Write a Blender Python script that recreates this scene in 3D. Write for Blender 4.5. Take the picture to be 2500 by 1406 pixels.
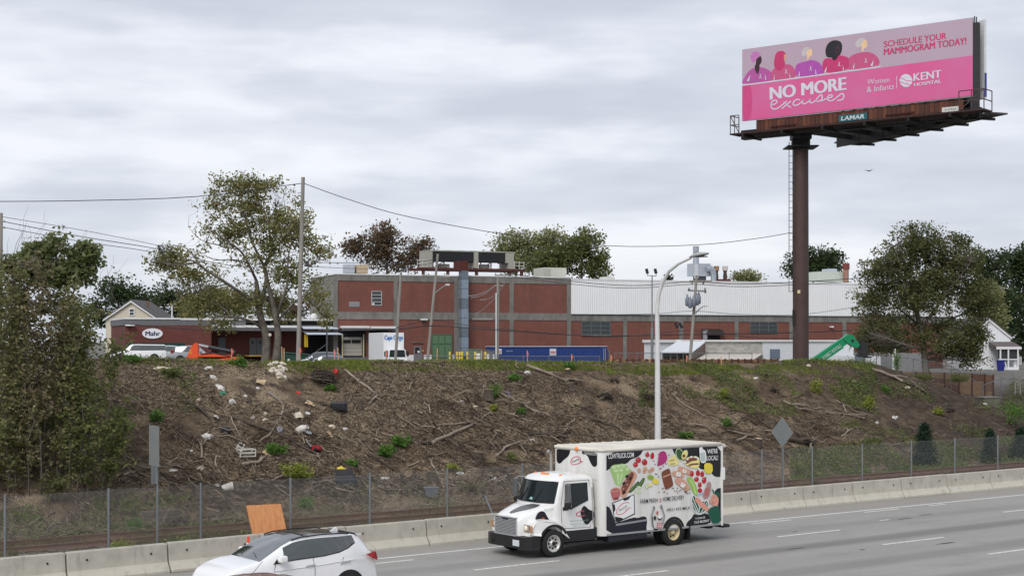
import bpy, bmesh, math, random
import numpy as np
from mathutils import Vector, Matrix

random.seed(7); RNG = np.random.default_rng(11)
PI = math.pi
for _o in list(bpy.data.objects): bpy.data.objects.remove(_o)
SC = bpy.context.scene
COL = SC.collection

# ------------------------------------------------------------------ camera, sky, sun, exposure
F, YH, CH = 3700.0, 835.0, 6.4           # focal length in photo pixels, horizon row, eye height above the road
cam = bpy.data.cameras.new('camera'); camo = bpy.data.objects.new('camera', cam); COL.objects.link(camo)
cam.sensor_width = 36; cam.lens = F/2500*36; cam.shift_y = (YH-703)/2500
cam.clip_start = .5; cam.clip_end = 6000
camo.location = (0, 0, CH); camo.rotation_euler = (PI/2, 0, 0)
SC.camera = camo

SUN_EL, SUN_AZ = math.radians(42), math.radians(200)   # azimuth clockwise from +Y
world = bpy.data.worlds.new('World'); SC.world = world; world.use_nodes = True
def sky():
    nt = world.node_tree; N = nt.nodes; L = nt.links; N.clear()
    out = N.new('ShaderNodeOutputWorld')
    tc = N.new('ShaderNodeTexCoord')
    def layer(sx, sz, scale, detail, lo, hi, off):
        mp = N.new('ShaderNodeMapping'); mp.inputs['Scale'].default_value = (sx, sx, sz); mp.inputs['Location'].default_value = off
        L.new(tc.outputs['Generated'], mp.inputs['Vector'])
        n = N.new('ShaderNodeTexNoise'); n.inputs['Scale'].default_value = scale; n.inputs['Detail'].default_value = detail
        n.inputs['Roughness'].default_value = .52
        L.new(mp.outputs['Vector'], n.inputs['Vector'])
        r = N.new('ShaderNodeMapRange'); r.interpolation_type = 'SMOOTHSTEP'
        r.inputs['From Min'].default_value = lo; r.inputs['From Max'].default_value = hi
        L.new(n.outputs['Fac'], r.inputs['Value']); return r.outputs['Result']
    a = layer(1.0, 6.0, 3.0, 4, .36, .64, (3.1, .4, 2.7))
    b = layer(1.0, 4.0, 9.0, 5, .33, .67, (1.3, 7.4, 5.2))
    m = N.new('ShaderNodeMix'); m.data_type = 'FLOAT'; m.inputs[0].default_value = .36
    L.new(a, m.inputs[2]); L.new(b, m.inputs[3])
    cr = N.new('ShaderNodeValToRGB'); e = cr.color_ramp.elements
    e[0].position = .10; e[0].color = (.572, .607, .688, 1)
    e[1].position = .95; e[1].color = (.855, .87, .925, 1)
    k = cr.color_ramp.elements.new(.5); k.color = (.662, .695, .77, 1)
    L.new(m.outputs[0], cr.inputs['Fac'])
    bg = N.new('ShaderNodeBackground'); bg.inputs['Strength'].default_value = .765
    L.new(cr.outputs['Color'], bg.inputs['Color'])
    st = N.new('ShaderNodeTexSky'); st.sky_type = 'NISHITA'; st.sun_disc = False
    st.sun_elevation = SUN_EL; st.sun_rotation = SUN_AZ
    b2 = N.new('ShaderNodeBackground'); b2.inputs['Strength'].default_value = .1
    L.new(st.outputs['Color'], b2.inputs['Color'])
    mx = N.new('ShaderNodeMixShader'); mx.inputs[0].default_value = .07
    L.new(bg.outputs[0], mx.inputs[1]); L.new(b2.outputs[0], mx.inputs[2])
    L.new(mx.outputs[0], out.inputs['Surface'])
sky()
sun = bpy.data.lights.new('sun', 'SUN'); suno = bpy.data.objects.new('sun', sun); COL.objects.link(suno)
sun.energy = 1.5; sun.angle = math.radians(28); sun.color = (1, .97, .93)
_sd = Vector((math.sin(SUN_AZ)*math.cos(SUN_EL), math.cos(SUN_AZ)*math.cos(SUN_EL), math.sin(SUN_EL)))
suno.rotation_euler = _sd.to_track_quat('Z', 'Y').to_euler(); suno.location = (0, 0, 60)
SC.view_settings.view_transform = 'Standard'; SC.view_settings.look = 'None'
SC.view_settings.exposure = 0.5; SC.view_settings.gamma = 1; SC.view_settings.use_curve_mapping = False
SC.cycles.max_bounces = 6; SC.cycles.transparent_max_bounces = 8; SC.cycles.diffuse_bounces = 3
SC.cycles.use_denoising = True

# ------------------------------------------------------------------ frames
ANG = math.atan2(.59477883, .80388938)    # the road's direction
D = np.array([.80388938, .59477883]); NN = np.array([-.59477883, .80388938])
def st(s, t): return (s*D[0]+t*NN[0], s*D[1]+t*NN[1])
def W(px, py, Y): return Vector(((px-1250)/F*Y, Y, CH-(py-YH)/F*Y))
def s_at(px, t):
    tx = (px-1250)/F; Y = t/(NN[0]*tx+NN[1]); return Y*(tx*D[0]+D[1])
def Y_at(px, t):
    tx = (px-1250)/F; return t/(NN[0]*tx+NN[1])

# ------------------------------------------------------------------ materials
MATS = {}
def new_mat(name):
    m = bpy.data.materials.new(name); m.use_nodes = True
    nt = m.node_tree; b = nt.nodes['Principled BSDF']
    MATS[name] = m
    return m, nt.nodes, nt.links, b
def setv(b, **k):
    for a, v in k.items():
        b.inputs[a.replace('_', ' ')].default_value = v
def noise(N, L, scale=5., detail=5., rough=.6, vec=None, coord='Object', stretch=None):
    n = N.new('ShaderNodeTexNoise'); n.inputs['Scale'].default_value = scale; n.inputs['Detail'].default_value = detail
    n.inputs['Roughness'].default_value = rough
    if vec is None:
        t = N.new('ShaderNodeTexCoord'); vec = t.outputs[coord]
    if stretch:
        mp = N.new('ShaderNodeMapping'); mp.inputs['Scale'].default_value = stretch
        L.new(vec, mp.inputs['Vector']); vec = mp.outputs['Vector']
    L.new(vec, n.inputs['Vector']); return n.outputs['Fac']
def rng(N, L, val, lo, hi, a=0., b=1.):
    r = N.new('ShaderNodeMapRange'); r.inputs['From Min'].default_value = lo; r.inputs['From Max'].default_value = hi
    r.inputs['To Min'].default_value = a; r.inputs['To Max'].default_value = b
    L.new(val, r.inputs['Value']); return r.outputs['Result']
def mixc(N, L, fac, a, b, mode='MIX'):
    m = N.new('ShaderNodeMix'); m.data_type = 'RGBA'; m.blend_type = mode
    for sock, v in ((m.inputs[0], fac), (m.inputs[6], a), (m.inputs[7], b)):
        if isinstance(v, (tuple, list)): sock.default_value = (*v[:3], 1)
        elif isinstance(v, (int, float)): sock.default_value = v
        else: L.new(v, sock)
    return m.outputs[2]
def bump(N, L, b, h, strength=.3, dist=.02):
    n = N.new('ShaderNodeBump'); n.inputs['Strength'].default_value = strength; n.inputs['Distance'].default_value = dist
    L.new(h, n.inputs['Height']); L.new(n.outputs[0], b.inputs['Normal'])
def mat(name, col, rough=.6, metal=0., var=.25, scale=3., col2=None, bmp=0., coat=0., detail=5., stretch=None, spec=.4):
    """a plain material whose colour wanders between col and col2 with fine grain"""
    if name in MATS: return MATS[name]
    m, N, L, b = new_mat(name)
    setv(b, Roughness=rough, Metallic=metal, Coat_Weight=coat, Specular_IOR_Level=spec)
    if coat: setv(b, Coat_Roughness=.06)
    if col2 is None: col2 = tuple(c*(1-var) for c in col)
    f = rng(N, L, noise(N, L, scale, detail, stretch=stretch), .3, .7)
    c = mixc(N, L, f, col, col2)
    L.new(c, b.inputs['Base Color'])
    if bmp: bump(N, L, b, noise(N, L, scale*8, 4), bmp)
    return m
def leaf_mat(name, cols, trans=.35, patch=None):
    """leaves: every leaf its own tone out of cols"""
    m, N, L, b = new_mat(name)
    g = N.new('ShaderNodeNewGeometry')
    cr = N.new('ShaderNodeValToRGB'); cr.color_ramp.interpolation = 'LINEAR'
    el = cr.color_ramp.elements
    while len(el) < len(cols): el.new(.5)
    for i, c in enumerate(cols): el[i].position = i/(len(cols)-1); el[i].color = (*c, 1)
    L.new(g.outputs['Random Per Island'], cr.inputs['Fac'])
    n = noise(N, L, .45, 2)
    c = mixc(N, L, rng(N, L, n, .35, .65, 0, .55), cr.outputs['Color'], patch or tuple(x*.6 for x in cols[0]))
    L.new(c, b.inputs['Base Color']); setv(b, Roughness=.6, Specular_IOR_Level=.25)
    t = N.new('ShaderNodeBsdfTranslucent'); L.new(c, t.inputs['Color'])
    mx = N.new('ShaderNodeMixShader'); mx.inputs[0].default_value = trans
    L.new(b.outputs[0], mx.inputs[1]); L.new(t.outputs[0], mx.inputs[2])
    L.new(mx.outputs[0], N['Material Output'].inputs['Surface'])
    return m
def bits_mat(name, cols, rough=.85):
    m, N, L, b = new_mat(name)
    g = N.new('ShaderNodeNewGeometry'); cr = N.new('ShaderNodeValToRGB'); el = cr.color_ramp.elements
    while len(el) < len(cols): el.new(.5)
    for i, c in enumerate(cols): el[i].position = i/(len(cols)-1); el[i].color = (*c, 1)
    L.new(g.outputs['Random Per Island'], cr.inputs['Fac']); L.new(cr.outputs['Color'], b.inputs['Base Color'])
    setv(b, Roughness=rough, Specular_IOR_Level=.2)
    return m

# ------------------------------------------------------------------ mesh building
def link_mesh(name, me, mats, parent=None, loc=None, rotz=None):
    for m in mats: me.materials.append(m)
    o = bpy.data.objects.new(name, me); COL.objects.link(o)
    if parent is not None: o.parent = parent
    if loc is not None: o.location = loc
    if rotz is not None: o.rotation_euler = (0, 0, rotz)
    return o
class MB:
    """collects shapes; build() links them as one mesh object"""
    def __init__(s): s.v = []; s.f = []; s.m = []; s.sm = []; s.cur = 0; s.smooth = False; s.X = Matrix.Identity(4)
    def add(s, verts, faces, smooth=None):
        n = len(s.v); X = s.X
        s.v += [tuple(X @ Vector(p)) for p in verts]
        for f in faces: s.f.append(tuple(n+i for i in f)); s.m.append(s.cur); s.sm.append(s.smooth if smooth is None else smooth)
    def box(s, x0, x1, y0, y1, z0, z1, bev=0.):
        if bev <= 0:
            v = [(x, y, z) for z in (z0, z1) for y in (y0, y1) for x in (x0, x1)]
            s.add(v, [(0, 2, 3, 1), (4, 5, 7, 6), (0, 1, 5, 4), (2, 6, 7, 3), (0, 4, 6, 2), (1, 3, 7, 5)]); return s
        bm = bmesh.new(); bmesh.ops.create_cube(bm, size=1)
        for q in bm.verts: q.co = ((x0+x1)/2+q.co.x*(x1-x0), (y0+y1)/2+q.co.y*(y1-y0), (z0+z1)/2+q.co.z*(z1-z0))
        bmesh.ops.bevel(bm, geom=bm.edges[:], offset=bev, segments=2, affect='EDGES', profile=.6)
        s.addbm(bm); return s
    def addbm(s, bm, smooth=None):
        bm.verts.index_update(); s.add([q.co[:] for q in bm.verts], [[q.index for q in f.verts] for f in bm.faces], smooth); bm.free()
    def bar(s, a, b, w, h=None, up=(0, 0, 1)):
        """a rectangular bar from a to b"""
        a, b = Vector(a), Vector(b); h = h or w; d = (b-a).normalized(); u = Vector(up)
        if abs(d.dot(u)) > .95: u = Vector((1, 0, 0))
        x = d.cross(u).normalized()*w/2; y = x.cross(d).normalized()*h/2
        s.add([a-x-y, a+x-y, a+x+y, a-x+y, b-x-y, b+x-y, b+x+y, b-x+y], [(3, 2, 1, 0), (4, 5, 6, 7), (0, 1, 5, 4), (1, 2, 6, 5), (2, 3, 7, 6), (3, 0, 4, 7)]); return s
    def tube(s, pts, rad, n=8, cap=True, smooth=True):
        pts = [Vector(p) for p in pts]; m = len(pts)
        if not hasattr(rad, '__len__'): rad = [rad]*m
        vs = []; fs = []; ref = None
        for i, p in enumerate(pts):
            d = (pts[min(i+1, m-1)]-pts[max(i-1, 0)]).normalized()
            if ref is None:
                ref = Vector((0, 0, 1)) if abs(d.z) < .9 else Vector((1, 0, 0))
            x = d.cross(ref)
            if x.length < 1e-4: x = d.cross(Vector((0, 1, .3)))
            x.normalize(); y = x.cross(d).normalized(); ref = y
            for k in range(n):
                a = 2*PI*k/n; vs.append(p+(x*math.cos(a)+y*math.sin(a))*rad[i])
        for i in range(m-1):
            for k in range(n):
                k2 = (k+1) % n; fs.append((i*n+k, i*n+k2, i*n+n+k2, i*n+n+k))
        s.add(vs, fs, smooth)
        if cap: s.add(vs[:n], [tuple(range(n))], False); s.add(vs[-n:], [tuple(range(n-1, -1, -1))], False)
        return s
    def poly(s, pts, smooth=False): s.add(pts, [tuple(range(len(pts)))], smooth); return s
    def prism(s, pts2, a0, a1, axis='y'):
        """a 2D outline swept along an axis: axis y: pts are (x,z); z: (x,y); x: (y,z)"""
        def mk(p, a): return {'y': (p[0], a, p[1]), 'z': (p[0], p[1], a), 'x': (a, p[0], p[1])}[axis]
        n = len(pts2); v = [mk(p, a0) for p in pts2]+[mk(p, a1) for p in pts2]
        s.add(v, [tuple(range(n-1, -1, -1)), tuple(range(n, 2*n))]+[(i, (i+1) % n, n+(i+1) % n, n+i) for i in range(n)]); return s
    def lathe(s, prof, n=20, c=(0, 0, 0), axis='z', smooth=True, cap=True):
        vs = []; m = len(prof)
        for r, h in prof:
            for k in range(n):
                a = 2*PI*k/n; x, y = r*math.cos(a), r*math.sin(a)
                p = {'z': (x, y, h), 'y': (x, h, y), 'x': (h, x, y)}[axis]
                vs.append((c[0]+p[0], c[1]+p[1], c[2]+p[2]))
        fs = [(i*n+k, i*n+(k+1) % n, i*n+n+(k+1) % n, i*n+n+k) for i in range(m-1) for k in range(n)]
        s.add(vs, fs, smooth)
        if cap: s.add(vs[:n], [tuple(range(n))], False); s.add(vs[-n:], [tuple(range(n))], False)
        return s
    def grid(s, P, smooth=True, wrap=False):
        """P: rows of points"""
        r, c = len(P), len(P[0]); vs = [p for row in P for p in row]
        fs = [(i*c+j, i*c+(j+1) % c, i*c+c+(j+1) % c, i*c+c+j) for i in range(r-1) for j in range(c if wrap else c-1)]
        s.add(vs, fs, smooth); return s
    def mesh(s, name):
        me = bpy.data.meshes.new(name); me.from_pydata(s.v, [], s.f)
        if s.m:
            me.polygons.foreach_set('material_index', s.m); me.polygons.foreach_set('use_smooth', s.sm)
        me.update(); return me
    def build(s, name, mats, parent=None, loc=None, rotz=None, fix=True):
        if not isinstance(mats, (list, tuple)): mats = [mats]
        me = s.mesh(name)
        if fix:
            bm = bmesh.new(); bm.from_mesh(me); bmesh.ops.recalc_face_normals(bm, faces=bm.faces[:]); bm.to_mesh(me); bm.free()
        return link_mesh(name, me, mats, parent, loc, rotz)
def fast_mesh(name, verts, faces):
    """numpy mesh; faces (M,k)"""
    me = bpy.data.meshes.new(name); M, k = faces.shape
    me.vertices.add(len(verts)); me.vertices.foreach_set('co', np.asarray(verts, np.float32).ravel())
    me.loops.add(M*k); me.loops.foreach_set('vertex_index', faces.astype(np.int32).ravel())
    me.polygons.add(M); me.polygons.foreach_set('loop_start', np.arange(0, M*k, k, dtype=np.int32))
    me.update(calc_edges=True); me.validate(); return me
def tag(o, label=None, cat=None, group=None, kind=None):
    if label: o['label'] = label
    if cat: o['category'] = cat
    if group: o['group'] = group
    if kind: o['kind'] = kind
    return o
def thing(name, label, cat, loc=(0, 0, 0), rotz=0., group=None):
    o = bpy.data.objects.new(name, None); COL.objects.link(o); o.empty_display_size = .2
    o.location = loc; o.rotation_euler = (0, 0, rotz)
    return tag(o, label, cat, group)
def copy_tree(o, parent=None):
    c = o.copy(); COL.objects.link(c); c.parent = parent
    for ch in [x for x in bpy.data.objects if x.parent == o]: copy_tree(ch, c)
    return c
def text_mesh(body, size, shear=0., extrude=.0, offset=0., spacing=1., align='LEFT', word=1.):
    cu = bpy.data.curves.new('lettering', 'FONT'); cu.body = body; cu.size = size; cu.shear = shear; cu.extrude = extrude
    cu.offset = offset; cu.space_character = spacing; cu.align_x = align; cu.resolution_u = 3; cu.space_word = word
    o = bpy.data.objects.new('lettering', cu); COL.objects.link(o)
    dg = bpy.context.evaluated_depsgraph_get(); dg.update()
    me = bpy.data.meshes.new_from_object(o.evaluated_get(dg))
    bpy.data.objects.remove(o); bpy.data.curves.remove(cu)
    return me
def fat_text(mb, body, x0, x1, z0, z1, place, fat, **k):
    for i, d in enumerate((0, -fat, fat)): fit_text(mb, body, x0+d, x1+d, z0, z1, (lambda a, z, i=i: Vector(place(a, z))+Vector((0, -.002*i, 0))), **k)
def fit_text(mb, body, x0, x1, z0, z1, place, **k):
    """letters scaled into the box x0..x1, z0..z1; place(x, z) gives the 3D point"""
    me = text_mesh(body, 1., **k)
    P = np.array([v.co[:] for v in me.vertices])
    lo, hi = P.min(0), P.max(0)
    Q = [place(x0+(p[0]-lo[0])/(hi[0]-lo[0])*(x1-x0), z0+(p[1]-lo[1])/(hi[1]-lo[1])*(z1-z0)) for p in P]
    mb.add(Q, [list(p.vertices) for p in me.polygons]); bpy.data.meshes.remove(me)

# ------------------------------------------------------------------ the lie of the land
def _hash(i, j, sd): 
    v = np.sin(i*127.1+j*311.7+sd*74.7)*43758.5453; return v-np.floor(v)
def vnoise(x, y, sd=0):
    xi, yi = np.floor(x), np.floor(y); fx, fy = x-xi, y-yi
    fx = fx*fx*(3-2*fx); fy = fy*fy*(3-2*fy)
    a, b, c, d = _hash(xi, yi, sd), _hash(xi+1, yi, sd), _hash(xi, yi+1, sd), _hash(xi+1, yi+1, sd)
    return (a+(b-a)*fx)*(1-fy)+(c+(d-c)*fx)*fy-.5
TOE, CREST = 48.8, 59.5
YARD = 3.7
_cp = [(-900, 866), (-300, 872), (280, 878), (620, 883), (900, 886), (1200, 883), (1480, 888), (1900, 886), (2000, 879), (2100, 881), (2150, 890), (2200, 907), (2250, 927),
       (2320, 956), (2400, 990), (2450, 1008), (2600, 1050), (2900, 1070)]
CR_S = np.array([s_at(a, CREST) for a, b in _cp]); CR_Z = np.array([CH-(b-YH)/F*Y_at(a, CREST) for a, b in _cp])
def sstep(a, b, x):
    k = np.clip((x-a)/(b-a), 0, 1); return k*k*(3-2*k)
def H(s, t):
    s = np.asarray(s, float); t = np.asarray(t, float)
    zc = np.interp(s, CR_S, CR_Z)
    zb = .12
    p = np.clip((t-TOE)/(CREST-TOE), 0, 1)
    g = p**.92; g = g*(1-.12*np.sin(PI*p))+.12*np.sin(PI*p)*sstep(0, 1, p)
    h = zb+(zc-zb)*g
    amp = sstep(TOE, TOE+2, t)*(1-.82*sstep(CREST-2.2, CREST-.3, t))
    h = h+amp*(.55*vnoise(s*.28, t*.28, 1)+.34*vnoise(s*.8, t*.8, 2)+.2*vnoise(s*2.1, t*2.1, 3)+.1*vnoise(s*5, t*5, 4))
    # the pit under the torn-up roots near the crest
    h = h-.75*np.exp(-(((s-PIT[0])/1.5)**2+((t-PIT[1])/.9)**2))
    yd = np.interp(s*D[0]+t*NN[0], [-42, -30, -14, -8], [4.45, 4.4, 3.9, YARD])
    h = np.where(t > CREST, h+(yd-h)*sstep(CREST+1.2, CREST+9, t), h)
    h = np.where(t < 45.6, -.03+.13*sstep(40.8, 45.5, t)+.05*vnoise(s*.9, t*.9, 6)*sstep(41.2, 43, t), h)
    k = (t >= 45.6) & (t < TOE)
    h = np.where(k, .10+.05*vnoise(s*1.3, t*1.3, 7)+.03*vnoise(s*4, t*4, 8), h)
    return h
PIT = (s_at(800, 57.6), 57.6)
def HXY(x, y):
    x = np.asarray(x, float); y = np.asarray(y, float)
    return H(x*D[0]+y*D[1], x*NN[0]+y*NN[1])
def hill(px, py, y0=46., y1=130.):
    """where the ray through a photo pixel meets the bank"""
    Y = np.arange(y0, y1, .05); X = (px-1250)/F*Y; Z = CH-(py-YH)/F*Y
    h = HXY(X, Y); k = np.argmax(Z <= h) if (Z <= h).any() else len(Y)-1
    return Vector((X[k], Y[k], float(h[k])))
def hill_normal(x, y):
    e = .25; a = float(HXY(x+e, y)-HXY(x-e, y))/(2*e); b = float(HXY(x, y+e)-HXY(x, y-e))/(2*e)
    return Vector((-a, -b, 1)).normalized()

def land_mat():
    m, N, L, b = new_mat('earth')
    g = N.new('ShaderNodeTexCoord'); V = g.outputs['Object']
    n1 = noise(N, L, .35, 4, vec=V); n2 = noise(N, L, 2.2, 6, .7, vec=V); n3 = noise(N, L, 14, 5, .7, vec=V)
    soil = mixc(N, L, rng(N, L, n2, .35, .65), (.074, .052, .036), (.15, .106, .07))
    chip = mixc(N, L, rng(N, L, n3, .42, .6), (.12, .088, .06), (.35, .27, .18))
    c = mixc(N, L, rng(N, L, n1, .42, .58), soil, chip)
    sp = N.new('ShaderNodeSeparateXYZ'); L.new(V, sp.inputs[0])
    # freshly turned dark soil towards the end of the bank, and in patches
    dk = mixc(N, L, rng(N, L, n2, .38, .62), (.034, .025, .019), (.075, .056, .042))
    c = mixc(N, L, rng(N, L, sp.outputs['X'], 56, 68, 0, .9), c, dk)
    c = mixc(N, L, rng(N, L, noise(N, L, .8, 5, .65, vec=V), .50, .60, 0, .9), c, dk)
    # gravel ballast along the rails, packed yard behind the crest
    bal = mixc(N, L, rng(N, L, n3, .4, .62), (.11, .088, .068), (.27, .23, .185))
    k = rng(N, L, sp.outputs['Y'], TOE-.4, TOE+.5)
    c = mixc(N, L, k, bal, c)
    yard = mixc(N, L, rng(N, L, n2, .4, .6), (.13, .125, .115), (.19, .18, .165))
    k2 = rng(N, L, sp.outputs['Y'], CREST+6, CREST+8)
    c = mixc(N, L, k2, c, yard)
    L.new(c, b.inputs['Base Color']); setv(b, Roughness=.95, Specular_IOR_Level=.15)
    bump(N, L, b, n3, .7, .08)
    return m
def build_land():
    S = np.concatenate([[-1500, -600, -250, -120, -60, -30], np.arange(-12, 100, .25), [104, 110, 120, 140, 180, 260, 500, 1200, 2500]])
    T = np.concatenate([[-1500, -500, -150, -50, 0, 20, 34, 39, 40.5], np.arange(41, 48.5, .5), np.arange(48.6, 63, .2), np.arange(63, 76, 1), [80, 90, 110, 140, 200, 320, 600, 1200, 3000]])
    s, t = np.meshgrid(S, T, indexing='ij'); z = H(s, t)
    v = np.stack([s, t, z], -1).reshape(-1, 3); a, b = s.shape
    i = (np.arange(a-1)[:, None]*b+np.arange(b-1)[None]).ravel()
    me = fast_mesh('ground', v, np.stack([i, i+b, i+b+1, i+1], 1))
    me.polygons.foreach_set('use_smooth', np.ones(len(me.polygons), bool))
    tag(link_mesh('ground', me, [land_mat()], rotz=ANG), kind='structure')
build_land()

# ------------------------------------------------------------------ road with its paint
def asphalt():
    m, N, L, b = new_mat('asphalt')
    V = N.new('ShaderNodeTexCoord').outputs['Object']
    n1 = noise(N, L, .25, 4, vec=V, stretch=(.12, 1.6, 1)); n2 = noise(N, L, 45, 4, .8, vec=V); n3 = noise(N, L, 1.2, 5, vec=V, stretch=(.3, 1, 1))
    c = mixc(N, L, rng(N, L, n1, .3, .7), (.272, .262, .244), (.315, .303, .281))
    c = mixc(N, L, rng(N, L, n3, .35, .7, 0, .3), c, (.19, .185, .178))
    sp = N.new('ShaderNodeSeparateXYZ'); L.new(V, sp.inputs[0]); y = sp.outputs['Y']
    def band(c, t, w, amt):
        d = N.new('ShaderNodeMath'); d.operation = 'SUBTRACT'; L.new(y, d.inputs[0]); d.inputs[1].default_value = t
        w2 = N.new('ShaderNodeMath'); w2.operation = 'MULTIPLY_ADD'; L.new(n1, w2.inputs[0]); w2.inputs[1].default_value = .6; L.new(d.outputs[0], w2.inputs[2])
        a = N.new('ShaderNodeMath'); a.operation = 'ABSOLUTE'; L.new(w2.outputs[0], a.inputs[0])
        k = N.new('ShaderNodeMapRange'); k.interpolation_type = 'SMOOTHSTEP'
        k.inputs['From Min'].default_value = w; k.inputs['From Max'].default_value = w*.25; k.inputs['To Max'].default_value = amt
        L.new(a.outputs[0], k.inputs['Value'])
        return mixc(N, L, k.outputs[0], c, (.105, .102, .098))
    c = band(c, 33.0, .8, .66); c = band(c, 29.6, .85, .45); c = band(c, 36.1, .7, .28); c = band(c, 26.2, .8, .4)
    c = mixc(N, L, rng(N, L, noise(N, L, .7, 6, .7, vec=V, stretch=(.5, 1, 1)), .52, .72, 0, .45), c, (.15, .146, .14))
    c = mixc(N, L, rng(N, L, noise(N, L, .16, 3, .5, vec=V, stretch=(1, .25, 1)), .55, .62, 0, .22), c, (.34, .33, .31))
    sh = rng(N, L, y, 38.7, 39.0, 0, .4); c = mixc(N, L, sh, c, (.25, .22, .19))        # gritty shoulder
    c = mixc(N, L, rng(N, L, n2, .35, .65, 0, .25), c, (.36, .35, .335))
    L.new(c, b.inputs['Base Color']); setv(b, Roughness=.85, Specular_IOR_Level=.25); bump(N, L, b, n2, .25, .01)
    return m
road = MB().poly([(-300, -40, 0), (600, -40, 0), (600, 41.2, 0), (-300, 41.2, 0)]).build('road', asphalt(), rotz=ANG)
tag(road, kind='structure')
def paint_mat():
    m, N, L, b = new_mat('road_paint')
    n = noise(N, L, 9, 6, .7)
    L.new(mixc(N, L, rng(N, L, n, .48, .70), (.70, .69, .64), (.30, .29, .27)), b.inputs['Base Color']); setv(b, Roughness=.7); return m
PAINT = paint_mat()
def mark(name, s0, s1, t0, t1=None, w=.13):
    t1 = t0 if t1 is None else t1
    MB().poly([(s0, t0-w/2, .005), (s1, t1-w/2, .005), (s1, t1+w/2, .005), (s0, t0+w/2, .005)]).build(name, PAINT, road)
mark('edge_line', -120, 300, 38.55, 38.1, .14)
for t, ph in ((34.9, 24.5), (31.57, 25.75), (28.25, 26.6), (24.9, 27.9)):
    for k in range(-4, 9): mark('lane_dash', ph+k*12.19, ph+k*12.19+3.05, t, w=.13)
for s0, s1, t in ((21.6, 24.2, 37.6), (38.6, 40.6, 37.95), (44.6, 46.6, 37.98), (48.4, 49.4, 37.98), (43.0, 43.5, 35.9)): mark('old_paint_stroke', s0, s1, t, w=.12)
# dark crack-seal patches in the lanes
tarm = mat('tar', (.035, .034, .033), .6)
for s0, t0, l, w in ((34.6, 32.6, .9, .16), (39.3, 30.6, 1.0, .2), (43.7, 35.75, .9, .14), (45.4, 36.1, .8, .12), (36.4, 31.2, .25, .18), (50.5, 34.3, .8, .14), (38.0, 35.5, .3, .12)):
    MB().poly([(s0, t0, .005), (s0+l*.4, t0-w*.4, .005), (s0+l, t0-w*.2, .005), (s0+l*.9, t0+w*.3, .005), (s0+l*.4, t0+w*.35, .005)]).build('tar_patch', tarm, road)

# ------------------------------------------------------------------ concrete barrier, segment by segment
_bj = [(14.46, 39.55), (17.41, 39.73), (20.4, 39.95), (23.28, 40.07), (26.22, 40.16), (41.0, 40.55), (47.1, 40.7), (55.94, 40.68), (75, 40.75)]
def bar_t(s): return float(np.interp(s, [-20]+[a for a, b in _bj], [38.4]+[b for a, b in _bj]))
def concrete_mat():
    m, N, L, b = new_mat('barrier_concrete')
    V = N.new('ShaderNodeTexCoord').outputs['Object']
    oi = N.new('ShaderNodeObjectInfo')
    ad = N.new('ShaderNodeVectorMath'); ad.operation = 'ADD'; L.new(V, ad.inputs[0])
    cb = N.new('ShaderNodeVectorMath'); cb.operation = 'SCALE'; cb.inputs[0].default_value = (40, 7, 3); L.new(oi.outputs['Random'], cb.inputs['Scale']); L.new(cb.outputs[0], ad.inputs[1]); V2 = ad.outputs[0]
    sp = N.new('ShaderNodeSeparateXYZ'); L.new(V, sp.inputs[0]); z = sp.outputs['Z']
    n1 = noise(N, L, 2.2, 5, vec=V2); n2 = noise(N, L, 5, 6, .7, vec=V2, stretch=(1, 1, .22)); n3 = noise(N, L, 24, 4, .7, vec=V2)
    c = mixc(N, L, rng(N, L, n1, .3, .7), (.46, .435, .375), (.36, .34, .295))
    zz = N.new('ShaderNodeMath'); zz.operation = 'MULTIPLY_ADD'; L.new(n1, zz.inputs[0]); zz.inputs[1].default_value = .35; L.new(z, zz.inputs[2])
    c = mixc(N, L, rng(N, L, zz.outputs[0], .75, .35, 0, .7), c, (.52, .485, .405))       # scrubbed, lighter foot
    c = mixc(N, L, rng(N, L, n2, .54, .72, 0, .55), c, (.20, .19, .17))
    c = mixc(N, L, rng(N, L, n3, .6, .75, 0, .5), c, (.22, .205, .18))
    L.new(c, b.inputs['Base Color']); setv(b, Roughness=.9, Specular_IOR_Level=.2); bump(N, L, b, n3, .25, .01)
    return m
BARC = concrete_mat()
HOLE = mat('drain_black', (.012, .012, .012), .9)
SEG = 2.96
def barrier_mesh():
    p = [(-.29, 0), (-.29, .07), (-.13, .30), (-.085, .78), (-.06, .81), (.06, .81), (.085, .78), (.13, .30), (.29, .07), (.29, 0)]
    mb = MB(); rows = []
    for x in (0, .03, SEG*.25, SEG*.5, SEG*.75, SEG-.075, SEG-.045):
        k = .012 if x in (0, SEG-.045) else 0
        rows.append([(x, q[0]*(1-k*4), q[1]*(1-k) if q[1] > .5 else q[1]) for q in p])
    mb.grid(rows, smooth=False); mb.poly(rows[0]); mb.poly(rows[-1])
    return mb.mesh('concrete_barrier')
bme = barrier_mesh(); bme.materials.append(BARC)
hme = MB().lathe([(.028, -.02), (.028, .0)], 10, axis='y').mesh('drain_hole'); hme.materials.append(HOLE)
for k in range(-9, 26):
    s0 = 14.46+k*SEG; t0, t1 = bar_t(s0), bar_t(s0+SEG)
    o = bpy.data.objects.new('concrete_barrier', bme); COL.objects.link(o)
    x, y = st(s0, t0); o.location = (x, y, random.uniform(-.012, .012)); o.rotation_euler = (0, 0, ANG+math.atan2(t1-t0, SEG)+random.uniform(-.004, .004))
    tag(o, 'pale concrete highway barrier segment with scuffed foot, one of the row edging the road', 'barrier', 'concrete barrier segments along the road')
    for hx in (.55, 2.42):
        h = bpy.data.objects.new('lifting_hole', hme); COL.objects.link(h); h.parent = o; h.location = (hx, -.108, .565)

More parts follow.
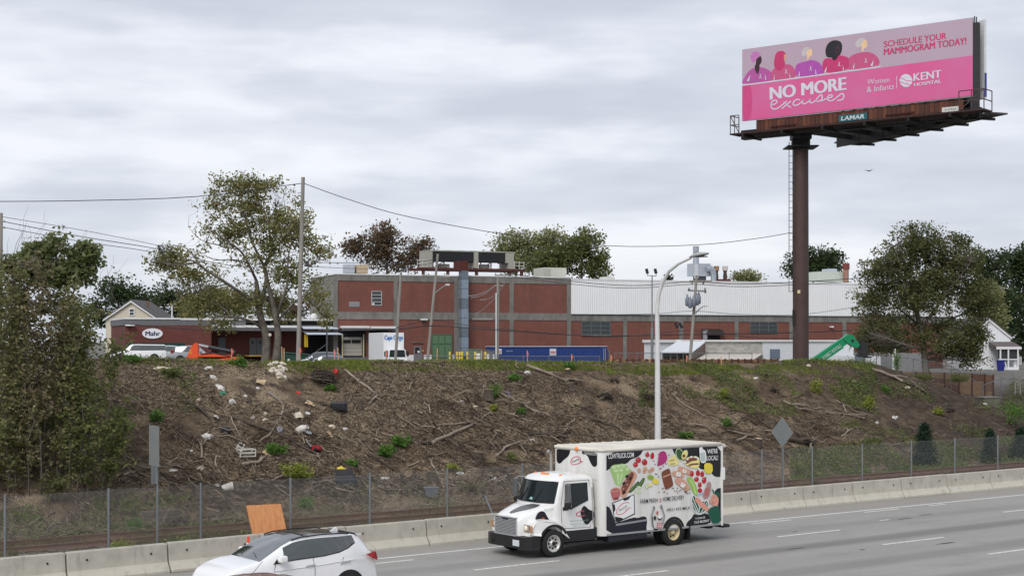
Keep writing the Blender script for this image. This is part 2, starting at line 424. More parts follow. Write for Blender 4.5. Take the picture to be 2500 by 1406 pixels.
# ------------------------------------------------------------------ chain link fence behind the barrier
FT = 41.55
GALV = mat('galvanised', (.26, .28, .29), .5, .6, .2, 6)
GALVD = mat('galvanised_dull', (.19, .20, .205), .6, .4, .2, 9)
WIREM = mat('fence_wire', (.30, .31, .315), .5, .3)
def fence_posts():
    px = [12, 265, 490, 709, 903, 1092, 1275]; L_ = [s_at(p, FT) for p in px]
    R_ = [s_at(p, FT) for p in (1860, 1983, 2105, 2225, 2331, 2436)]
    mid = list(np.linspace(L_[-1], R_[0], 6)[1:-1])
    a = L_+mid+R_; d = 3.05
    return [a[0]-d*k for k in (4, 3, 2, 1)]+a+[a[-1]+d*k for k in range(1, 6)]
def chain_fence(name, label, pts, h, pitch, wr, toprail=False, post_r=.035, gpost=None, extra=.06):
    """pts: post foot positions (x,y,z) in order"""
    root = thing(name, label, 'fence', pts[0])
    o0 = Vector(pts[0])
    for p in pts:
        q = Vector(p)-o0
        MB().tube([q+Vector((0, 0, -.3)), q+Vector((0, 0, h+extra))], post_r, 8).build('post', gpost or GALV, root)
    V = []; Fc = []
    def wire(a, b):
        n = len(V); d = (b-a).normalized(); w = d.cross(side).normalized()*wr
        e = side*wr
        for q in (a, b): V.extend([q+w, q-w*.5+e*.87, q-w*.5-e*.87])
        for i in range(3): Fc.append((n+i, n+(i+1) % 3, n+3+(i+1) % 3, n+3+i))
    for a, b in zip(pts[:-1], pts[1:]):
        a, b = Vector(a)-o0, Vector(b)-o0; L_ = (b-a).xy.length; u = (b-a)/L_; side = Vector((-u.y, u.x, 0)).normalized()
        up = Vector((0, 0, 1)); z0 = .03; hh = h-z0
        for sg in (1, -1):
            k = -hh
            while k < L_:
                x0, x1 = (k, k+hh)
                c0, c1 = max(x0, 0), min(x1, L_)
                if c1 > c0:
                    za, zb = (c0-x0), (c1-x0)
                    if sg < 0: za, zb = hh-za, hh-zb
                    wire(a+u*c0+up*(z0+za)+side*.004*sg, a+u*c1+up*(z0+zb)+side*.004*sg)
                k += pitch
        wire(a+up*h, b+up*h); wire(a+up*z0, b+up*z0)
        if toprail:
            MB().tube([a+up*h, b+up*h], .022, 6).build('top_rail', GALV, root)
    me = fast_mesh('wire_mesh', np.array([v[:] for v in V]), np.array(Fc))
    tag(link_mesh('wire_mesh', me, [WIREM], root), kind='stuff')
    return root
FP = [(*st(s, FT), float(H(s, FT))) for s in fence_posts()]
chain_fence('chain_link_fence', 'tall galvanised chain link fence with wire top behind the concrete barriers', FP, 2.2, .085, .0027)
# a fallen diagonal brace post by the truck
br = MB().tube([(0, 0, 0), (.55, .1, 1.25)], .035, 8).build('fence_brace', GALV)
br.location = (*st(s_at(1222, 40.95), 40.95), .0); br.rotation_euler = (0, 0, 2.6)
tag(br, 'short bent galvanised brace post leaning behind the barrier near the truck hood', 'post')

# ------------------------------------------------------------------ railway track
RUST = mat('rail_rust', (.15, .085, .058), .8, .15, .35, 6, (.20, .125, .088))
TIEM = mat('tie_wood', (.075, .06, .048), .95, 0, .3, 5, (.14, .115, .095), stretch=(4, 1, 1))
RT = 45.9
track = thing('railway_track', 'rusty single railway track running between chain link fence and brush bank', 'track', (0, 0, 0), ANG)
for dt in (-.75, .75):
    t = RT+dt
    prof = [(-.07, .14), (.07, .14), (.07, .155), (.012, .17), (.012, .265), (.036, .275), (.036, .31), (-.036, .31), (-.036, .275), (-.012, .265), (-.012, .17), (-.07, .155)]
    MB().prism([(t+a, b) for a, b in prof], -40, 130, 'x').build('rail', RUST, track)
tme = MB().box(-.11, .11, RT-1.3, RT+1.3, -.02, .14, .015).mesh('tie'); tme.materials.append(TIEM)
for k in range(0, 130):
    o = bpy.data.objects.new('tie', tme); COL.objects.link(o); o.parent = track; o.location = (2+k*.58, random.uniform(-.08, .08), random.uniform(-.02, .015)); o.rotation_euler = (0, 0, random.uniform(-.03, .03))
# ------------------------------------------------------------------ helpers for traced flat print
def C(r, g, b, k=.92):
    f = lambda u: ((u/255+.055)/1.055)**2.4 if u > 10 else u/255/12.92
    return (f(r)*k, f(g)*k, f(b)*k)
def P(name, rgb, rough=.5, **k): return mat(name, C(*rgb), rough, **{**dict(var=.12, scale=4), **k})
def on_plane(px, py, p0, nrm):
    d = Vector(((px-1250)/F, 1, -(py-YH)/F)); o = Vector((0, 0, CH)); n = Vector(nrm)
    return o+d*((Vector(p0)-o).dot(n)/d.dot(n))
def ell(cx, cy, rx, ry, rot=0, n=14):
    a = math.radians(rot); return [(cx+rx*math.cos(q)*math.cos(a)-ry*math.sin(q)*math.sin(a), cy+rx*math.cos(q)*math.sin(a)+ry*math.sin(q)*math.cos(a)) for q in [2*PI*i/n for i in range(n)]]
def stroke(pts, w):
    """a polyline as a band of width w"""
    p = [Vector(q) for q in pts]; L_, R_ = [], []
    if len(p) > 4:
        for _ in range(2):
            q = [p[0]]
            for a, b in zip(p[:-1], p[1:]): q += [a*.75+b*.25, a*.25+b*.75]
            p = q+[p[-1]]
    for i in range(len(p)):
        d = (p[min(i+1, len(p)-1)]-p[max(i-1, 0)]).normalized(); n = Vector((-d.y, d.x))*w/2
        L_.append(tuple(p[i]+n)); R_.append(tuple(p[i]-n))
    return [(L_[i], L_[i+1], R_[i+1], R_[i]) for i in range(len(p)-1)]
class Print:
    """layered flat print: every layer lies a little prouder than the one before"""
    def __init__(s, conv, step=.0022): s.mb = MB(); s.mats = []; s.conv = conv; s.lv = 1; s.step = step; s.round = True
    def mi(s, m):
        if m not in s.mats: s.mats.append(m)
        s.mb.cur = s.mats.index(m)
    def sh(s, m, *polys, up=True):
        s.mi(m)
        for p in polys:
            if s.round and len(p) > 5:
                q = []
                for a, b in zip(p, list(p[1:])+[p[0]]): q += [(a[0]*.75+b[0]*.25, a[1]*.75+b[1]*.25), (a[0]*.25+b[0]*.75, a[1]*.25+b[1]*.75)]
                p = q
            s.mb.poly([s.conv(x, y, s.lv*s.step) for x, y in p])
        if up: s.lv += 1
    def text(s, m, body, q, **k):
        """q: photo quad: left-bottom, right-bottom, right-top, left-top"""
        s.mi(m); a, b, c, d = [Vector(z) for z in q]
        def place(u, v):
            p = (a*(1-u)+b*u)*(1-v)+(d*(1-u)+c*u)*v; return s.conv(p.x, p.y, s.lv*s.step)
        fat = k.pop('fat', 0)
        for du in ((0, -fat, fat) if fat else (0,)):
            fit_text(s.mb, body, du, 1+du, 0, 1, place, **k); s.lv += 1
    def build(s, name, parent): return s.mb.build(name, s.mats, parent, fix=False)

# ------------------------------------------------------------------ wheels
TYRE = mat('tyre_rubber', (.018, .018, .018), .85, var=.3, scale=9)
BLACKP = mat('black_plastic', (.014, .014, .015), .5, var=.3)
CHROME = mat('bright_metal', (.62, .62, .60), .25, .9, .1)
def wheel(parent, x, y, r, w, rim, out, hub, dish=0., holes=8, rimr=.62):
    """one wheel at x,y on the ground; out=+1/-1 side it faces"""
    t = MB(); hw = w/2
    t.lathe([(r*rimr, -hw), (r*.9, -hw), (r*.985, -hw*.8), (r, -hw*.45), (r, hw*.45), (r*.985, hw*.8), (r*.9, hw), (r*rimr, hw)], 32, (0, 0, 0), 'y', cap=False)
    o = t.build('wheel', TYRE, parent, (x, y, r))
    m = MB(); f = hw*out
    m.lathe([(r*rimr*1.01, f*.92), (r*rimr*.93, f*.98), (r*rimr*.86, f*.8-dish*out*.3), (r*rimr*.72, f*.45-dish*out), (r*.22, f*.5-dish*out), (r*.2, f*.85-dish*out*.6), (r*.12, f*.95-dish*out*.6), (r*.01, f*.95-dish*out*.6)], 28, (0, 0, 0), 'y', cap=False)
    m.cur = 1
    for k in range(holes):
        a = 2*PI*k/holes; m.lathe([(r*.075, f*.48-dish*out), (r*.075, f*.60-dish*out)], 8, (r*rimr*.58*math.cos(a), 0, r*rimr*.58*math.sin(a)), 'y')
    if hub: m.cur = 2; m.lathe([(r*.17, f*.8-dish*out*.5), (r*.15, f*1.08-dish*out*.4)], 14, (0, 0, 0), 'y')
    m.build('rim', [rim, BLACKP, hub or rim], o)
    return o

# ------------------------------------------------------------------ the dairy truck
TS, TT = 27.83, 36.6
tx_, ty_ = st(TS, TT)
truck = thing('box_truck', 'white and black cow patterned dairy delivery truck with food mural on its box', 'truck', (tx_, ty_, 0), ANG+PI)
TINV = (Matrix.Translation((tx_, ty_, 0)) @ Matrix.Rotation(ANG+PI, 4, 'Z')).inverted()
WHITE = mat('truck_white', (.80, .80, .79), .35, scale=2.2, coat=.4, col2=(.70, .69, .665), stretch=(1, 1, .5))
OFFW = mat('box_white', (.77, .765, .745), .45, scale=1.6, stretch=(1.5, 1.5, .25), col2=(.60, .585, .55))
CREAM = mat('roof_cream', (.72, .68, .60), .6, var=.2, scale=1.2)
DARKG = mat('cab_glass', (.010, .016, .018), .08, spec=.35, var=.1)
def box_body():
    mb = MB(); bm = bmesh.new()
    x0, x1, h, z0, z1, r = -6.8, -1.74, 1.2, .5, 3.06, .19
    out = [(x0, h), (x1-r, h)]+[(x1-r+r*math.sin(a), h-r+r*math.cos(a)) for a in [PI/2*k/6 for k in range(1, 7)]]
    out += [(x, -y) for x, y in reversed(out)]
    n = len(out)
    rows = [[(x, y, z) for x, y in out] for z in (z0, z1)]
    mb.grid(rows, smooth=False, wrap=True); mb.poly(rows[0])
    b = mb.build('cargo_box', OFFW, truck)
    # roof with a rounded, slightly oversailing rim
    rm = MB(); R_ = []
    for z, g in ((3.06, .0), (3.06, .02), (3.10, .03), (3.14, .02), (3.16, -.02), (3.168, -.3), (3.175, -.9)):
        ro = []
        for x, y in out:
            cx = -4.27; k = (abs(x-cx)+g)/max(abs(x-cx), 1e-3) if abs(x-cx) > .01 else 1
            sx = 1+g/2.53; sy = max((1.2+g)/1.2, .05); ro.append((cx+(x-cx)*sx, y*sy, z))
        R_.append(ro)
    rm.grid(R_, smooth=True, wrap=True); rm.poly(R_[-1])
    rm.build('box_roof', CREAM, truck)
    t = MB()
    for y in (1.215, -1.215): t.box(-6.83, -6.77, y-.02, y+.02, .48, 3.06)
    t.box(-6.83, -6.79, -1.2, 1.2, .5, .58); t.build('corner_trim', WHITE, truck)
    d = MB()
    d.box(-6.835, -6.805, -1.1, -.02, .65, 2.95); d.box(-6.835, -6.805, .02, 1.1, .65, 2.95); d.build('rear_door', OFFW, truck)
    for z in (1.35, 2.2): MB().box(-1.742, -1.732, -1.0, 1.0, z-.006, z+.006).build('panel_seam', P('seam', (170, 170, 166)), truck)
    for k in range(11): MB().box(-6.5+k*.46, -6.488+k*.46, -1.15, 1.15, 3.155, 3.182).build('roof_rib', CREAM, truck)
    for y in (1.2, -1.2): MB().box(-6.78, -1.95, y-.012, y+.012, .5, .56).build('rub_rail', P('rubrail', (176, 178, 180), .4, metal=.5), truck)
    g = MB().box(-6.92, -6.78, 1.2, 1.245, 1.95, 2.35, .01); g.build('hinge_box', WHITE, truck)
    return b
tbox = box_body()
def cab_point(u, z, off=0.):
    """u -1..1 runs from the left rear edge round the windscreen to the right rear edge"""
    hw = float(np.interp(z, [.7, 1.5, 2.2, 2.30, 2.37, 2.42], [1.0, 1.0, .93, .90, .74, .35]))+off
    xc = float(np.interp(z, [.7, 1.5, 1.56, 2.2, 2.30, 2.37, 2.42], [-.18, -.16, -.17, -.40, -.5, -.66, -.85]))
    xr = float(np.interp(z, [.7, 2.2, 2.3, 2.37, 2.42], [-1.6, -1.6, -1.57, -1.45, -1.2]))
    bl = .27 if z < 2.3 else .2
    a = abs(u); sg = -1 if u > 0 else 1
    if a > .45:
        k = (a-.45)/.55; x = xc+(xr-xc)*k; y = hw
        if k < .06: y = hw-.03*(1-k/.06)
    else:
        y = hw*(a/.45)*.985; x = xc+(bl+off)*(1-(a/.45)**2.4)
    return (x, sg*y, z+(off if z > 2.3 else 0))
def cab():
    us = sorted(set([-1, -.9, -.8, -.7, -.6, -.52, -.48, -.45, 1, .9, .8, .7, .6, .52, .48, .45]+[round(-.45+.9*k/14, 4) for k in range(15)]))
    mb = MB(); zs = [.74, 1.0, 1.3, 1.52, 1.56, 1.9, 2.2, 2.26, 2.30, 2.34, 2.37, 2.395, 2.42]
    mb.grid([[cab_point(u, z) for u in us] for z in zs]); mb.poly([cab_point(u, 2.42) for u in us])
    for z0, z1 in zip(zs[:-1], zs[1:]): mb.poly([cab_point(-1, z0), cab_point(1, z0), cab_point(1, z1), cab_point(-1, z1)])
    c = mb.build('cab', WHITE, truck)
    g = MB(); uu = [-.415+.83*k/16 for k in range(17)]
    g.grid([[cab_point(u, z, .012) for u in uu] for z in (1.60, 1.75, 1.9, 2.05, 2.19)]); ws = g.build('windshield', DARKG, truck)
    r = MB(); r.tube([cab_point(u, 1.585, .014) for u in uu]+[cab_point(.415, z, .014) for z in (1.8, 2.0, 2.2)]+[cab_point(u, 2.205, .014) for u in reversed(uu)]+[cab_point(-.415, z, .014) for z in (2.0, 1.8, 1.585)], .014, 5); r.build('seal', BLACKP, ws)
    for ua, ub in ((-.1, -.2), (.22, .12)): MB().tube([cab_point(ua, 1.59, .03), cab_point(ub, 1.98, .02)], .012, 5).build('wiper', BLACKP, ws)
    # dashboard cloth and sticker seen behind the glass
    MB().poly([cab_point(.02, 1.66, .016), cab_point(-.05, 1.64, .016), cab_point(-.06, 1.71, .016), cab_point(-.01, 1.73, .016)]).build('dash_paper', P('pale_teal', (150, 190, 185)), ws)
    MB().poly([cab_point(.37, 1.68, .016), cab_point(.385, 1.68, .016), cab_point(.385, 1.76, .016), cab_point(.37, 1.76, .016)]).build('sticker', P('lime', (170, 200, 90)), ws)
    for sg in (1, -1):
        def q(x, z, o): 
            hw = float(np.interp(z, [.7, 1.5, 2.2], [1.0, 1.0, .93]))+o; return (x, sg*hw, z)
        # door: a panel with a dark gap round it
        gp = MB(); ol = [(-.37, .82), (-1.47, .79), (-1.47, 2.22), (-.50, 2.22), (-.34, 1.55)]
        gp.tube([q(x, z, .002) for x, z in ol+[ol[0]]], .009, 4); dr = gp.build('door', P('gap_grey', (92, 92, 95)), truck)
        wn = MB(); wp = [(-.46, 1.46), (-.70, 1.38), (-1.38, 1.62), (-1.38, 2.14), (-.56, 2.14)]
        wn.poly([q(x, z, .012) for x, z in wp]); dw = wn.build('door_window', DARKG, dr)
        wf = MB(); wf.tube([q(x, z, .013) for x, z in wp+[wp[0]]], .013, 4); wf.build('window_seal', BLACKP, dw)
        vs = MB(); vs.tube([q(-.72, 1.42, .02), q(-.72, 2.14, .02)], .012, 4); vs.build('vent_bar', P('mid_grey', (150, 152, 155)), dw)
        MB().tube([q(-1.36, 1.22, .01), q(-1.36, 1.32, .03), q(-1.22, 1.32, .03), q(-1.22, 1.22, .01)], .014, 5).build('handle', BLACKP, dr)
        MB().tube([q(-1.55, .9, .03), q(-1.55, 2.0, .03)], .016, 6).build('grab_bar', CHROME, truck)
        # west coast mirror
        mr = MB(); mr.box(-.40, -.30, sg*1.30-.10, sg*1.30+.10, 1.62, 2.18, .035); m_ = mr.build('mirror', P('mirror_grey', (120, 122, 124), .3, metal=.4), truck)
        b = MB(); b.tube([(-.35, sg*1.30, 2.18), (-.40, sg*1.18, 2.24), (-.55, sg*.96, 2.23)], .014, 5); b.tube([(-.35, sg*1.30, 1.62), (-.42, sg*1.2, 1.5), (-.50, sg*1.0, 1.44)], .014, 5)
        b.tube([(-.36, sg*1.25, 2.16), (-.52, sg*1.0, 1.5)], .012, 5); b.build('bracket', CHROME, m_)
        MB().lathe([(.005, -.05), (.07, -.03), (.09, .0), (.07, .03)], 12, (-.34, sg*1.28, 1.53), 'x').build('convex_mirror', BLACKP, m_)
        MB().box(-.62, -.40, sg*1.0-.02, sg*1.0+.02, 1.355, 1.46, .02).build('mirror_foot', BLACKP, truck)
    for y in (-.62, -.14, 0, .14, .62):
        x = -.62+.12*(1-(y/.62)**2)
        MB().lathe([(.055, 0), (.05, .035), (.02, .06)], 10, (x, y, 2.345+.03*(1-(y/.62)**2))).build('marker_light', P('amber', (240, 140, 70), .3), truck)
cab()
MB().lathe([(.07, 0), (.06, .03), (.02, .045)], 10, (-1.70, .05, 3.1), 'x').build('marker_light', P('amber', (240, 140, 70)), truck)
def hood():
    mb = MB(); rows = []
    for x, hw, zt, zs in ((-.2, .90, 1.56, .70), (0, .86, 1.53, .68), (.25, .80, 1.475, .66), (.5, .735, 1.40, .66), (.75, .67, 1.32, .66), (.9, .62, 1.255, .66), (.97, .585, 1.20, .66)):
        r = []
        for k in (-1, 1):
            pts = [(hw+.02, zs), (hw+.01, zs+.3), (hw, zt-.16), (hw-.03, zt-.08), (hw-.11, zt-.03), (hw*.5, zt+.005), (0, zt+.02)]
            if k > 0: pts = pts[:-1][::-1]
            r += [(x, -k*y, z) for y, z in pts]
        rows.append(r)
    mb.grid(rows); mb.poly(rows[-1]); h = mb.build('hood', WHITE, truck)
    # grille
    g = MB(); g.box(.972, .985, -.53, .53, .665, 1.175); g.build('grille_back', mat('grille_dark', (.05, .05, .055), .6), truck)
    fr = MB()
    for a in ((-.56, -.52, .64, 1.2), (.52, .56, .64, 1.2), (-.56, .56, 1.165, 1.2), (-.56, .56, .64, .675)): fr.box(.97, 1.0, *a, .004)
    gr = fr.build('grille', P('grille_frame', (205, 207, 210), .3, metal=.4), truck)
    for k in range(11):
        z = .70+k*.0425; MB().box(.985, 1.003, -.515, .515, z-.012, z+.012).build('grille_bar', P('grille_bar', (190, 193, 197), .3, metal=.4), gr)
    MB().box(1.002, 1.012, -.14, .14, 1.105, 1.145, .01).build('badge', P('badge_navy', (40, 45, 70)), gr)
    # fenders
    for sg in (1, -1):
        f = MB(); out = [(.80, .66)]+[(.80-.02*k, .66+.1*k) for k in range(1, 4)]+[(.70, 1.06), (.56, 1.12), (.3, 1.14), (0, 1.10), (-.3, 1.02), (-.36, .98), (-.37, .8)]
        arch = [(.5*math.cos(a), .42+.5*math.sin(a)) for a in np.linspace(math.radians(148), math.radians(28), 14)]
        poly = out+[(-.37, .72)]+arch+[(.5, .66)]
        bm = bmesh.new(); vs = [bm.verts.new((x, sg*.60, z)) for x, z in poly]; ff = bm.faces.new(vs)
        e = bmesh.ops.extrude_face_region(bm, geom=[ff]); nv = [q for q in e['geom'] if isinstance(q, bmesh.types.BMVert)]
        for q in nv: q.co.y = sg*(1.08 if q.co.x < .5 else 1.08-.12*((q.co.x-.5)/.3)**2)
        ed = [q for q in bm.edges if all(abs(v.co.y) > .9 for v in q.verts)]
        bmesh.ops.bevel(bm, geom=ed, offset=.045, segments=3, affect='EDGES')
        f.addbm(bm); fd = f.build('fender', WHITE, truck)
        # black lip over the wheel, headlight, side lamp
        lip = MB(); a2 = [(.53*math.cos(a), .42+.53*math.sin(a)) for a in np.linspace(math.radians(150), math.radians(20), 16)]
        for (xa, za), (xb, zb) in zip(a2[:-1], a2[1:]): lip.bar((xa, sg*1.0, za), (xb, sg*1.0, zb), .07, .20, up=(0, sg, 0))
        lip.build('arch_lip', BLACKP, fd)
        hl = MB(); hl.box(.76, .81, sg*.80-.13, sg*.80+.13, .78, 1.0, .02); hd = hl.build('headlight', P('lamp_housing', (170, 160, 145), .25, metal=.3), truck)
        MB().lathe([(.085, 0), (.09, .02), (.04, .035)], 16, (.805, sg*.77, .89), 'x').build('lens', P('lamp_lens', (250, 240, 215), .15), hd)
        MB().box(.77, .80, sg*1.0-.05, sg*1.0+.05, .78, .98, .015).build('turn_signal', P('amber2', (190, 140, 100), .3), hd)
    b = MB(); pl = [(1.03, 0), (1.03, .72), (.97, .92), (.80, 1.05), (.50, 1.09), (.50, .95), (.72, .93), (.85, .8), (.92, .6), (.92, 0)]
    ol = pl[:5]+[(x, y) for x, y in pl[5:]]
    full = [(x, y) for x, y in pl[:5]]+[(x, y) for x, y in pl[5:9]]+[(x, -y) for x, y in pl[5:9][::-1]]+[(x, -y) for x, y in pl[1:5][::-1]]
    b.prism(full, .30, .645, 'z'); bp = b.build('bumper', mat('bumper_black', (.016, .016, .017), .45), truck)
    MB().box(1.032, 1.04, .42, .74, .37, .55, .004).build('number_plate', P('plate', (215, 220, 225)), bp)
    MB().box(1.033, 1.037, -.62, -.5, .38, .46).build('fog_slot', P('slot', (5, 5, 5)), bp)
    return h
hood()
def under():
    BL = mat('chassis_black', (.02, .02, .022), .7)
    m = MB()
    for y in (.42, -.42): m.box(-6.6, .8, y-.05, y+.05, .45, .72)
    for x in (-5.9, -3.8, -2.4): m.box(x-.05, x+.05, -.45, .45, .5, .7)
    m.box(-4.78, -4.62, -.9, .9, .34, .50); m.box(-.08, .08, -.9, .9, .33, .48); m.build('chassis', BL, truck)
    s = MB(); s.box(-1.9, -.42, .45, .99, .42, .76, .03); s.box(-1.85, -.52, .7, 1.1, .33, .37); s.build('step_box', BL, truck)
    MB().box(-1.9, -.42, -.99, -.45, .40, .76, .05).build('fuel_tank', P('tank', (150, 152, 155), .4, metal=.6), truck)
    k = MB(); k.box(-3.62, -2.05, .6, 1.17, .30, .52, .02); k.box(-3.6, -3.2, 1.16, 1.185, .36, .5); k.build('tool_locker', mat('locker_navy', (.018, .02, .028), .5), truck)
    MB().box(-3.62, -2.05, -1.17, -.6, .30, .5, .02).build('tool_locker', mat('locker_navy', (.02, .02, .02)), truck)
    for sg in (1, -1):
        MB().box(-5.40, -5.36, sg*.95-.28, sg*.95+.28, .12, .62).build('mud_flap', BLACKP, truck)
    r = MB(); r.box(-7.15, -6.84, -1.15, 1.22, .40, .50, .01); r.box(-6.5, -6.3, .7, 1.1, .40, .5); r.build('rear_bumper', BL, truck)
    e = MB(); e.tube([(-1.66, -1.19, .8), (-1.66, -1.19, 2.8), (-1.62, -1.19, 2.92), (-1.54, -1.19, 2.97)], .055, 10); e.build('exhaust_stack', P('stack', (190, 188, 182), .35, metal=.6), truck)
    TAN = P('rim_tan', (205, 190, 150), .55); STEEL = P('rim_steel', (205, 203, 198), .35, metal=.35)
    for sg in (1, -1):
        wheel(truck, 0, sg*.96, .415, .25, STEEL, sg, BLACKP, 0, 8)
        wheel(truck, -4.70, sg*1.10, .415, .24, TAN, sg, TAN, .10, 8)
        wheel(truck, -4.70, sg*.78, .415, .24, TAN, sg, None, .02, 0)
        # flat black ring on the box side stands in for the shaded wheel opening
        a = MB(); a.lathe([(.395, 0), (.475, 0), (.475, .012), (.395, .012)], 28, (-4.70, sg*1.204-.006, .43), 'y', cap=False); a.build('well_shade_ring', mat('well_black', (.012, .012, .012), .9), truck)
    MB().box(-4.0, -1.98, -1.15, 1.15, .48, .52).build('floor', BL, truck)
under()
# --- print on the truck's sides
INK = mat('ink_black', (.012, .012, .016), .4, var=.1); INKW = mat('ink_white', (.78, .78, .77), .4, var=.04)
def side_conv(x, y, lift):
    px, py = 1450+x/4.6857, 1050+y/4.6857
    q = TINV @ on_plane(px, py, Vector((tx_, ty_, 0))+Vector((-NN[0]*1.2, -NN[1]*1.2, 0)), (NN[0], NN[1], 0))
    return (min(max(q.x, -6.765), -1.935), 1.2+.001+lift, min(max(q.z, .505), 3.045))
def mural():
    p = Print(side_conv, .0005)
    RED = P('p_red', (190, 38, 48)); GRN = P('p_green', (40, 84, 50)); LGR = P('p_lettuce', (170, 205, 130)); LG2 = P('p_lettuce2', (205, 228, 175))
    BRN = P('p_brown', (128, 72, 52)); TAN = P('p_tan', (215, 165, 140)); YEL = P('p_yellow', (235, 215, 80)); PYE = P('p_paleyellow', (240, 228, 150))
    MAG = P('p_magenta', (175, 40, 110)); MG2 = P('p_magenta2', (205, 80, 145)); LIM = P('p_lime', (150, 180, 75)); SKIN = P('p_skin', (226, 160, 140)); DGR = P('p_shirt', (18, 88, 68)); GRY = P('p_grey', (150, 150, 155))
    DUS = P('p_dusty', (190, 110, 110)); MAU = P('p_mauve', (180, 140, 138)); AVO = P('p_avo', (60, 90, 55)); NAVY = mat('ink_navy', (.014, .015, .026), .4)
    p.sh(INK, [(120, 232), (560, 206), (580, 206), (556, 240), (530, 285), (470, 318), (420, 332), (385, 375), (330, 390), (250, 395), (200, 430), (120, 475)])
    p.sh(INK, [(890, 190), (1240, 168), (1246, 148), (1460, 138), (1460, 528), (1400, 535), (1355, 510), (1330, 450), (1260, 450), (1205, 440), (1160, 330), (1080, 310), (960, 300), (915, 262)], up=False)
    p.sh(NAVY, [(120, 862), (150, 865), (185, 885), (225, 1000), (250, 1062), (455, 990), (500, 1002), (560, 980), (600, 988), (610, 1040), (600, 1100), (606, 1165), (600, 1205), (120, 1235)], up=False)
    p.sh(INK, [(1045, 1105), (1065, 1048), (1120, 1000), (1142, 950), (1190, 972), (1290, 940), (1330, 1000), (1338, 1075)], up=False)
    p.sh(INK, [(1380, 700), (1410, 665), (1460, 655), (1460, 980), (1420, 860)])
    p.text(INKW, 'COWTRUCK.COM', ((165, 327), (458, 308), (455, 250), (160, 268)), offset=.012)
    p.text(INKW, "WE'RE", ((1298, 268), (1416, 260), (1414, 206), (1296, 214)), offset=.012); p.text(INKW, 'LOCAL!', ((1290, 346), (1420, 338), (1418, 284), (1290, 292)), offset=.012)
    p.sh(GRY, [(250, 1068), (606, 1013), (606, 1034), (250, 1092)])
    # crate with the dairy's name
    p.sh(INK, [(205, 828), (462, 728), (470, 958), (236, 1072)]); p.sh(INKW, [(214, 836), (454, 740), (460, 948), (243, 1056)])
    p.sh(INK, [(212, 838), (238, 850), (245, 905), (232, 932), (218, 930)], [(328, 790), (380, 770), (422, 752), (395, 790), (350, 806)], [(240, 985), (330, 1002), (330, 1022), (243, 1050)])
    p.sh(P('p_pink', (214, 90, 120)), *stroke(ell(332, 893, 92, 46, -42, 22)[3:]+ell(332, 893, 92, 46, -42, 22)[:1], 8)); p.text(INK, 'Munroe', ((288, 935), (380, 872), (368, 845), (280, 905)), shear=.3); p.text(P('p_pink', (214, 90, 120)), 'Dairy', ((360, 918), (432, 892), (428, 872), (356, 898)))
    # produce
    p.sh(LGR, [(180, 455), (190, 415), (215, 400), (240, 388), (275, 392), (320, 376), (360, 392), (385, 410), (420, 440), (430, 462), (400, 485), (345, 545), (300, 640), (250, 625), (222, 560), (200, 500)])
    p.sh(LG2, *[ell(x, y, 26, 20) for x, y in ((225, 420), (280, 408), (335, 405), (385, 440), (250, 462), (310, 455))], [(262, 500), (280, 490), (285, 620), (270, 625)], [(310, 500), (330, 495), (300, 610), (292, 600)])
    p.sh(DUS, [(183, 695), (200, 668), (240, 652), (285, 655), (300, 700), (290, 775), (240, 800), (215, 800)]); p.sh(TAN, *stroke(ell(240, 680, 48, 20, -10, 16), 8)); p.sh(BRN, ell(255, 778, 28, 14))
    p.sh(TAN, [(300, 640), (420, 460), (455, 468), (492, 500), (485, 545), (375, 742), (340, 775), (305, 760), (295, 700)]); p.sh(BRN, [(312, 640), (420, 470), (452, 482), (455, 530), (350, 730), (318, 740)])
    p.sh(INK, *[ell(x, y, 22, 15, -50) for x, y in ((375, 525), (415, 550), (340, 605), (345, 710))]); p.sh(MAU, *[ell(x, y, 14, 10, -50) for x, y in ((400, 500), (365, 580), (380, 620), (335, 665))])
    p.sh(GRN, [(500, 630), (552, 548), (572, 538), (582, 552), (560, 610), (530, 652), (508, 655)], [(395, 692), (490, 588), (512, 580), (518, 600), (470, 665), (415, 715), (398, 712)]); p.sh(LIM, *stroke([(520, 630), (568, 555)], 6), *stroke([(415, 690), (500, 600)], 6)); p.sh(LG2, ell(517, 652, 18, 18), ell(514, 705, 18, 20), ell(470, 700, 12, 16))
    p.sh(RED, *[ell(*q) for q in ((608, 280, 25, 26), (665, 292, 22, 36, 8), (505, 340, 32, 32), (577, 365, 32, 34), (473, 393, 28, 28), (1117, 495, 24, 34), (1187, 490, 24, 34), (1236, 502, 22, 32), (1170, 560, 28, 28), (1257, 572, 26, 36, 10), (1208, 622, 22, 32), (1210, 686, 27, 26))])
    p.sh(GRN, *[ell(x, y, 8, 6) for x, y in ((612, 252), (672, 256), (510, 310), (580, 332), (470, 366), (1185, 455), (1240, 470), (1275, 540))]); p.sh(P('p_pinkhi', (235, 150, 150)), *[ell(x, y, 6, 8) for x, y in ((497, 330), (568, 352), (465, 385), (600, 272), (1110, 485), (1163, 552), (1250, 560), (1203, 610))])
    p.sh(TAN, ell(515, 458, 20, 27), ell(585, 442, 25, 26), ell(574, 472, 22, 20), ell(640, 466, 26, 22, -20), ell(668, 443, 22, 24))
    p.sh(MAG, [(740, 262), (762, 242), (795, 234), (822, 255), (832, 290), (838, 322), (815, 365), (785, 392), (755, 398), (722, 412), (722, 380), (735, 330)]); p.sh(MG2, *[ell(735+20*(i % 5)+(8 if (i//5) % 2 else 0), 275+21*(i//5), 7, 7, n=7) for i in range(28) if 270+21*(i//5) < 385])
    p.sh(MAG, *[ell(x, y, 7, 9, n=7) for x, y in ((682, 350), (695, 390), (750, 440), (765, 432), (790, 410), (855, 282), (822, 382))])
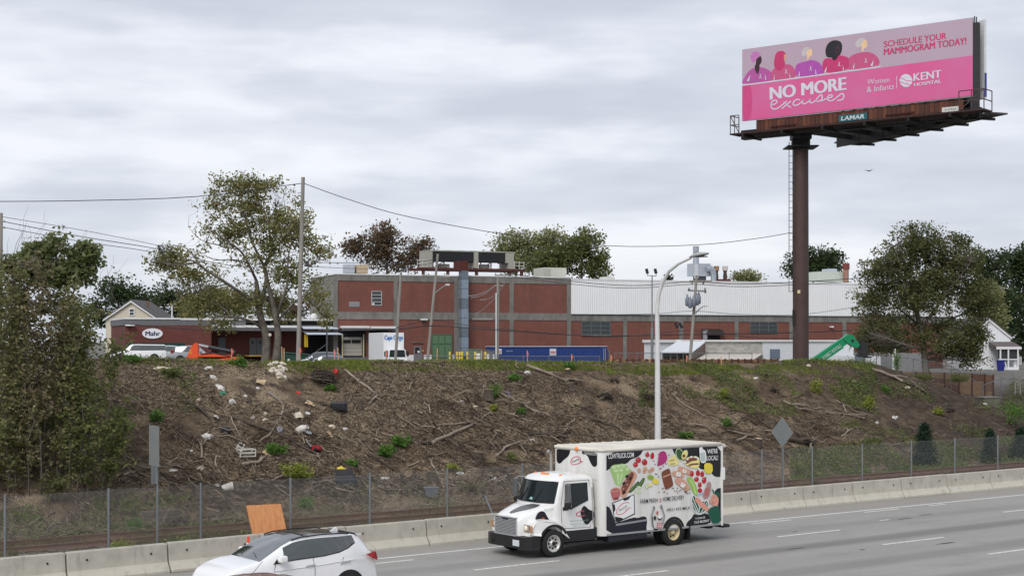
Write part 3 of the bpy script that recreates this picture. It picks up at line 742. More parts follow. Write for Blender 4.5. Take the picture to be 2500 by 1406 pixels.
    p.sh(PYE, [(846, 335), (880, 310), (900, 284), (935, 300), (942, 330), (968, 345), (970, 385), (935, 402), (840, 402)]); p.sh(BRN, *stroke([(860, 352), (915, 335)], 9), *stroke([(872, 385), (925, 380)], 9))
    p.sh(LG2, ell(978, 275, 46, 74, -18)); p.sh(AVO, ell(978, 275, 38, 66, -18)); p.sh(AVO, ell(1033, 278, 40, 66, 22)); p.sh(PYE, ell(1033, 278, 32, 57, 22)); p.sh(BRN, ell(1024, 292, 18, 20))
    p.sh(PYE, [(1013, 375), (1060, 308), (1120, 295), (1192, 300), (1207, 350), (1200, 412), (1178, 442), (1100, 425), (1060, 398)]); p.sh(BRN, [(1015, 372), (1060, 318), (1190, 302), (1180, 345), (1110, 350), (1060, 385)], [(1070, 398), (1110, 378), (1200, 372), (1200, 392), (1112, 398), (1085, 415)]); p.sh(INKW, *[ell(x, y, 15, 12) for x, y in ((1038, 362), (1065, 328), (1108, 304), (1158, 305), (1185, 320))])
    p.sh(BRN, [(765, 482), (800, 455), (860, 430), (872, 480), (890, 560), (906, 628), (860, 660), (820, 676), (800, 640), (780, 560)]); p.sh(TAN, *stroke([(785, 535), (870, 500)], 14))
    p.sh(TAN, [(890, 475), (930, 460), (1030, 490), (1025, 540), (960, 532), (890, 520)], [(970, 405), (1100, 450), (1090, 515), (950, 462)], [(935, 530), (1030, 560), (1092, 640), (1075, 697), (1010, 667), (915, 590)]); p.sh(INKW, [(940, 475), (990, 482), (985, 528), (935, 518)], [(1015, 440), (1055, 455), (1045, 490), (1005, 475)], [(1000, 590), (1045, 620), (1015, 655), (980, 635)]); p.sh(RED, ell(1032, 462, 7, 6), ell(965, 498, 6, 6), ell(1012, 612, 6, 6))
    p.sh(LIM, ell(645, 535, 40, 27, 15)); p.sh(YEL, ell(698, 582, 38, 32, 25)); p.sh(LG2, ell(602, 635, 17, 32, 15)); p.sh(PYE, ell(640, 622, 26, 18, -20))
    p.sh(P('p_celery', (160, 200, 90)), [(1052, 545), (1080, 530), (1110, 535), (1150, 600), (1172, 650), (1178, 738), (1155, 748), (1120, 690), (1090, 620)]); p.sh(LG2, *stroke([(1090, 560), (1135, 630), (1160, 730)], 10))
    p.sh(YEL, [(1252, 385), (1280, 370), (1345, 378), (1355, 440), (1345, 485), (1290, 497), (1258, 470)])
    p.sh(INKW, [(1197, 190), (1232, 178), (1238, 215), (1262, 225), (1276, 250), (1282, 360), (1240, 376), (1210, 360), (1200, 250)]); p.sh(P('p_milk', (190, 205, 205)), [(1208, 255), (1262, 250), (1270, 350), (1222, 358)])
    p.sh(MAU, [(1290, 600), (1310, 584), (1336, 602), (1330, 690), (1305, 760), (1275, 785), (1240, 770), (1252, 690), (1285, 640)]); p.sh(DUS, ell(1285, 705, 28, 52, 12))
    bean = random.Random(4)
    p.sh(BRN, *[ell(bean.uniform(720, 1090), bean.uniform(655, 735), 10, 5, bean.uniform(-70, 70), 7) for _ in range(20)]); p.sh(INK, *[ell(x, y, 11, 5, a, 7) for x, y, a in ((697, 497, 40), (712, 500, 20), (735, 530, 50), (900, 662, 10), (950, 660, 50), (985, 680, 30), (1040, 708, -60), (1085, 715, 10))])
    p.text(INK, 'FARM FRESH', ((526, 838), (724, 818), (722, 772), (524, 788)), offset=.004); p.text(INK, 'HOME DELIVERY', ((782, 810), (1027, 785), (1024, 738), (780, 762)), offset=.004); p.text(INK, '(401) 435-MILK', ((828, 934), (1100, 908), (1098, 866), (826, 890)), offset=.002)
    p.sh(RED, ell(752, 783, 12, 6, 20), ell(752, 812, 12, 6, -10))
    # cow with cutlery
    p.sh(GRY, *stroke([(682, 880), (668, 930), (652, 980), (665, 1100)], 14), ell(680, 882, 12, 22), *stroke([(766, 870), (785, 930), (800, 970), (780, 1080)], 14), ell(764, 872, 13, 24))
    p.sh(INK, *stroke([(660, 985), (672, 1105), (690, 1130)], 8), ell(690, 1000, 14, 26), ell(702, 1130, 26, 10), ell(745, 1000, 26, 24)); p.sh(INKW, ell(745, 985, 25, 24)); p.sh(DUS, ell(718, 940, 12, 22, 15), [(718, 1050), (772, 1052), (768, 1122), (710, 1112)])
    p.sh(INKW, *stroke([(715, 1075), (770, 1078)], 4), *stroke([(715, 1095), (770, 1098)], 4), *stroke([(735, 1052), (730, 1115)], 4), *stroke([(755, 1052), (750, 1118)], 4))
    # the milkman and his crate
    p.sh(INKW, [(1108, 705), (1205, 812), (1308, 778), (1300, 905), (1190, 980), (1105, 885)]); p.sh(DGR, [(1116, 718), (1200, 826), (1300, 792), (1290, 898), (1190, 968), (1114, 880)])
    p.sh(INKW, *stroke([(1120, 760), (1192, 940)], 8), *stroke([(1150, 765), (1192, 860)], 8), *stroke([(1116, 820), (1180, 955)], 8), *stroke([(1210, 950), (1290, 820)], 8), *stroke([(1205, 890), (1270, 805)], 8), *stroke([(1200, 826), (1192, 965)], 8))
    p.sh(P('p_blueband', (150, 180, 215)), *stroke([(1180, 738), (1240, 715)], 14))
    p.sh(DGR, [(1302, 912), (1328, 880), (1380, 866), (1420, 862), (1438, 950), (1448, 1052), (1342, 1066), (1326, 1010), (1296, 948)]); p.sh(SKIN, [(1148, 775), (1165, 762), (1190, 772), (1240, 825), (1300, 880), (1312, 900), (1285, 930), (1220, 880), (1150, 812)], [(1338, 742), (1378, 722), (1412, 750), (1418, 790), (1412, 850), (1372, 866), (1334, 840), (1345, 800), (1334, 785)], [(1302, 800), (1325, 790), (1330, 830), (1312, 840)])
    p.sh(DGR, [(1340, 662), (1365, 690), (1372, 720), (1392, 700), (1425, 702), (1442, 735), (1412, 780), (1400, 745), (1365, 724), (1345, 690)]); p.sh(INK, *stroke([(1352, 768), (1366, 762)], 5), *stroke([(1345, 825), (1370, 830)], 5))
    p.text(INKW, '"I WANNA BE', ((1148, 1020), (1262, 1002), (1260, 980), (1146, 996)), offset=.005); p.text(INKW, 'YOUR MILKMAN!"', ((1136, 1066), (1312, 1042), (1310, 1012), (1134, 1036)), offset=.005)
    p.build('mural', tbox)
mural()
def front_print():
    def conv(x, y, lift):   # box front, from the wide zoom of the truck
        px, py = 1180+x/4.018, 1030+y/4.018
        q = TINV @ on_plane(px, py, Vector((tx_, ty_, 0))+Vector((D[0]*1.74, D[1]*1.74, 0)), (D[0], D[1], 0)); return (-1.74+.002+lift, min(max(q.y, -1.0), 1.0), min(q.z, 3.04))
    p = Print(conv, .002)
    p.sh(INK, [(705, 245), (855, 262), (850, 300), (835, 335), (790, 370), (755, 408), (730, 400), (712, 360), (705, 330)], [(968, 272), (1130, 285), (1128, 380), (1118, 420), (1095, 442), (1070, 430), (1045, 385), (1020, 320), (968, 315)])
    p.text(INKW, 'COWTRUCK.COM', ((988, 318), (1112, 326), (1114, 302), (990, 294)))
    PK = P('p_pink', (214, 90, 120)); p.sh(PK, *stroke([(975, 385), (935, 405), (890, 418), (862, 410), (858, 375), (885, 345), (925, 335), (955, 350), (950, 390)], 7), *stroke([(940, 382), (980, 384)], 4)); p.text(INK, 'Munroe', ((880, 402), (945, 366), (938, 345), (872, 380)))
    p.build('front_print', tbox)
    def door(x, y, lift):
        px, py = 1200+x/4.0167, 1030+y/4.0167
        q = TINV @ on_plane(px, py, Vector((tx_, ty_, 0))+Vector((-NN[0], -NN[1], 0)), (NN[0], NN[1], 0)); return (q.x, 1.0+.004+lift, q.z)
    p = Print(door, .002); TEAL = P('teal_print', (150, 185, 180))
    p.sh(INK, [(880, 850), (905, 815), (930, 830), (945, 850), (990, 870), (1012, 890), (1005, 940), (975, 965), (945, 1003), (915, 1000), (900, 970), (880, 930), (870, 890)])
    p.sh(PK, *stroke([(915, 912), (870, 920), (830, 918), (832, 892), (870, 872), (905, 865), (905, 890)], 8)); p.text(TEAL, 'East Providence, RI', ((770, 978), (945, 968), (945, 950), (770, 960))); p.text(TEAL, 'www.cowtruck.com', ((772, 1004), (920, 996), (920, 984), (772, 990))); p.text(TEAL, '(401) 435-6455', ((798, 1026), (920, 1018), (920, 1006), (798, 1012)))
    p.build('door_print', truck)
    def hoodc(x, y, lift):
        px, py = 1200+x/4.0167, 1030+y/4.0167
        q = TINV @ on_plane(px, py, Vector((tx_, ty_, 0))+Vector((-NN[0]*.83, -NN[1]*.83, 0)), (NN[0], NN[1], 0))
        return (q.x, float(np.interp(q.x, [-.2, .25, .75, .97], [.92, .82, .69, .61]))+.006+lift, q.z)
    p = Print(hoodc, .003)
    p.sh(INK, [(437, 965), (452, 905), (478, 872), (515, 872), (535, 915), (560, 962), (540, 1005), (512, 980), (490, 962)])
    p.sh(P('amber3', (190, 80, 30)), ell(505, 950, 14, 18)); p.text(TEAL, 'THE DAIRY', ((510, 872), (612, 850), (612, 832), (510, 850))); p.sh(INK, [(636, 892), (682, 892), (682, 904), (636, 904)])
    p.build('fender_print', truck)
    # patches lying on the hood's top and on the fender's shoulder
    m = MB(); R_ = []
    def ht(x, y):
        hw = float(np.interp(x, [-.2, 0, .25, .5, .75, .97], [.90, .86, .80, .735, .67, .585])); zt = float(np.interp(x, [-.2, 0, .25, .5, .75, .9, .97], [1.56, 1.53, 1.475, 1.40, 1.32, 1.255, 1.20]))
        ys = [0, hw*.5, hw-.11, hw-.03, hw]; zs = [zt+.02, zt+.005, zt-.03, zt-.08, zt-.16]
        return float(np.interp(abs(y), ys, zs))
    for x, a, b in ((.02, .32, .40), (.10, .18, .52), (.25, .08, .56), (.4, -.02, .50), (.55, -.04, .42), (.7, -.02, .30), (.82, .0, .2), (.88, .04, .12)):
        R_.append([(x, a+(b-a)*k/5, ht(x, a+(b-a)*k/5)+.012) for k in range(6)])
    m.grid(R_); m.build('hood_patch', mat('hood_patch', (.10, .095, .10), .3, var=.4, coat=.3), truck)
front_print()

# ------------------------------------------------------------------ cars
def car(name, label, paint, loc, rotz, L, hw, roof, belt, prof, ax=(1.35, -1.35), wr=.34, roofmat=None, group=None, spec=None, glass=None):
    """prof: rows (x, top z, belt z, roof half-width factor, zone) nose to tail; zone 'h' hood, 'w' windscreen, 'r' roof, 'b' backlight, 't' tail"""
    root = thing(name, label, 'car', loc, rotz, group)
    glass = glass or CARG
    body, ws, sw, rf, bw = MB(), MB(), MB(), MB(), MB()
    def sec(row):
        x, zt, zb, k, zone = row; w = hw*(1-.16*max(0, (abs(x)/(L/2))-.72)/.28)
        wt = w*k
        pts = [(w*.90, .22), (w*.985, .32), (w, .55), (w*.995, zb-.18), (w*.965, zb)]
        g = zt-zb
        pts += [(w*.965+(wt-w*.965)*.55, zb+g*.5), (wt, zb+g*.86), (wt*.93, zb+g*.955), (wt*.6, zb+g*.995), (0, zt)]
        return [(x, y, z) for y, z in pts]+[(x, -y, z) for y, z in pts[:-1][::-1]]
    S_ = [sec(r) for r in prof]; n = len(S_[0])
    for i in range(len(prof)-1):
        z0, z1 = prof[i][4], prof[i+1][4]
        for j in range(n-1):
            q = [S_[i][j], S_[i][j+1], S_[i+1][j+1], S_[i+1][j]]; jj = min(j, n-2-j)
            tgt = body
            cab_ = z0 in 'wrb' and z1 in 'wrb' and not (z0 == 'w' and prof[i][1]-prof[i][2] < .04 and z1 == 'w' and False)
            if jj in (4, 5) and z0 in 'wrb' and z1 in 'rb' and (spec is None or spec(prof[i][0], prof[i+1][0])): tgt = sw
            elif jj >= 6 and z0 == 'w': tgt = ws if jj >= 7 else body
            elif jj >= 6 and z0 == 'b' and z1 == 'b': tgt = bw if jj >= 7 else body
            elif jj >= 7 and z0 == 'r' and roofmat: tgt = rf
            tgt.add(q, [(0, 1, 2, 3)], True)
    body.poly(S_[0]); body.poly(S_[-1])
    bo = body.build('body', paint, root, fix=False)
    wso = ws.build('windshield', glass, root, fix=False); swo = sw.build('side_window', glass, root, fix=False); bw.build('rear_window', glass, root, fix=False)
    if roofmat: rf.build('roof', roofmat, root, fix=False)
    for o in (bo, wso, swo):
        bm = bmesh.new(); bm.from_mesh(o.data); bmesh.ops.remove_doubles(bm, verts=bm.verts[:], dist=.0005); bm.to_mesh(o.data); bm.free()
    alloy = P('alloy', (170, 172, 175), .35, metal=.5)
    for x in ax:
        for sg in (1, -1):
            MB().lathe([(wr+.075, -.012), (wr+.075, .004)], 26, (x, sg*hw, wr+.03), 'y').build('wheel_well_shade', BLACKP, root)  # flat black disc on the body side stands in for shade inside the wheel well
            wheel(root, x, sg*(hw-.09), wr, .215, alloy, sg, None, .0, 5)
    for sg in (1, -1):
        mx = [r[0] for r in prof if r[4] == 'r'][0]
        MB().box(mx+.30, mx+.50, sg*(hw+.10)-.10, sg*(hw+.10)+.10, belt+.0, belt+.17, .05).build('mirror', paint, root)
    return root
CARG = mat('car_glass', (.03, .038, .038), .04, spec=1., var=.1, coat=1.)
def extras(root, hw, rear, tail, front, hl, red=True):
    """tail and head lamps; each entry (x0,x1,y0,y1,z0,z1) on the left, mirrored"""
    RL = P('tail_red', (165, 18, 30), .2)
    for sg in (1, -1):
        a = tail; MB().box(a[0], a[1], min(sg*a[2], sg*a[3]), max(sg*a[2], sg*a[3]), a[4], a[5], .02).build('tail_light', RL, root)
        a = hl; MB().box(a[0], a[1], min(sg*a[2], sg*a[3]), max(sg*a[2], sg*a[3]), a[4], a[5], .02).build('headlight', P('lamp_clear', (215, 220, 225), .15), root)
WPAINT = mat('pearl_white', (.80, .80, .805), .25, var=.03, coat=.8, spec=.5)
sx, sy = st(17.42, 33.25)
SUVP = [(1.86, .62, .60, .85, 'h'), (1.82, .82, .78, .85, 'h'), (1.72, .955, .92, .86, 'h'), (1.54, 1.06, 1.0, .87, 'h'), (1.3, 1.13, 1.06, .88, 'h'), (1.1, 1.17, 1.11, .88, 'h'), (.84, 1.195, 1.13, .88, 'w'), (.53, 1.37, 1.14, .86, 'w'), (.24, 1.53, 1.155, .82, 'w'), (-.03, 1.635, 1.165, .785, 'r'), (-.2, 1.67, 1.17, .78, 'r'), (-.45, 1.70, 1.18, .78, 'r'),
        (-.85, 1.705, 1.20, .775, 'r'), (-1.25, 1.69, 1.25, .77, 'r'), (-1.5, 1.675, 1.33, .765, 'r'), (-1.72, 1.66, 1.45, .76, 'r'), (-1.9, 1.635, 1.30, .75, 'b'), (-2.06, 1.47, 1.25, .77, 'b'), (-2.25, 1.22, 1.18, .82, 'b'), (-2.36, 1.02, .98, .86, 't'), (-2.43, .75, .72, .88, 't'), (-2.42, .45, .42, .88, 't')]
suv = car('suv', 'white suv with black panoramic roof driving beside the concrete barrier', WPAINT, (sx, sy, 0), ANG+PI, 4.4, .94, 1.68, 1.16, SUVP, (1.12, -1.52), .36, mat('black_roof_glass', (.02, .021, .026), .12, coat=.5, spec=.6), None, lambda a, b: a > -1.7 and a < .6)
def suv_more():
    RLm = P('tail_red', (165, 18, 30), .2)
    for sg in (1, -1):
        y = sg*.935
        MB().tube([(-.03, sg*.70, 1.635), (-.28, sg*.715, 1.685), (-.9, sg*.72, 1.712), (-1.45, sg*.71, 1.692), (-1.62, sg*.70, 1.67)], .018, 6).build('roof_rail', BLACKP, suv)
        t = MB(); t.poly([(-2.0, sg*.935, 1.16), (-2.33, sg*.845, 1.19), (-2.41, sg*.80, 1.02), (-2.36, sg*.845, .97), (-2.2, sg*.91, 1.04)])
        t.add([(-2.33, sg*.85, 1.19), (-2.40, sg*.5, 1.15), (-2.44, sg*.5, 1.0), (-2.41, sg*.81, .99)], [(0, 1, 2, 3)]); t.build('tail_light', RLm, suv)
        MB().poly([(1.62, sg*.86, .93), (1.81, sg*.72, .84), (1.84, sg*.66, .74), (1.58, sg*.9, .82)]).build('headlight', P('lamp_clear', (215, 220, 225), .15), suv)
        for hx in (-.42, -1.40):
            MB().tube([(hx+.12, sg*.938, 1.0), (hx+.06, sg*.97, 1.02), (hx-.10, sg*.97, 1.03), (hx-.14, sg*.938, 1.03)], .016, 6).build('handle', CHROME, suv)
        # door gaps and the black frame of the glass
        g = MB(); g.tube([(.52, sg*.938, .45), (.56, sg*.942, .85), (.50, sg*.925, 1.12)], .006, 4); g.tube([(-.55, sg*.942, .42), (-.56, sg*.944, .9), (-.52, sg*.915, 1.18)], .006, 4); g.tube([(-1.28, sg*.942, .95), (-1.36, sg*.935, 1.15)], .006, 4); g.build('door_gap', P('gap_grey', (92, 92, 95)), suv)
        MB().tube([(.48, sg*.915, 1.15), (-.1, sg*.91, 1.185), (-.85, sg*.91, 1.215), (-1.25, sg*.905, 1.27), (-1.5, sg*.895, 1.34), (-1.66, sg*.86, 1.46)], .012, 5).build('glass_trim', BLACKP, suv)
        MB().tube([(1.6, sg*.93, .88), (.6, sg*.944, .955), (-.6, sg*.946, 1.0), (-1.6, sg*.944, 1.06), (-2.0, sg*.93, 1.09)], .008, 5).build('crease', WPAINT, suv)
        MB().poly([(.56, sg*.93, 1.12), (.32, sg*.925, 1.14), (.44, sg*.90, 1.24)]).build('mirror_foot', BLACKP, suv)
    s = MB(); s.add([(-1.80, .70, 1.672), (-1.80, -.70, 1.672), (-2.06, -.66, 1.63), (-2.06, .66, 1.63), (-1.9, .68, 1.60), (-1.9, -.68, 1.60)], [(0, 1, 2, 3), (3, 2, 5, 4), (0, 3, 4), (1, 5, 2)]); s.build('spoiler', WPAINT, suv)
    MB().prism([(-1.50, 1.675), (-1.72, 1.66), (-1.70, 1.76), (-1.67, 1.765)], -.02, .02, 'y').build('antenna_fin', WPAINT, suv)
    MB().tube([(.66, .1, 1.33), (.76, .45, 1.24)], .01, 4).build('wiper', BLACKP, suv)
    MB().box(-.49, -.45, -.68, .68, 1.705, 1.712).build('sunroof_seam', BLACKP, suv)
suv_more()
SEDAN = [(2.25, .55, .52, .85, 'h'), (2.2, .70, .66, .85, 'h'), (1.9, .82, .78, .86, 'h'), (1.3, .92, .86, .87, 'h'), (.95, .96, .90, .87, 'w'), (.6, 1.16, .92, .82, 'w'), (.2, 1.37, .93, .76, 'w'), (-.05, 1.43, .935, .74, 'r'), (-.4, 1.455, .94, .735, 'r'), (-.8, 1.45, .95, .735, 'r'), (-1.1, 1.415, .96, .74, 'r'),
         (-1.25, 1.38, .97, .745, 'b'), (-1.6, 1.18, .98, .80, 'b'), (-1.85, 1.03, .99, .86, 'b'), (-2.15, .99, .95, .88, 't'), (-2.28, .80, .76, .88, 't'), (-2.27, .45, .42, .88, 't')]
rx, ry = st(14.35, 29.05)
RPAINT = mat('red_paint', (.22, .02, .025), .22, var=.1, coat=1., spec=.6)
red = car('sedan', 'dark red car with thin roof antenna in the lane beside the white suv', RPAINT, (rx, ry, 0), ANG+PI, 4.55, .88, 1.45, .93, SEDAN, (1.35, -1.35), .33)
extras(red, .88, 0, (-2.30, -2.1, .45, .82, .76, .92), 0, (2.05, 2.24, .5, .82, .58, .72))
MB().tube([(-.25, 0, 1.45), (-.55, .0, 1.75)], .006, 5).build('antenna', BLACKP, red)
# ------------------------------------------------------------------ billboard
CORTEN = mat('pole_brown', (.060, .034, .030), .6, .1, .25, 1.5, (.078, .048, .042))
STEELB = mat('frame_black', (.020, .020, .022), .6, .2, .3)
STEELG = mat('frame_grey', (.09, .09, .095), .6, .4, .3)
def billboard():
    A = W(1812, 297, 90.8); B = W(2375, 232, 81.8); A.z = B.z = 19.62; ZT = 23.9
    u = (B-A); Lb = u.length; u.normalize(); up = Vector((0, 0, 1)); nr = u.cross(up).normalized()
    if nr.y > 0: nr = -nr                                   # towards the camera
    bk = -nr
    pole_xy = W(1955, 600, 89.6)
    root = thing('billboard', 'tall pink and grey two sided billboard on a thick brown steel pole', 'billboard', (pole_xy.x, pole_xy.y, 0))
    o = Vector((pole_xy.x, pole_xy.y, 0))
    def Q(a, z, d=0.): return A+u*a+up*(z-A.z)+nr*d-o         # along, height, towards the viewer
    def slab(mb, a0, a1, z0, z1, d0, d1):
        v = [Q(a, z, d) for d in (d0, d1) for z in (z0, z1) for a in (a0, a1)]
        mb.add(v, [(0, 2, 3, 1), (4, 5, 7, 6), (0, 1, 5, 4), (2, 6, 7, 3), (0, 4, 6, 2), (1, 3, 7, 5)])
    # pole
    gz = float(HXY(pole_xy.x, pole_xy.y))
    MB().lathe([(.47, gz-.6), (.47, 8), (.455, 14), (.44, 18.4)], 32).build('pole', CORTEN, root)
    col = MB(); col.lathe([(.44, 17.75), (.62, 17.85), (.62, 17.95), (.55, 18.0), (.56, 18.9)], 24)
    col.box(-.9, .9, -.9, .9, 17.86, 17.93); col.build('collar', STEELB, root)
    MB().box(-.55, .55, -.55, .55, 18.35, 18.95).build('pole_head', STEELB, root)
    # ladder beside the pole
    lp = Vector((-.62, -.15, 0)); lad = MB()
    zl0, zl1 = W(1930, 712, 89.6).z, 18.2
    for dx in (-.10, .12): lad.bar(lp+Vector((dx, 0, zl0)), lp+Vector((dx, 0, zl1)), .035)
    ldr = lad.build('ladder', STEELB, root)
    z = zl0
    while z < zl1:
        MB().bar(lp+Vector((-.10, 0, z)), lp+Vector((.12, 0, z)), .025).build('rung', STEELB, ldr); z += .38
    for zz in (zl0+.05, zl0+3.2, zl0+6.4, zl0+9.6): MB().bar(lp+Vector((.1, 0, zz)), lp+Vector((.35, .1, zz)), .05).build('ladder_bracket', STEELB, ldr)
    MB().box(-.52, -.40, -.3, -.1, 7.4, 8.3).build('junction_box', STEELB, root)
    MB().box(-.28, -.12, -.475, -.44, zl0-.12, zl0+.08).build('warning_plate', P('wp', (220, 205, 160)), root)
    # front face
    f = MB(); slab(f, 0, Lb, A.z, ZT, -.12, 0); face = f.build('front_face', mat('panel_back', (.25, .25, .26), .6), root)
    def conv(x, y, lift):
        q = on_plane(1760+x/3.3784, 20+y/3.3784, A, nr); r = q-A; a = r.dot(u); z = q.z
        return Q(min(max(a, 0), Lb), min(max(z, A.z), ZT), .008+lift)
    p = Print(conv, .0005)
    GREYL = P('bb_grey', (190, 168, 184), .5, var=.06, scale=.4); PINK = mat('bb_pink', C(222, 92, 148), .5, col2=C(214, 110, 160), scale=.35, detail=2); PK2 = P('bb_pink2', (206, 62, 120)); LAV = P('bb_lav', (203, 128, 190)); ORC = P('bb_orchid', (190, 92, 165)); PUR = P('bb_purple', (184, 86, 178)); ROSE = P('bb_rose', (206, 92, 138)); HOT = P('bb_hot', (205, 60, 115)); SK1 = P('bb_dark', (62, 42, 50)); SK2 = P('bb_tan', (222, 160, 140)); SK3 = P('bb_peach', (245, 205, 165)); HAIR = P('bb_hair', (38, 38, 46)); WHT = P('bb_white', (222, 222, 232)); PALE = P('bb_pale', (206, 198, 200))
    p.sh(GREYL, [(150, 340), (2090, 50), (2090, 390), (150, 650)]); p.sh(PINK, [(150, 650), (2090, 390), (2090, 720), (150, 950)], up=False); p.lv += 1
    p.sh(mat('bb_pinkdark', C(216, 78, 136), .5, var=.1), [(176, 640), (205, 637), (250, 630), (262, 780), (245, 925), (176, 935)])
    # five women
    p.sh(ORC, [(178, 600), (205, 555), (240, 510), (280, 492), (330, 488), (385, 505), (420, 530), (440, 590), (420, 602), (178, 632)], [(610, 500), (625, 465), (665, 448), (715, 440), (740, 428), (800, 440), (838, 480), (858, 520), (846, 545), (612, 580)])
    p.sh(PUR, [(612, 505), (628, 468), (668, 450), (715, 442), (740, 428), (800, 442), (836, 480), (856, 520), (846, 545), (640, 577)], up=False)
    p.sh(ROSE, [(405, 560), (425, 510), (470, 480), (540, 462), (590, 475), (615, 520), (620, 580), (430, 608)], [(1030, 480), (1045, 420), (1090, 385), (1160, 365), (1240, 365), (1290, 400), (1313, 445), (1300, 480), (1050, 515)])
    p.sh(PK2, [(835, 470), (850, 425), (880, 412), (920, 420), (960, 390), (1010, 395), (1055, 410), (1060, 470), (1040, 515), (850, 545)], up=False)
    p.sh(SK1, [(275, 495), (292, 450), (288, 420), (300, 395), (328, 392), (340, 430), (330, 460), (318, 470), (322, 495), (303, 560)], [(930, 380), (965, 380), (968, 400), (950, 432), (925, 435), (915, 405)]); p.sh(LAV, [(243, 395), (262, 365), (290, 358), (320, 365), (330, 395), (295, 420), (275, 455), (252, 440)])
    p.sh(HOT, [(445, 395), (465, 362), (505, 352), (530, 365), (540, 395), (522, 430), (535, 470), (500, 520), (460, 515), (435, 480)]); p.sh(SK2, [(520, 390), (535, 380), (545, 408), (535, 432), (522, 432)])
    p.sh(SK3, [(705, 370), (735, 335), (750, 340), (756, 370), (748, 402), (728, 405), (725, 430), (710, 430), (712, 395)], [(1150, 310), (1165, 280), (1190, 260), (1205, 275), (1210, 310), (1200, 332), (1178, 335), (1178, 362), (1160, 362), (1165, 330)]); p.sh(PALE, [(665, 400), (668, 350), (700, 320), (738, 330), (712, 360), (700, 400)], [(1105, 320), (1118, 270), (1160, 245), (1195, 255), (1165, 285), (1150, 330)])
    p.sh(HAIR, [(865, 390), (862, 340), (885, 290), (930, 265), (980, 272), (1002, 300), (1000, 350), (985, 390), (960, 400), (935, 412), (880, 410)]); p.sh(SK1, [(955, 300), (975, 296), (985, 340), (975, 380), (945, 395), (940, 350)])
    p.sh(WHT, *[[(x, y), (x+dx, y-45), (x+dx*.6, y+8)] for x, y, dx in ((215, 600, 28), (375, 588, -12), (435, 590, 10), (575, 575, -10), (640, 560, 14), (790, 545, -12), (855, 525, 20), (1015, 510, -10), (1090, 495, 14), (1235, 475, 26))])
    for x, y in ((327, 565), (540, 525), (742, 500), (977, 465), (1197, 435)):
        p.sh(WHT, *stroke([(x-10, y+18), (x+3, y-8), (x, y-20), (x-4, y-8), (x+9, y+18)], 4), up=False)
    p.lv += 1
    p.sh(WHT, [(176, 634), (1320, 482), (1320, 490), (176, 643)])
    p.text(HOT, 'SCHEDULE YOUR', ((1346, 326), (1860, 256), (1858, 204), (1346, 276)), fat=.0035); p.text(HOT, 'MAMMOGRAM TODAY!', ((1346, 392), (2024, 300), (2024, 244), (1346, 338)), fat=.0035)
    p.text(WHT, 'NO MORE', ((410, 758), (1032, 676), (1030, 570), (408, 655)), fat=.010)
    ex = [(412, 800), (450, 795), (470, 772), (450, 758), (420, 772), (412, 810), (430, 838), (470, 830), (520, 790), (545, 770)]
    p.sh(WHT, *stroke(ex, 9), *stroke([(520, 775), (545, 800), (580, 822)], 9), *stroke([(580, 768), (540, 800), (505, 832)], 9), *stroke([(655, 758), (625, 752), (595, 780), (600, 808), (640, 800), (675, 768), (680, 750), (672, 785), (690, 795), (730, 770), (742, 742), (732, 775), (750, 788), (790, 760)], 9),
         *stroke([(785, 760), (830, 705), (840, 740), (825, 768), (790, 772)], 9), *stroke([(830, 768), (880, 745), (915, 738), (925, 722), (900, 715), (880, 735), (882, 760), (910, 770), (950, 745)], 9), *stroke([(950, 745), (1005, 698), (1020, 730), (1005, 758), (960, 765)], 9))
    p.text(WHT, 'Women', ((1208, 632), (1392, 612), (1392, 570), (1208, 590)), offset=-.005); p.text(WHT, '& Infants', ((1206, 698), (1430, 668), (1430, 622), (1206, 652)), offset=-.005)
    p.sh(WHT, [(1449, 560), (1453, 560), (1453, 664), (1449, 665)], ell(1528, 600, 53, 54, 0, 24)); p.sh(PINK, *stroke([(1480, 575), (1530, 600), (1580, 605)], 6), *stroke([(1475, 610), (1525, 625), (1565, 635)], 6))
    p.text(WHT, 'KENT', ((1592, 604), (1818, 574), (1816, 512), (1592, 542)), fat=.012); p.text(WHT, 'HOSPITAL', ((1596, 648), (1818, 618), (1818, 590), (1596, 620)), fat=.006)
    p.build('poster', face)
    # apron of rusty boards below the face, one by one
    bmt = [mat('apron_a', C(104, 62, 48), .8, var=.3, scale=6), mat('apron_b', C(90, 54, 44), .8, var=.3, scale=6), mat('apron_c', C(116, 70, 53), .8, var=.3, scale=6)]
    a0, a1 = .9, Lb-.55; nb = 46; w = (a1-a0)/nb
    ap = MB(); slab(ap, a0, a1, 18.98, 19.60, -.16, -.13); apo = ap.build('apron', STEELB, root)
    for k in range(nb):
        m = MB(); slab(m, a0+k*w+.012, a0+(k+1)*w-.012, 18.98, 19.60, -.13, -.09+.012*random.random()); m.build('apron_board', bmt[k % 3 if random.random() < .7 else 1], apo)
    for a in (1.9, 9.2): m = MB(); slab(m, a, a+1.7, 19.08, 19.16, -.08, -.02); m.build('apron_slot', mat('slot_rust', C(70, 34, 28), .8), apo)
    pq = MB(); slab(pq, 6.35, 8.1, 18.98, 19.36, -.06, .02); pl = pq.build('name_plate', P('plaque_teal', (40, 98, 108)), root)
    t = MB(); fit_text(t, 'LAMAR', 6.50, 7.95, 19.05, 19.29, lambda a, z: Q(a, z, .026), offset=.02, shear=.1); t.build('lettering', P('plaque_ink', (215, 225, 225)), pl)
    nq = MB(); slab(nq, 12.55, 13.5, 18.93, 19.2, .0, .05); npl = nq.build('number_plate', P('plate_white', (218, 218, 212)), root)
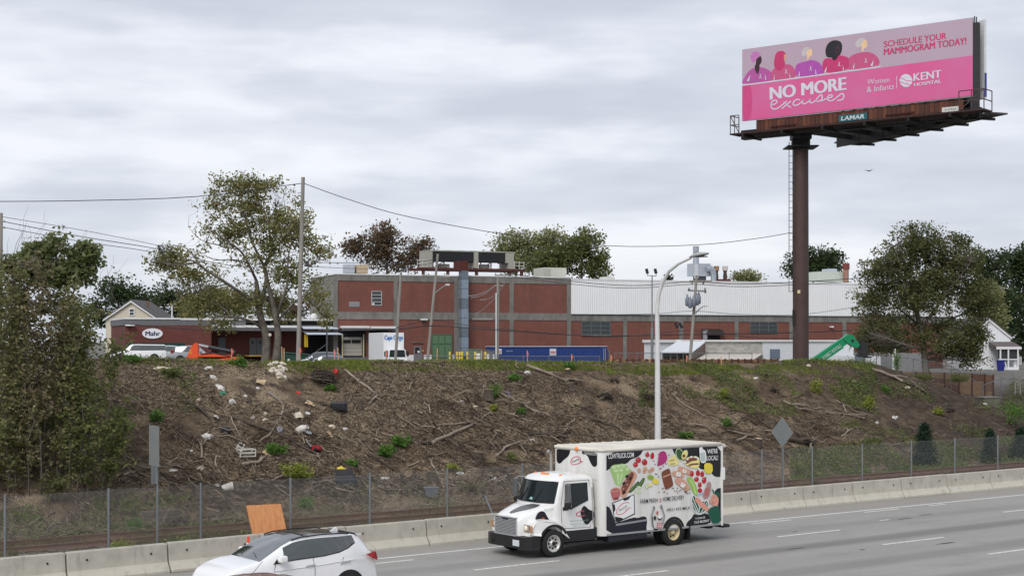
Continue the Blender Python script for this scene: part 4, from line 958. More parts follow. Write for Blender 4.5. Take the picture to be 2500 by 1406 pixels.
    t = MB(); fit_text(t, '0-5*333', 12.72, 13.34, 19.0, 19.12, lambda a, z: Q(a, z, .056)); t.build('digits', P('dig', (70, 70, 72)), npl)
    # catwalk with brackets and railings
    c = MB(); slab(c, -.3, Lb+1.0, 18.72, 18.80, -.2, .95); c.build('catwalk', mat('catwalk', C(72, 50, 48), .8, var=.4, scale=4), root)
    for a in (.6, 3.2, 5.8, 8.4, 11.0, 13.4): m = MB(); m.bar(Q(a, 18.62, -1.2), Q(a, 18.62, 1.0), .12, .2); m.build('catwalk_beam', STEELB, root)
    m = MB(); m.bar(Q(-.3, 18.85, -.6), Q(Lb+.2, 18.85, -.6), .45, .55); m.build('main_beam', STEELB, root)
    def rail(a0, a1, d0, d1, side):
        m = MB(); cs = [(a0, d0), (a0, d1), (a1, d1)]
        for z in (19.3, 19.85):
            for q, r in zip(cs[:-1], cs[1:]): m.bar(Q(q[0], z, q[1]), Q(r[0], z, r[1]), .045)
        for q in cs+[((a0+a1)/2, d1)]: m.bar(Q(q[0], 18.8, q[1]), Q(q[0], 19.86, q[1]), .045)
        m.bar(Q(a0, 19.85, d1), Q(a1, 18.8, d1), .04); m.build('railing', mat('rail_brown', C(88, 70, 70), .7), root)
    rail(-.28, .3, -.1, .9, -1); rail(Lb+.98, Lb-.4, -.2, .9, 1)
    # rear face, opening like a V from the right-hand end
    C0 = W(2404, 240, 82.3); C1 = W(2058, 345, 95.2); C0.z = C1.z = 19.62
    v = (C1-C0); v.z = 0; Lr = 13.0; v.normalize(); nb2 = v.cross(up).normalized()
    if nb2.y < 0: nb2 = -nb2
    def R_(a, z, d=0.): return C0+v*a+up*(z-C0.z)+nb2*d-o
    def slab2(mb, a0, a1, z0, z1, d0, d1):
        q = [R_(a, z, d) for d in (d0, d1) for z in (z0, z1) for a in (a0, a1)]
        mb.add(q, [(0, 2, 3, 1), (4, 5, 7, 6), (0, 1, 5, 4), (2, 6, 7, 3), (0, 4, 6, 2), (1, 3, 7, 5)])
    m = MB(); slab2(m, 0, Lr, 19.62, 23.9, -.02, .12); rf = m.build('rear_face', P('rear_white', (222, 224, 228)), root)
    m = MB(); slab2(m, -.01, 1.0, 19.7, 21.0, .121, .13); slab2(m, -.012, -.004, 19.7, 21.0, -.01, .12); m.build('rear_poster_edge', P('rp_blue', (60, 62, 140)), rf)
    m = MB()
    for k in range(12): m.bar(R_(.4+k*1.2, 18.9, -.12), R_(.4+k*1.2, 23.8, -.12), .14)
    m.build('rear_stringers', STEELB, root)
    m = MB(); slab2(m, .6, Lr, 18.98, 19.6, -.05, -.02); m.build('rear_apron', STEELB, root)
    m = MB(); slab2(m, -.6, Lr+.4, 18.72, 18.80, -.1, 1.05); m.build('rear_catwalk', STEELG, root)
    for k in range(6): m = MB(); m.bar(R_(.8+k*2.3, 18.66, -1.0), R_(.8+k*2.3, 18.66, 1.3), .12, .14); m.build('rear_beam', STEELB, root)
    m = MB(); m.bar(R_(0, 18.85, -.6), R_(Lr, 18.85, -.6), .45, .55); m.build('rear_main_beam', STEELB, root)
    for k in range(7):   # cross frames between the two faces
        a = 1.5+k*2.0
        if a < Lr: m = MB(); m.bar(Q(Lb-a*.97, 18.9, -.6), R_(a, 18.9, -.6), .16, .3); m.build('cross_beam', STEELB, root)
    # dark panels hanging under the rear frame
    for k in range(4): m = MB(); slab2(m, 3.0+k*2.5, 5.4+k*2.5, 18.45, 19.5, -1.05, -.98); m.build('hanging_panel', mat('panel_dark', (.028, .028, .03), .6, .2), root)
    m = MB(); m.bar(R_(3.0, 18.80, -.9), R_(Lr+.3, 18.80, -.9), .1); m.build('lower_angle', STEELG, root)
    # end column closing the V with lattice and two lightning rods
    m = MB(); m.bar(Q(Lb+.0, 18.9, -.28), Q(Lb+.0, 23.62, -.28), .5, .34); m.build('end_column', mat('end_col', (.035, .035, .038), .7), root)
    for z in (19.6, 20.4, 21.2, 22.0, 22.8): m = MB(); m.bar(Q(Lb+.12, z, -.10), Q(Lb+.12, z+.5, -.5), .05); m.build('end_lattice', STEELG, root)
    for d in (-.2, -.45): m = MB(); m.bar(Q(Lb+.02, 23.5, d), Q(Lb+.02, 24.0, d), .05); m.build('rod', STEELB, root)
billboard()

# ------------------------------------------------------------------ street lamp over the road
def street_lamp():
    t = 41.15; px = 1606; x, y = st(s_at(px, t), t)
    root = thing('street_lamp', 'tall white cobra head street lamp behind the dairy truck', 'street lamp', (x, y, 0), ANG)
    WH = mat('lamp_pole_white', (.66, .66, .65), .5, .1, .15, 2)
    pts = [(0, 0, 0), (0, 0, 3), (-.02, 0, 6.4), (-.04, -.0, 7.6), (-.02, -.06, 8.1), (0, -.25, 8.55), (.0, -.6, 8.95), (0, -1.1, 9.2), (0, -1.75, 9.38)]
    MB().tube(pts, [.13, .115, .09, .08, .075, .068, .06, .052, .045], 12).build('pole', WH, root)
    MB().box(-.2, .2, -.2, .2, -.05, .06).build('base_plate', GALV, root)
    h = MB(); rows = []
    for k, (yy, w, hh) in enumerate(((-1.70, .05, .05), (-1.85, .09, .08), (-2.05, .13, .11), (-2.3, .16, .11), (-2.5, .13, .07), (-2.62, .06, .03))):
        rows.append([(w*math.cos(a), yy, 9.40+.02*k+hh*(math.sin(a) if math.sin(a) > 0 else .35*math.sin(a))) for a in [2*PI*i/14 for i in range(14)]])
    h.grid(rows, wrap=True); h.poly(rows[0]); h.poly(rows[-1]); hd = h.build('lamp_head', P('head_grey', (176, 178, 176)), root)
    MB().box(-.10, .10, -2.5, -2.08, 9.38, 9.415).build('lens', mat('lens_dark', (.06, .06, .06), .2), hd)
    MB().lathe([(.045, 0), (.05, .06), (.04, .11)], 10, (0, -2.0, 9.52)).build('photocell', P('cell', (150, 152, 155)), hd)
street_lamp()
# ------------------------------------------------------------------ road signs seen from behind
ALU = mat('sign_back', (.27, .29, .29), .45, .4, .15, 3)
def sign_rect():
    t = 40.75; x, y = st(s_at(377, t), t); Y = y
    root = thing('road_sign', 'narrow rectangular metal road sign seen from behind on a steel post', 'sign', (x, y, 0), ANG)
    zt = W(377, 1039, Y).z; zb = W(377, 1137, Y).z
    MB().box(-.012, .0, -.34, .36, zb, zt, .004).build('panel', ALU, root)
    MB().box(.0, .06, -.05, .06, zb-.5, zt-.1).build('bracket', GALV, root)
    MB().box(.06, .10, -.03, .04, -.2, zt-.2).build('post', GALV, root)
    MB().box(-.03, .06, -.02, .18, zb-.52, zb).build('stiffener', GALVD, root)
sign_rect()
def sign_diamond():
    t = 40.95; x, y = st(s_at(1910, t), t)
    root = thing('warning_sign', 'diamond shaped warning sign seen from behind on a thin post', 'sign', (x, y, 0), ANG)
    zc = W(1910, 1055, y).z; r = .58
    MB().prism([(-r, zc), (0, zc-r), (r, zc), (0, zc+r)], -.015, 0, 'x').build('panel', ALU, root)
    MB().box(.0, .05, -.03, .035, -.2, zc+.45).build('post', GALV, root)
    MB().box(-.02, .0, -.012, .02, zc-.3, zc-.26).build('bolt', GALVD, root)
sign_diamond()
# ------------------------------------------------------------------ plywood leaning on the fence, traffic cone
ply = MB(); pw = [W(601, 1233, 45.15), W(685, 1229, 45.8), W(706, 1322, 45.5), W(622, 1326, 44.85)]
_n = (pw[1]-pw[0]).cross(pw[3]-pw[0]).normalized()*.018; _c = pw[3]
ply.add([q-_c for q in pw]+[q-_c+_n for q in pw], [(0, 1, 2, 3), (7, 6, 5, 4), (0, 4, 5, 1), (1, 5, 6, 2), (2, 6, 7, 3), (3, 7, 4, 0)])
tag(ply.build('plywood_sheet', mat('plywood_orange', C(214, 152, 100), .75, scale=3.5, stretch=(3, 3, .35), col2=C(190, 126, 80), detail=8), loc=_c), 'orange tan plywood sheet leaning between barrier and chain link fence', 'board')
def cone():
    t = 39.0; x, y = st(s_at(606, t), t)
    root = thing('traffic_cone', 'orange traffic cone with white bands beside the concrete barrier', 'cone', (x, y, .004))
    OR = P('cone_orange', (236, 84, 56), .5); WB = P('cone_white', (235, 225, 220))
    b = MB(); b.box(-.18, .18, -.18, .18, 0, .035, .012); b.build('base', BLACKP, root)
    rr = lambda z: .135-.105*(z/.9)
    for z0, z1, m in ((.035, .38, OR), (.38, .50, WB), (.50, .56, OR), (.56, .72, WB), (.72, .90, OR)):
        MB().lathe([(rr(z0), z0), (rr(z1), z1)], 18).build('band' if m is WB else 'cone_body', m, root)
cone()
# ------------------------------------------------------------------ factory frame
FO = Vector((-18.6, 160, 0)); FA = math.atan2(.368, .93)
FU = Vector((math.cos(FA), math.sin(FA), 0)); FW_ = Vector((-math.sin(FA), math.cos(FA), 0))
def fk(px, dep=0.): return (on_plane(px, YH, FO+FW_*dep, FW_)-FO).dot(FU)
def fz(px, py, dep=0.): return on_plane(px, py, FO+FW_*dep, FW_).z
def brick_mat(name, a, b, mort):
    m, N, L, bs = new_mat(name)
    tc = N.new('ShaderNodeTexCoord'); sp = N.new('ShaderNodeSeparateXYZ'); cb = N.new('ShaderNodeCombineXYZ')
    L.new(tc.outputs['Object'], sp.inputs[0]); L.new(sp.outputs['X'], cb.inputs['X']); L.new(sp.outputs['Z'], cb.inputs['Y'])
    br = N.new('ShaderNodeTexBrick'); L.new(cb.outputs[0], br.inputs['Vector']); br.inputs['Scale'].default_value = 1
    br.inputs['Brick Width'].default_value = .22; br.inputs['Row Height'].default_value = .075; br.inputs['Mortar Size'].default_value = .006
    for k, v in (('Color1', a), ('Color2', b), ('Mortar', mort)): br.inputs[k].default_value = (*v, 1)
    n = noise(N, L, .5, 5, vec=tc.outputs['Object']); n2 = noise(N, L, 1.2, 5, vec=tc.outputs['Object'], stretch=(2, 1, .2))
    c = mixc(N, L, rng(N, L, n, .35, .65, 0, .55), br.outputs['Color'], tuple(x*.66 for x in a))
    c = mixc(N, L, rng(N, L, noise(N, L, 2.5, 6, .75, vec=tc.outputs['Object'], stretch=(.35, 1, 3)), .55, .75, 0, .4), c, tuple(min(1, x*1.5) for x in a))
    c = mixc(N, L, rng(N, L, n2, .52, .72, 0, .5), c, (.085, .06, .052))
    L.new(c, bs.inputs['Base Color']); setv(bs, Roughness=.9, Specular_IOR_Level=.2); return m
BRICK = brick_mat('factory_brick', (.212, .082, .064), (.178, .066, .052), (.18, .098, .08))
CONC = mat('factory_concrete', (.225, .218, .195), .9, col2=(.115, .11, .10), scale=1.3, stretch=(1, 1, .4), detail=8)
CAPW = mat('coping_white', (.70, .70, .70), .6, var=.12)
GREYW = mat('parapet_grey', (.15, .15, .155), .8, var=.2)
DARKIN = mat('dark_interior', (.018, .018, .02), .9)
PANE = mat('old_pane', (.05, .06, .065), .25, var=.5, scale=4, spec=.6)
ROOFG = mat('roof_gravel', (.2, .19, .18), .95)
def fbox(root, name, m, x0, x1, z0, z1, d0, d1, bev=0.):
    return MB().box(x0, x1, d0, d1, z0, z1, bev).build(name, m, root)
fac = thing('brick_factory', 'long brick and concrete factory with white corrugated metal upper storey', 'building', FO, FA)
def factory():
    kL, kM, kR = 0, fk(1393.6), fk(2330); kD = fk(1118)
    zr = fz(815, 670); zr2 = fz(1393, 679); zb0, zb1 = fz(1000, 780), fz(1000, 762); G = YARD-.2; DEP = 11
    # concrete frame: core set back, bands and columns proud of the brick
    fbox(fac, 'wall', CONC, kL, kM, G, zr2-.05, .12, DEP)
    fbox(fac, 'wall', CONC, kM, kR, G, zb1+.2, .12, DEP)
    fbox(fac, 'parapet', CONC, kL, kD, fz(900, 686), zr, -.02, .1, .0); fbox(fac, 'parapet', CONC, kD, kM, fz(1250, 692), zr2, -.02, .1)
    fbox(fac, 'parapet', CONC, kL-.02, kL+.3, zr2-.1, zr, .1, DEP)
    fbox(fac, 'coping', CAPW, kL-.1, kD, zr, zr+.12, -.08, .5); fbox(fac, 'coping', CAPW, kD, kM+.02, zr2, zr2+.12, -.08, .5); fbox(fac, 'coping', CAPW, kL-.1, kL+.4, zr, zr+.12, .5, DEP)
    fbox(fac, 'roof', ROOFG, kL+.3, kM, zr2-.05, zr2-.02, .5, DEP)
    fbox(fac, 'belt', CONC, kL, kM, zb0, zb1, -.02, .1); 
    zb2, zb3 = fz(1600, 784.5), fz(1600, 768)
    fbox(fac, 'belt', CONC, kM, kR, zb2, zb3, -.02, .1)
    cols = [(814, 824.6), (961, 971.6), (1109, 1137), (1244, 1254), (1384, 1393.6)]
    for a, b in cols: fbox(fac, 'column', CONC, fk(a), fk(b), G, fz(a, 684), -.03, .1)
    rc = [(1521.5, 1530.6), (1658, 1668), (1793.7, 1802.6), (1927, 1936), (2057, 2066), (2190, 2199)]
    for a, b in rc: fbox(fac, 'column', CONC, fk(a), fk(b), G, zb2+.01, -.03, .1)
    ed = [824.6, 961, 971.6, 1109, 1137, 1244, 1254, 1384]
    for i in range(0, 8, 2):
        a, b = fk(ed[i]), fk(ed[i+1])
        fbox(fac, 'brick_panel', BRICK, a, b, zb1, fz(ed[i], 685), .05, .13)
        if i > 0: fbox(fac, 'brick_panel', BRICK, a, b, G, zb0, .05, .13)
    a, b = fk(824.6), fk(961)
    fbox(fac, 'brick_panel', BRICK, a, b, fz(880, 803), zb0, .05, .13); fbox(fac, 'brick_panel', BRICK, a, fk(826), G, fz(880, 803), .05, .13)
    fbox(fac, 'brick_panel', BRICK, fk(893), fk(903), G, fz(880, 803), .05, .13); fbox(fac, 'brick_panel', BRICK, fk(950), b, G, fz(880, 803), .05, .13)
    red = [1393.6, 1521.5, 1530.6, 1658, 1668, 1793.7, 1802.6, 1927, 1936, 2057, 2066, 2190, 2199, 2330]
    for i in range(0, 14, 2): fbox(fac, 'brick_panel', BRICK, fk(red[i]), fk(red[i+1]), G, zb2, .05, .13)
    # white corrugated cladding above the right half
    WM = mat('clad_white', (.76, .765, .77), .5, .0, .06, .6); m = MB(); k = kM+.03; z1, z0 = fz(1500, 685), zb3; r0 = []
    xs = []
    while k < kR:
        xs += [(k, -.095), (k+.05, -.13), (k+.15, -.13), (k+.20, -.095)]; k += .27
    m.grid([[(x, d, z0) for x, d in xs], [(x, d, z1) for x, d in xs]], smooth=False); m.build('corrugated_cladding', WM, fac, fix=False)
    fbox(fac, 'cladding_core', WM, kM+.02, kR, zb3-.02, z1, -.03, DEP); fbox(fac, 'coping', CAPW, kM, kR, z1, z1+.14, -.16, .6)
    fbox(fac, 'cladding_sill', GREYW, kM+.03, kR, zb3-.06, zb3+.01, -.15, .0)
    # windows
    def window(a, b, y0, y1, nx, ny, frame, gl=PANE):
        x0, x1, z0, z1 = fk(a), fk(b), fz(a, y1), fz(a, y0)
        w = fbox(fac, 'window', gl, x0, x1, z0, z1, .02, .045)
        for i in range(nx+1): x = x0+(x1-x0)*i/nx; fbox(w, 'mullion', frame, x-.035, x+.035, z0, z1, .0, .02)
        for j in range(ny+1): z = z0+(z1-z0)*j/ny; fbox(w, 'mullion', frame, x0, x1, z-.03, z+.03, -.004, .018)
        return w
    WF = P('frame_pale', (190, 192, 192)); DF = P('frame_dark', (100, 108, 108))
    window(907.5, 931.5, 711, 745, 1, 4, WF); fbox(fac, 'note_paper', CAPW, fk(909), fk(914), fz(909, 744), fz(909, 739.5), .0, .01)
    window(1420, 1490, 784.5, 817, 3, 3, DF); fbox(fac, 'sill', CONC, fk(1419), fk(1491), fz(1450, 820), fz(1450, 817), -.06, .05)
    window(1832, 1898, 785, 814, 3, 3, DF)
    v = fbox(fac, 'vent', GREYW, fk(852), fk(878), fz(860, 749), fz(860, 736), .0, .05)
    for j in range(5): fbox(v, 'louvre', P('frame_pale', (190, 192, 192)), fk(852), fk(878), fz(860, 748.5-2.6*j), fz(860, 747.6-2.6*j), -.02, .0)
    # loading bays
    for a, b in ((826, 893), (903, 950)):
        x0, x1 = fk(a), fk(b); z1 = fz(a, 803)
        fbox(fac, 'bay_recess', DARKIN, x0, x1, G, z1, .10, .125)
    fbox(fac, 'bay_canopy', CAPW, fk(830), fk(893), fz(850, 801), fz(850, 795.5), -1.4, .05); fbox(fac, 'bay_canopy', CAPW, fk(897), fk(962), fz(920, 802), fz(920, 796.5), -1.4, .05)
    fbox(fac, 'canopy_beam', GREYW, fk(829), fk(962), fz(850, 806), fz(850, 802), -1.3, -.9)
    d = fbox(fac, 'dock_door', P('door_tan', (176, 170, 158)), fk(836.5), fk(884), fz(850, 868), fz(850, 823), .05, .095)
    for j in range(4): fbox(d, 'panel_line', GREYW, fk(836.5), fk(884), fz(850, 832+9*j), fz(850, 831.3+9*j), .04, .05)
    for a, b in ((838, 857), (859, 881)): fbox(d, 'door_window', DARKIN, fk(a), fk(b), fz(850, 838), fz(850, 829.5), .035, .05)
    for a in (833.5, 885): fbox(fac, 'bay_post', P('post_cream', (196, 190, 150)), fk(a), fk(a+2.6), G, fz(850, 816), -.25, -.1)
    fbox(fac, 'dock_plate', GREYW, fk(828), fk(900), G, fz(850, 872), -1.2, .05)
    # man door, green gate, duct
    d = fbox(fac, 'door', P('door_grey', (118, 116, 116)), fk(1010), fk(1029.5), G+.1, fz(1010, 845), .0, .05); fbox(d, 'door_glass', DARKIN, fk(1013.5), fk(1024), fz(1010, 863), fz(1010, 848), -.01, .0); fbox(d, 'notice', CAPW, fk(1019), fk(1024), fz(1010, 861), fz(1010, 856), -.02, -.01)
    fbox(fac, 'notice_board', P('yel_note', (190, 150, 70)), fk(1031), fk(1035), fz(1030, 858), fz(1030, 854), .02, .05); fbox(fac, 'drip_edge', CONC, fk(1005), fk(1034), fz(1010, 837), fz(1010, 835.5), -.1, .05)
    g = fbox(fac, 'gate', P('gate_green', (92, 122, 92)), fk(1054), fk(1104), G+.1, fz(1054, 815), .0, .05)
    for q in (1054, 1069.5, 1085, 1102.5): fbox(g, 'gate_bar', P('gate_green2', (80, 108, 80)), fk(q), fk(q+1.6), G+.1, fz(1054, 815), -.05, .0)
    for y in (815, 838, 872): fbox(g, 'gate_bar', P('gate_green2', (80, 108, 80)), fk(1054), fk(1104), fz(1054, y+1.5), fz(1054, y), -.052, -.002)
    DUCT = mat('duct_blue', C(148, 162, 176), .4, .4, .15); DU2 = mat('duct_grey', C(120, 132, 142), .45, .4, .2)
    du = thing  # segments of the tall duct
    ys = [661, 683, 706, 730, 754, 777, 800, 823, 850, 868]
    for i in range(len(ys)-1): fbox(fac, 'duct_section', DUCT if i % 3 else DU2, fk(1119.5), fk(1136), fz(1128, ys[i+1]-.7), fz(1128, ys[i]), -1.0-.02*(i % 2), -.05)
    fbox(fac, 'duct_head', mat('duct_rust', C(92, 46, 40), .9, var=.4), fk(1115), fk(1135), fz(1128, 661), fz(1128, 638), -1.05, 1.0)
    fbox(fac, 'plinth', CAPW, fk(1035), fk(1110), G+.2, fz(1040, 866), .01, .06); fbox(fac, 'plinth', CAPW, fk(985), fk(1010), G+.2, fz(1040, 866), .01, .06)
    # camera and floodlights on the wall
    for a, y in ((1026, 778), (1034, 778), (2025, 796)): MB().box(fk(a), fk(a)+.35, -.45, .02, fz(a, y+4), fz(a, y), .04).build('wall_light', CAPW, fac)
    fbox(fac, 'drain_patch', P('patch', (150, 148, 140)), fk(1152), fk(1203), fz(1152, 781), fz(1152, 776), -.06, -.02)
    # hinged broken window with its flap
    fbox(fac, 'window', DARKIN, fk(1713), fk(1758), fz(1713, 828), fz(1713, 803), .02, .045)
    m = MB(); x0, x1 = fk(1722), fk(1764); m.add([(x0, .0, fz(1722, 804)), (x1, .0, fz(1722, 804)), (x1-.2, -1.1, fz(1722, 818)), (x0-.4, -1.1, fz(1722, 818))], [(0, 1, 2, 3)]); m.build('window_flap', P('flap', (52, 44, 42)), fac)
    fbox(fac, 'exhaust_box', P('ex', (175, 178, 182)), fk(1716), fk(1722), fz(1713, 828), fz(1713, 806), -.5, .02)
    fbox(fac, 'wall_heater', P('dk_red', (84, 44, 40)), fk(1582), fk(1618), fz(1600, 850), fz(1600, 842), -.3, .04)
    # roof plant
    def roofbox(name, m, a, b, y0, y1, d0, d1, bev=.0): return fbox(fac, name, m, fk(a, d0), fk(b, d0), fz(a, y1, d0), fz(a, y0, d0), d0, d1, bev)
    return roofbox
roofbox = factory()
def rooftop_things():
    BEIGE = P('unit_beige', (164, 162, 150)); RUSTB = mat('beam_rust', C(92, 52, 48), .85, var=.3); d0 = 3.
    def X(a): return fk(a, d0)
    def Z(a, y): return fz(a, y, d0)
    ch = thing('rooftop_chiller', 'long black and beige air cooled chiller standing on rust red roof beams', 'chiller', FO, FA)
    def b(name, m, a0, a1, y0, y1, e0=d0, e1=d0+2.5, par=ch): return fbox(par, name, m, X(a0), X(a1), Z(1150, y1), Z(1150, y0), e0, e1)
    b('end_panel', BEIGE, 1041, 1056, 614, 655); b('coil', mat('coil_black', (.012, .012, .016), .6), 1056, 1157, 615, 638, d0+.05); b('mid_panel', BEIGE, 1157, 1168, 615, 654); b('coil', mat('coil_black', (.012, .012, .016)), 1168, 1234, 615, 638, d0+.05); b('end_panel', BEIGE, 1234, 1255, 616, 640); b('end_panel', BEIGE, 1241, 1256, 640, 655)
    b('top_rim', BEIGE, 1041, 1256, 612.5, 615.2)
    for i in range(6): MB().lathe([(.7, 0), (.72, .07), (.6, .08)], 14, (X(1068+i*31), d0+1.2, Z(1150, 613))).build('fan', P('fan', (90, 88, 84)), ch)
    for a in (1058, 1085, 1110, 1135, 1175, 1200, 1222): b('leg', GREYW, a, a+2, 638, 655, d0+.2, d0+.4)
    for a0, a1 in ((1058, 1085), (1110, 1135), (1175, 1200)): MB().bar((X(a0), d0+.3, Z(1150, 655)), (X(a1), d0+.3, Z(1150, 640)), .08).build('brace', GREYW, ch)
    b('pump', BEIGE, 1180, 1200, 644, 655, d0+.6, d0+1.5); b('pump', BEIGE, 1078, 1102, 645, 655, d0+.6, d0+1.5)
    b('beam', RUSTB, 1017, 1280, 655, 661, d0-.3, d0); b('beam', RUSTB, 1017, 1280, 655, 661, d0+2.4, d0+2.7)
    for a in (1030, 1090, 1160, 1240, 1270): b('beam_post', RUSTB, a, a+6, 661, 672, d0-.2, d0+.1)
    for a0, a1 in ((1019, 1043), (1256, 1279)):
        m = MB()
        for y in (655, 646.5, 638): m.bar((X(a0), d0, Z(1150, y)), (X(a1), d0, Z(1150, y-(2 if a0 < 1100 else -1))), .06)
        for a in (a0, (a0+a1)/2, a1): m.bar((X(a), d0, Z(1150, 656)), (X(a), d0, Z(1150, 636)), .06)
        m.build('railing', P('rail_w', (205, 205, 200)), ch)
    # separate units
    def unit(name, label, cat, parts):
        o = thing(name, label, cat, FO, FA)
        for n, m, a0, a1, y0, y1, e0, e1 in parts: fbox(o, n, m, fk(a0, e0), fk(a1, e0), fz(a0, y1, e0), fz(a0, y0, e0), e0, e1, .02)
        return o
    unit('rooftop_unit', 'plain cream rooftop air handler box near the corrugated cladding', 'air handler', [('casing', P('ahu', (205, 205, 194)), 1327, 1383, 653, 680, 2.5, 5.5), ('side_panel', P('ahu2', (178, 180, 170)), 1327, 1344, 655, 679, 2.45, 2.5)])
    unit('rooftop_vent_box', 'small cream box vent on the left roof behind the utility pole', 'vent', [('casing', P('ahu3', (200, 180, 150)), 872, 899, 646, 667, 3, 4.5), ('pale_box', P('ahu4', (190, 196, 205)), 845, 866, 645, 667, 3.2, 4.6)])
    unit('rooftop_unit', 'pale rooftop unit beside rusty chimney above the corrugated cladding', 'air handler', [('casing', P('ahu5', (190, 198, 186)), 1996, 2062, 663, 686, 6, 9), ('top_box', P('ahu6', (190, 200, 210)), 2026, 2044, 656, 664, 6.2, 8)])
    o = thing('rusty_chimney', 'rust red pipe chimney on the roof beside the pale unit', 'chimney', FO, FA)
    x, zb = fk(2061, 6), fz(2061, 690, 6)
    MB().lathe([(.35, zb), (.35, fz(2061, 655, 6))], 14, (x, 5.6, 0)).build('pipe', P('ch_tan', (150, 110, 95)), o); MB().lathe([(.45, fz(2061, 658, 6)), (.45, fz(2061, 644, 6))], 14, (x, 5.6, 0)).build('cowl', P('ch_rust', (115, 55, 48)), o)
    o = thing('exhaust_stack', 'tall silver exhaust stack with boxy plenum and curved duct', 'stack', FO, FA); e = 2.5
    x = fk(1707, e); MB().lathe([(.42*1.0, fz(1707, 648, e)), (.36, fz(1707, 640, e)), (.36, fz(1707, 600.5, e))], 18, (x, e+.8, 0)).build('stack_pipe', P('silver', (172, 178, 188), .4, metal=.4), o)
    fbox(o, 'plenum', P('silver2', (182, 188, 194), .45, metal=.3), fk(1693, e), fk(1735, e), fz(1700, 674, e), fz(1700, 643, e), e, e+1.6, .03)
    fbox(o, 'plenum_leg', P('silver3', (70, 72, 78)), fk(1706, e), fk(1726, e), fz(1700, 686, e), fz(1700, 668, e), e+.2, e+1.4)
    MB().tube([(fk(1722, e), e-.3, fz(1700, 657, e)), (fk(1731, e), e-.35, fz(1700, 655, e)), (fk(1737, e), e-.35, fz(1700, 662, e)), (fk(1738.5, e), e-.35, fz(1700, 672, e)), (fk(1738.5, e), e-.35, fz(1700, 686, e))], [.32, .36, .36, .34, .32], 12).build('elbow_duct', P('silver', (172, 178, 188)), o)
    fbox(o, 'louvre_panel', P('silver4', (200, 204, 208)), fk(1695, e), fk(1704, e), fz(1700, 680, e), fz(1700, 645, e), e-.1, e-.02)
    for a, lab, cc in ((1757, 'brown rusted roof ventilator with open cowl beside the exhaust stack', (150, 120, 92)), (1778.5, 'pale capped roof ventilator farther from the exhaust stack', (196, 190, 186))):
        o = thing('roof_ventilator', lab, 'ventilator', FO, FA); x = fk(a, e)
        MB().lathe([(.2, fz(a, 684, e)), (.26, fz(a, 676, e)), (.2, fz(a, 664, e)), (.26, fz(a, 660, e))], 14, (x, e+.8, 0)).build('neck', P('neck', (72, 60, 54)), o); MB().lathe([(.33, fz(a, 660, e)), (.33, fz(a, 649, e))], 14, (x, e+.8, 0)).build('cowl', P('cw%d' % a, cc), o); fbox(o, 'curb', RUSTB, x-.5, x+.5, fz(a, 687, e), fz(a, 681, e), e+.3, e+1.3)
    o = thing('roof_hatch', 'low rounded pale hatch on the corrugated building roof edge', 'hatch', FO, FA); fbox(o, 'cover', P('hatch', (205, 206, 200)), fk(1474, 1.5), fk(1502, 1.5), fz(1480, 688, 1.5), fz(1480, 675.5, 1.5), 1.5, 2.8, .15)
rooftop_things()
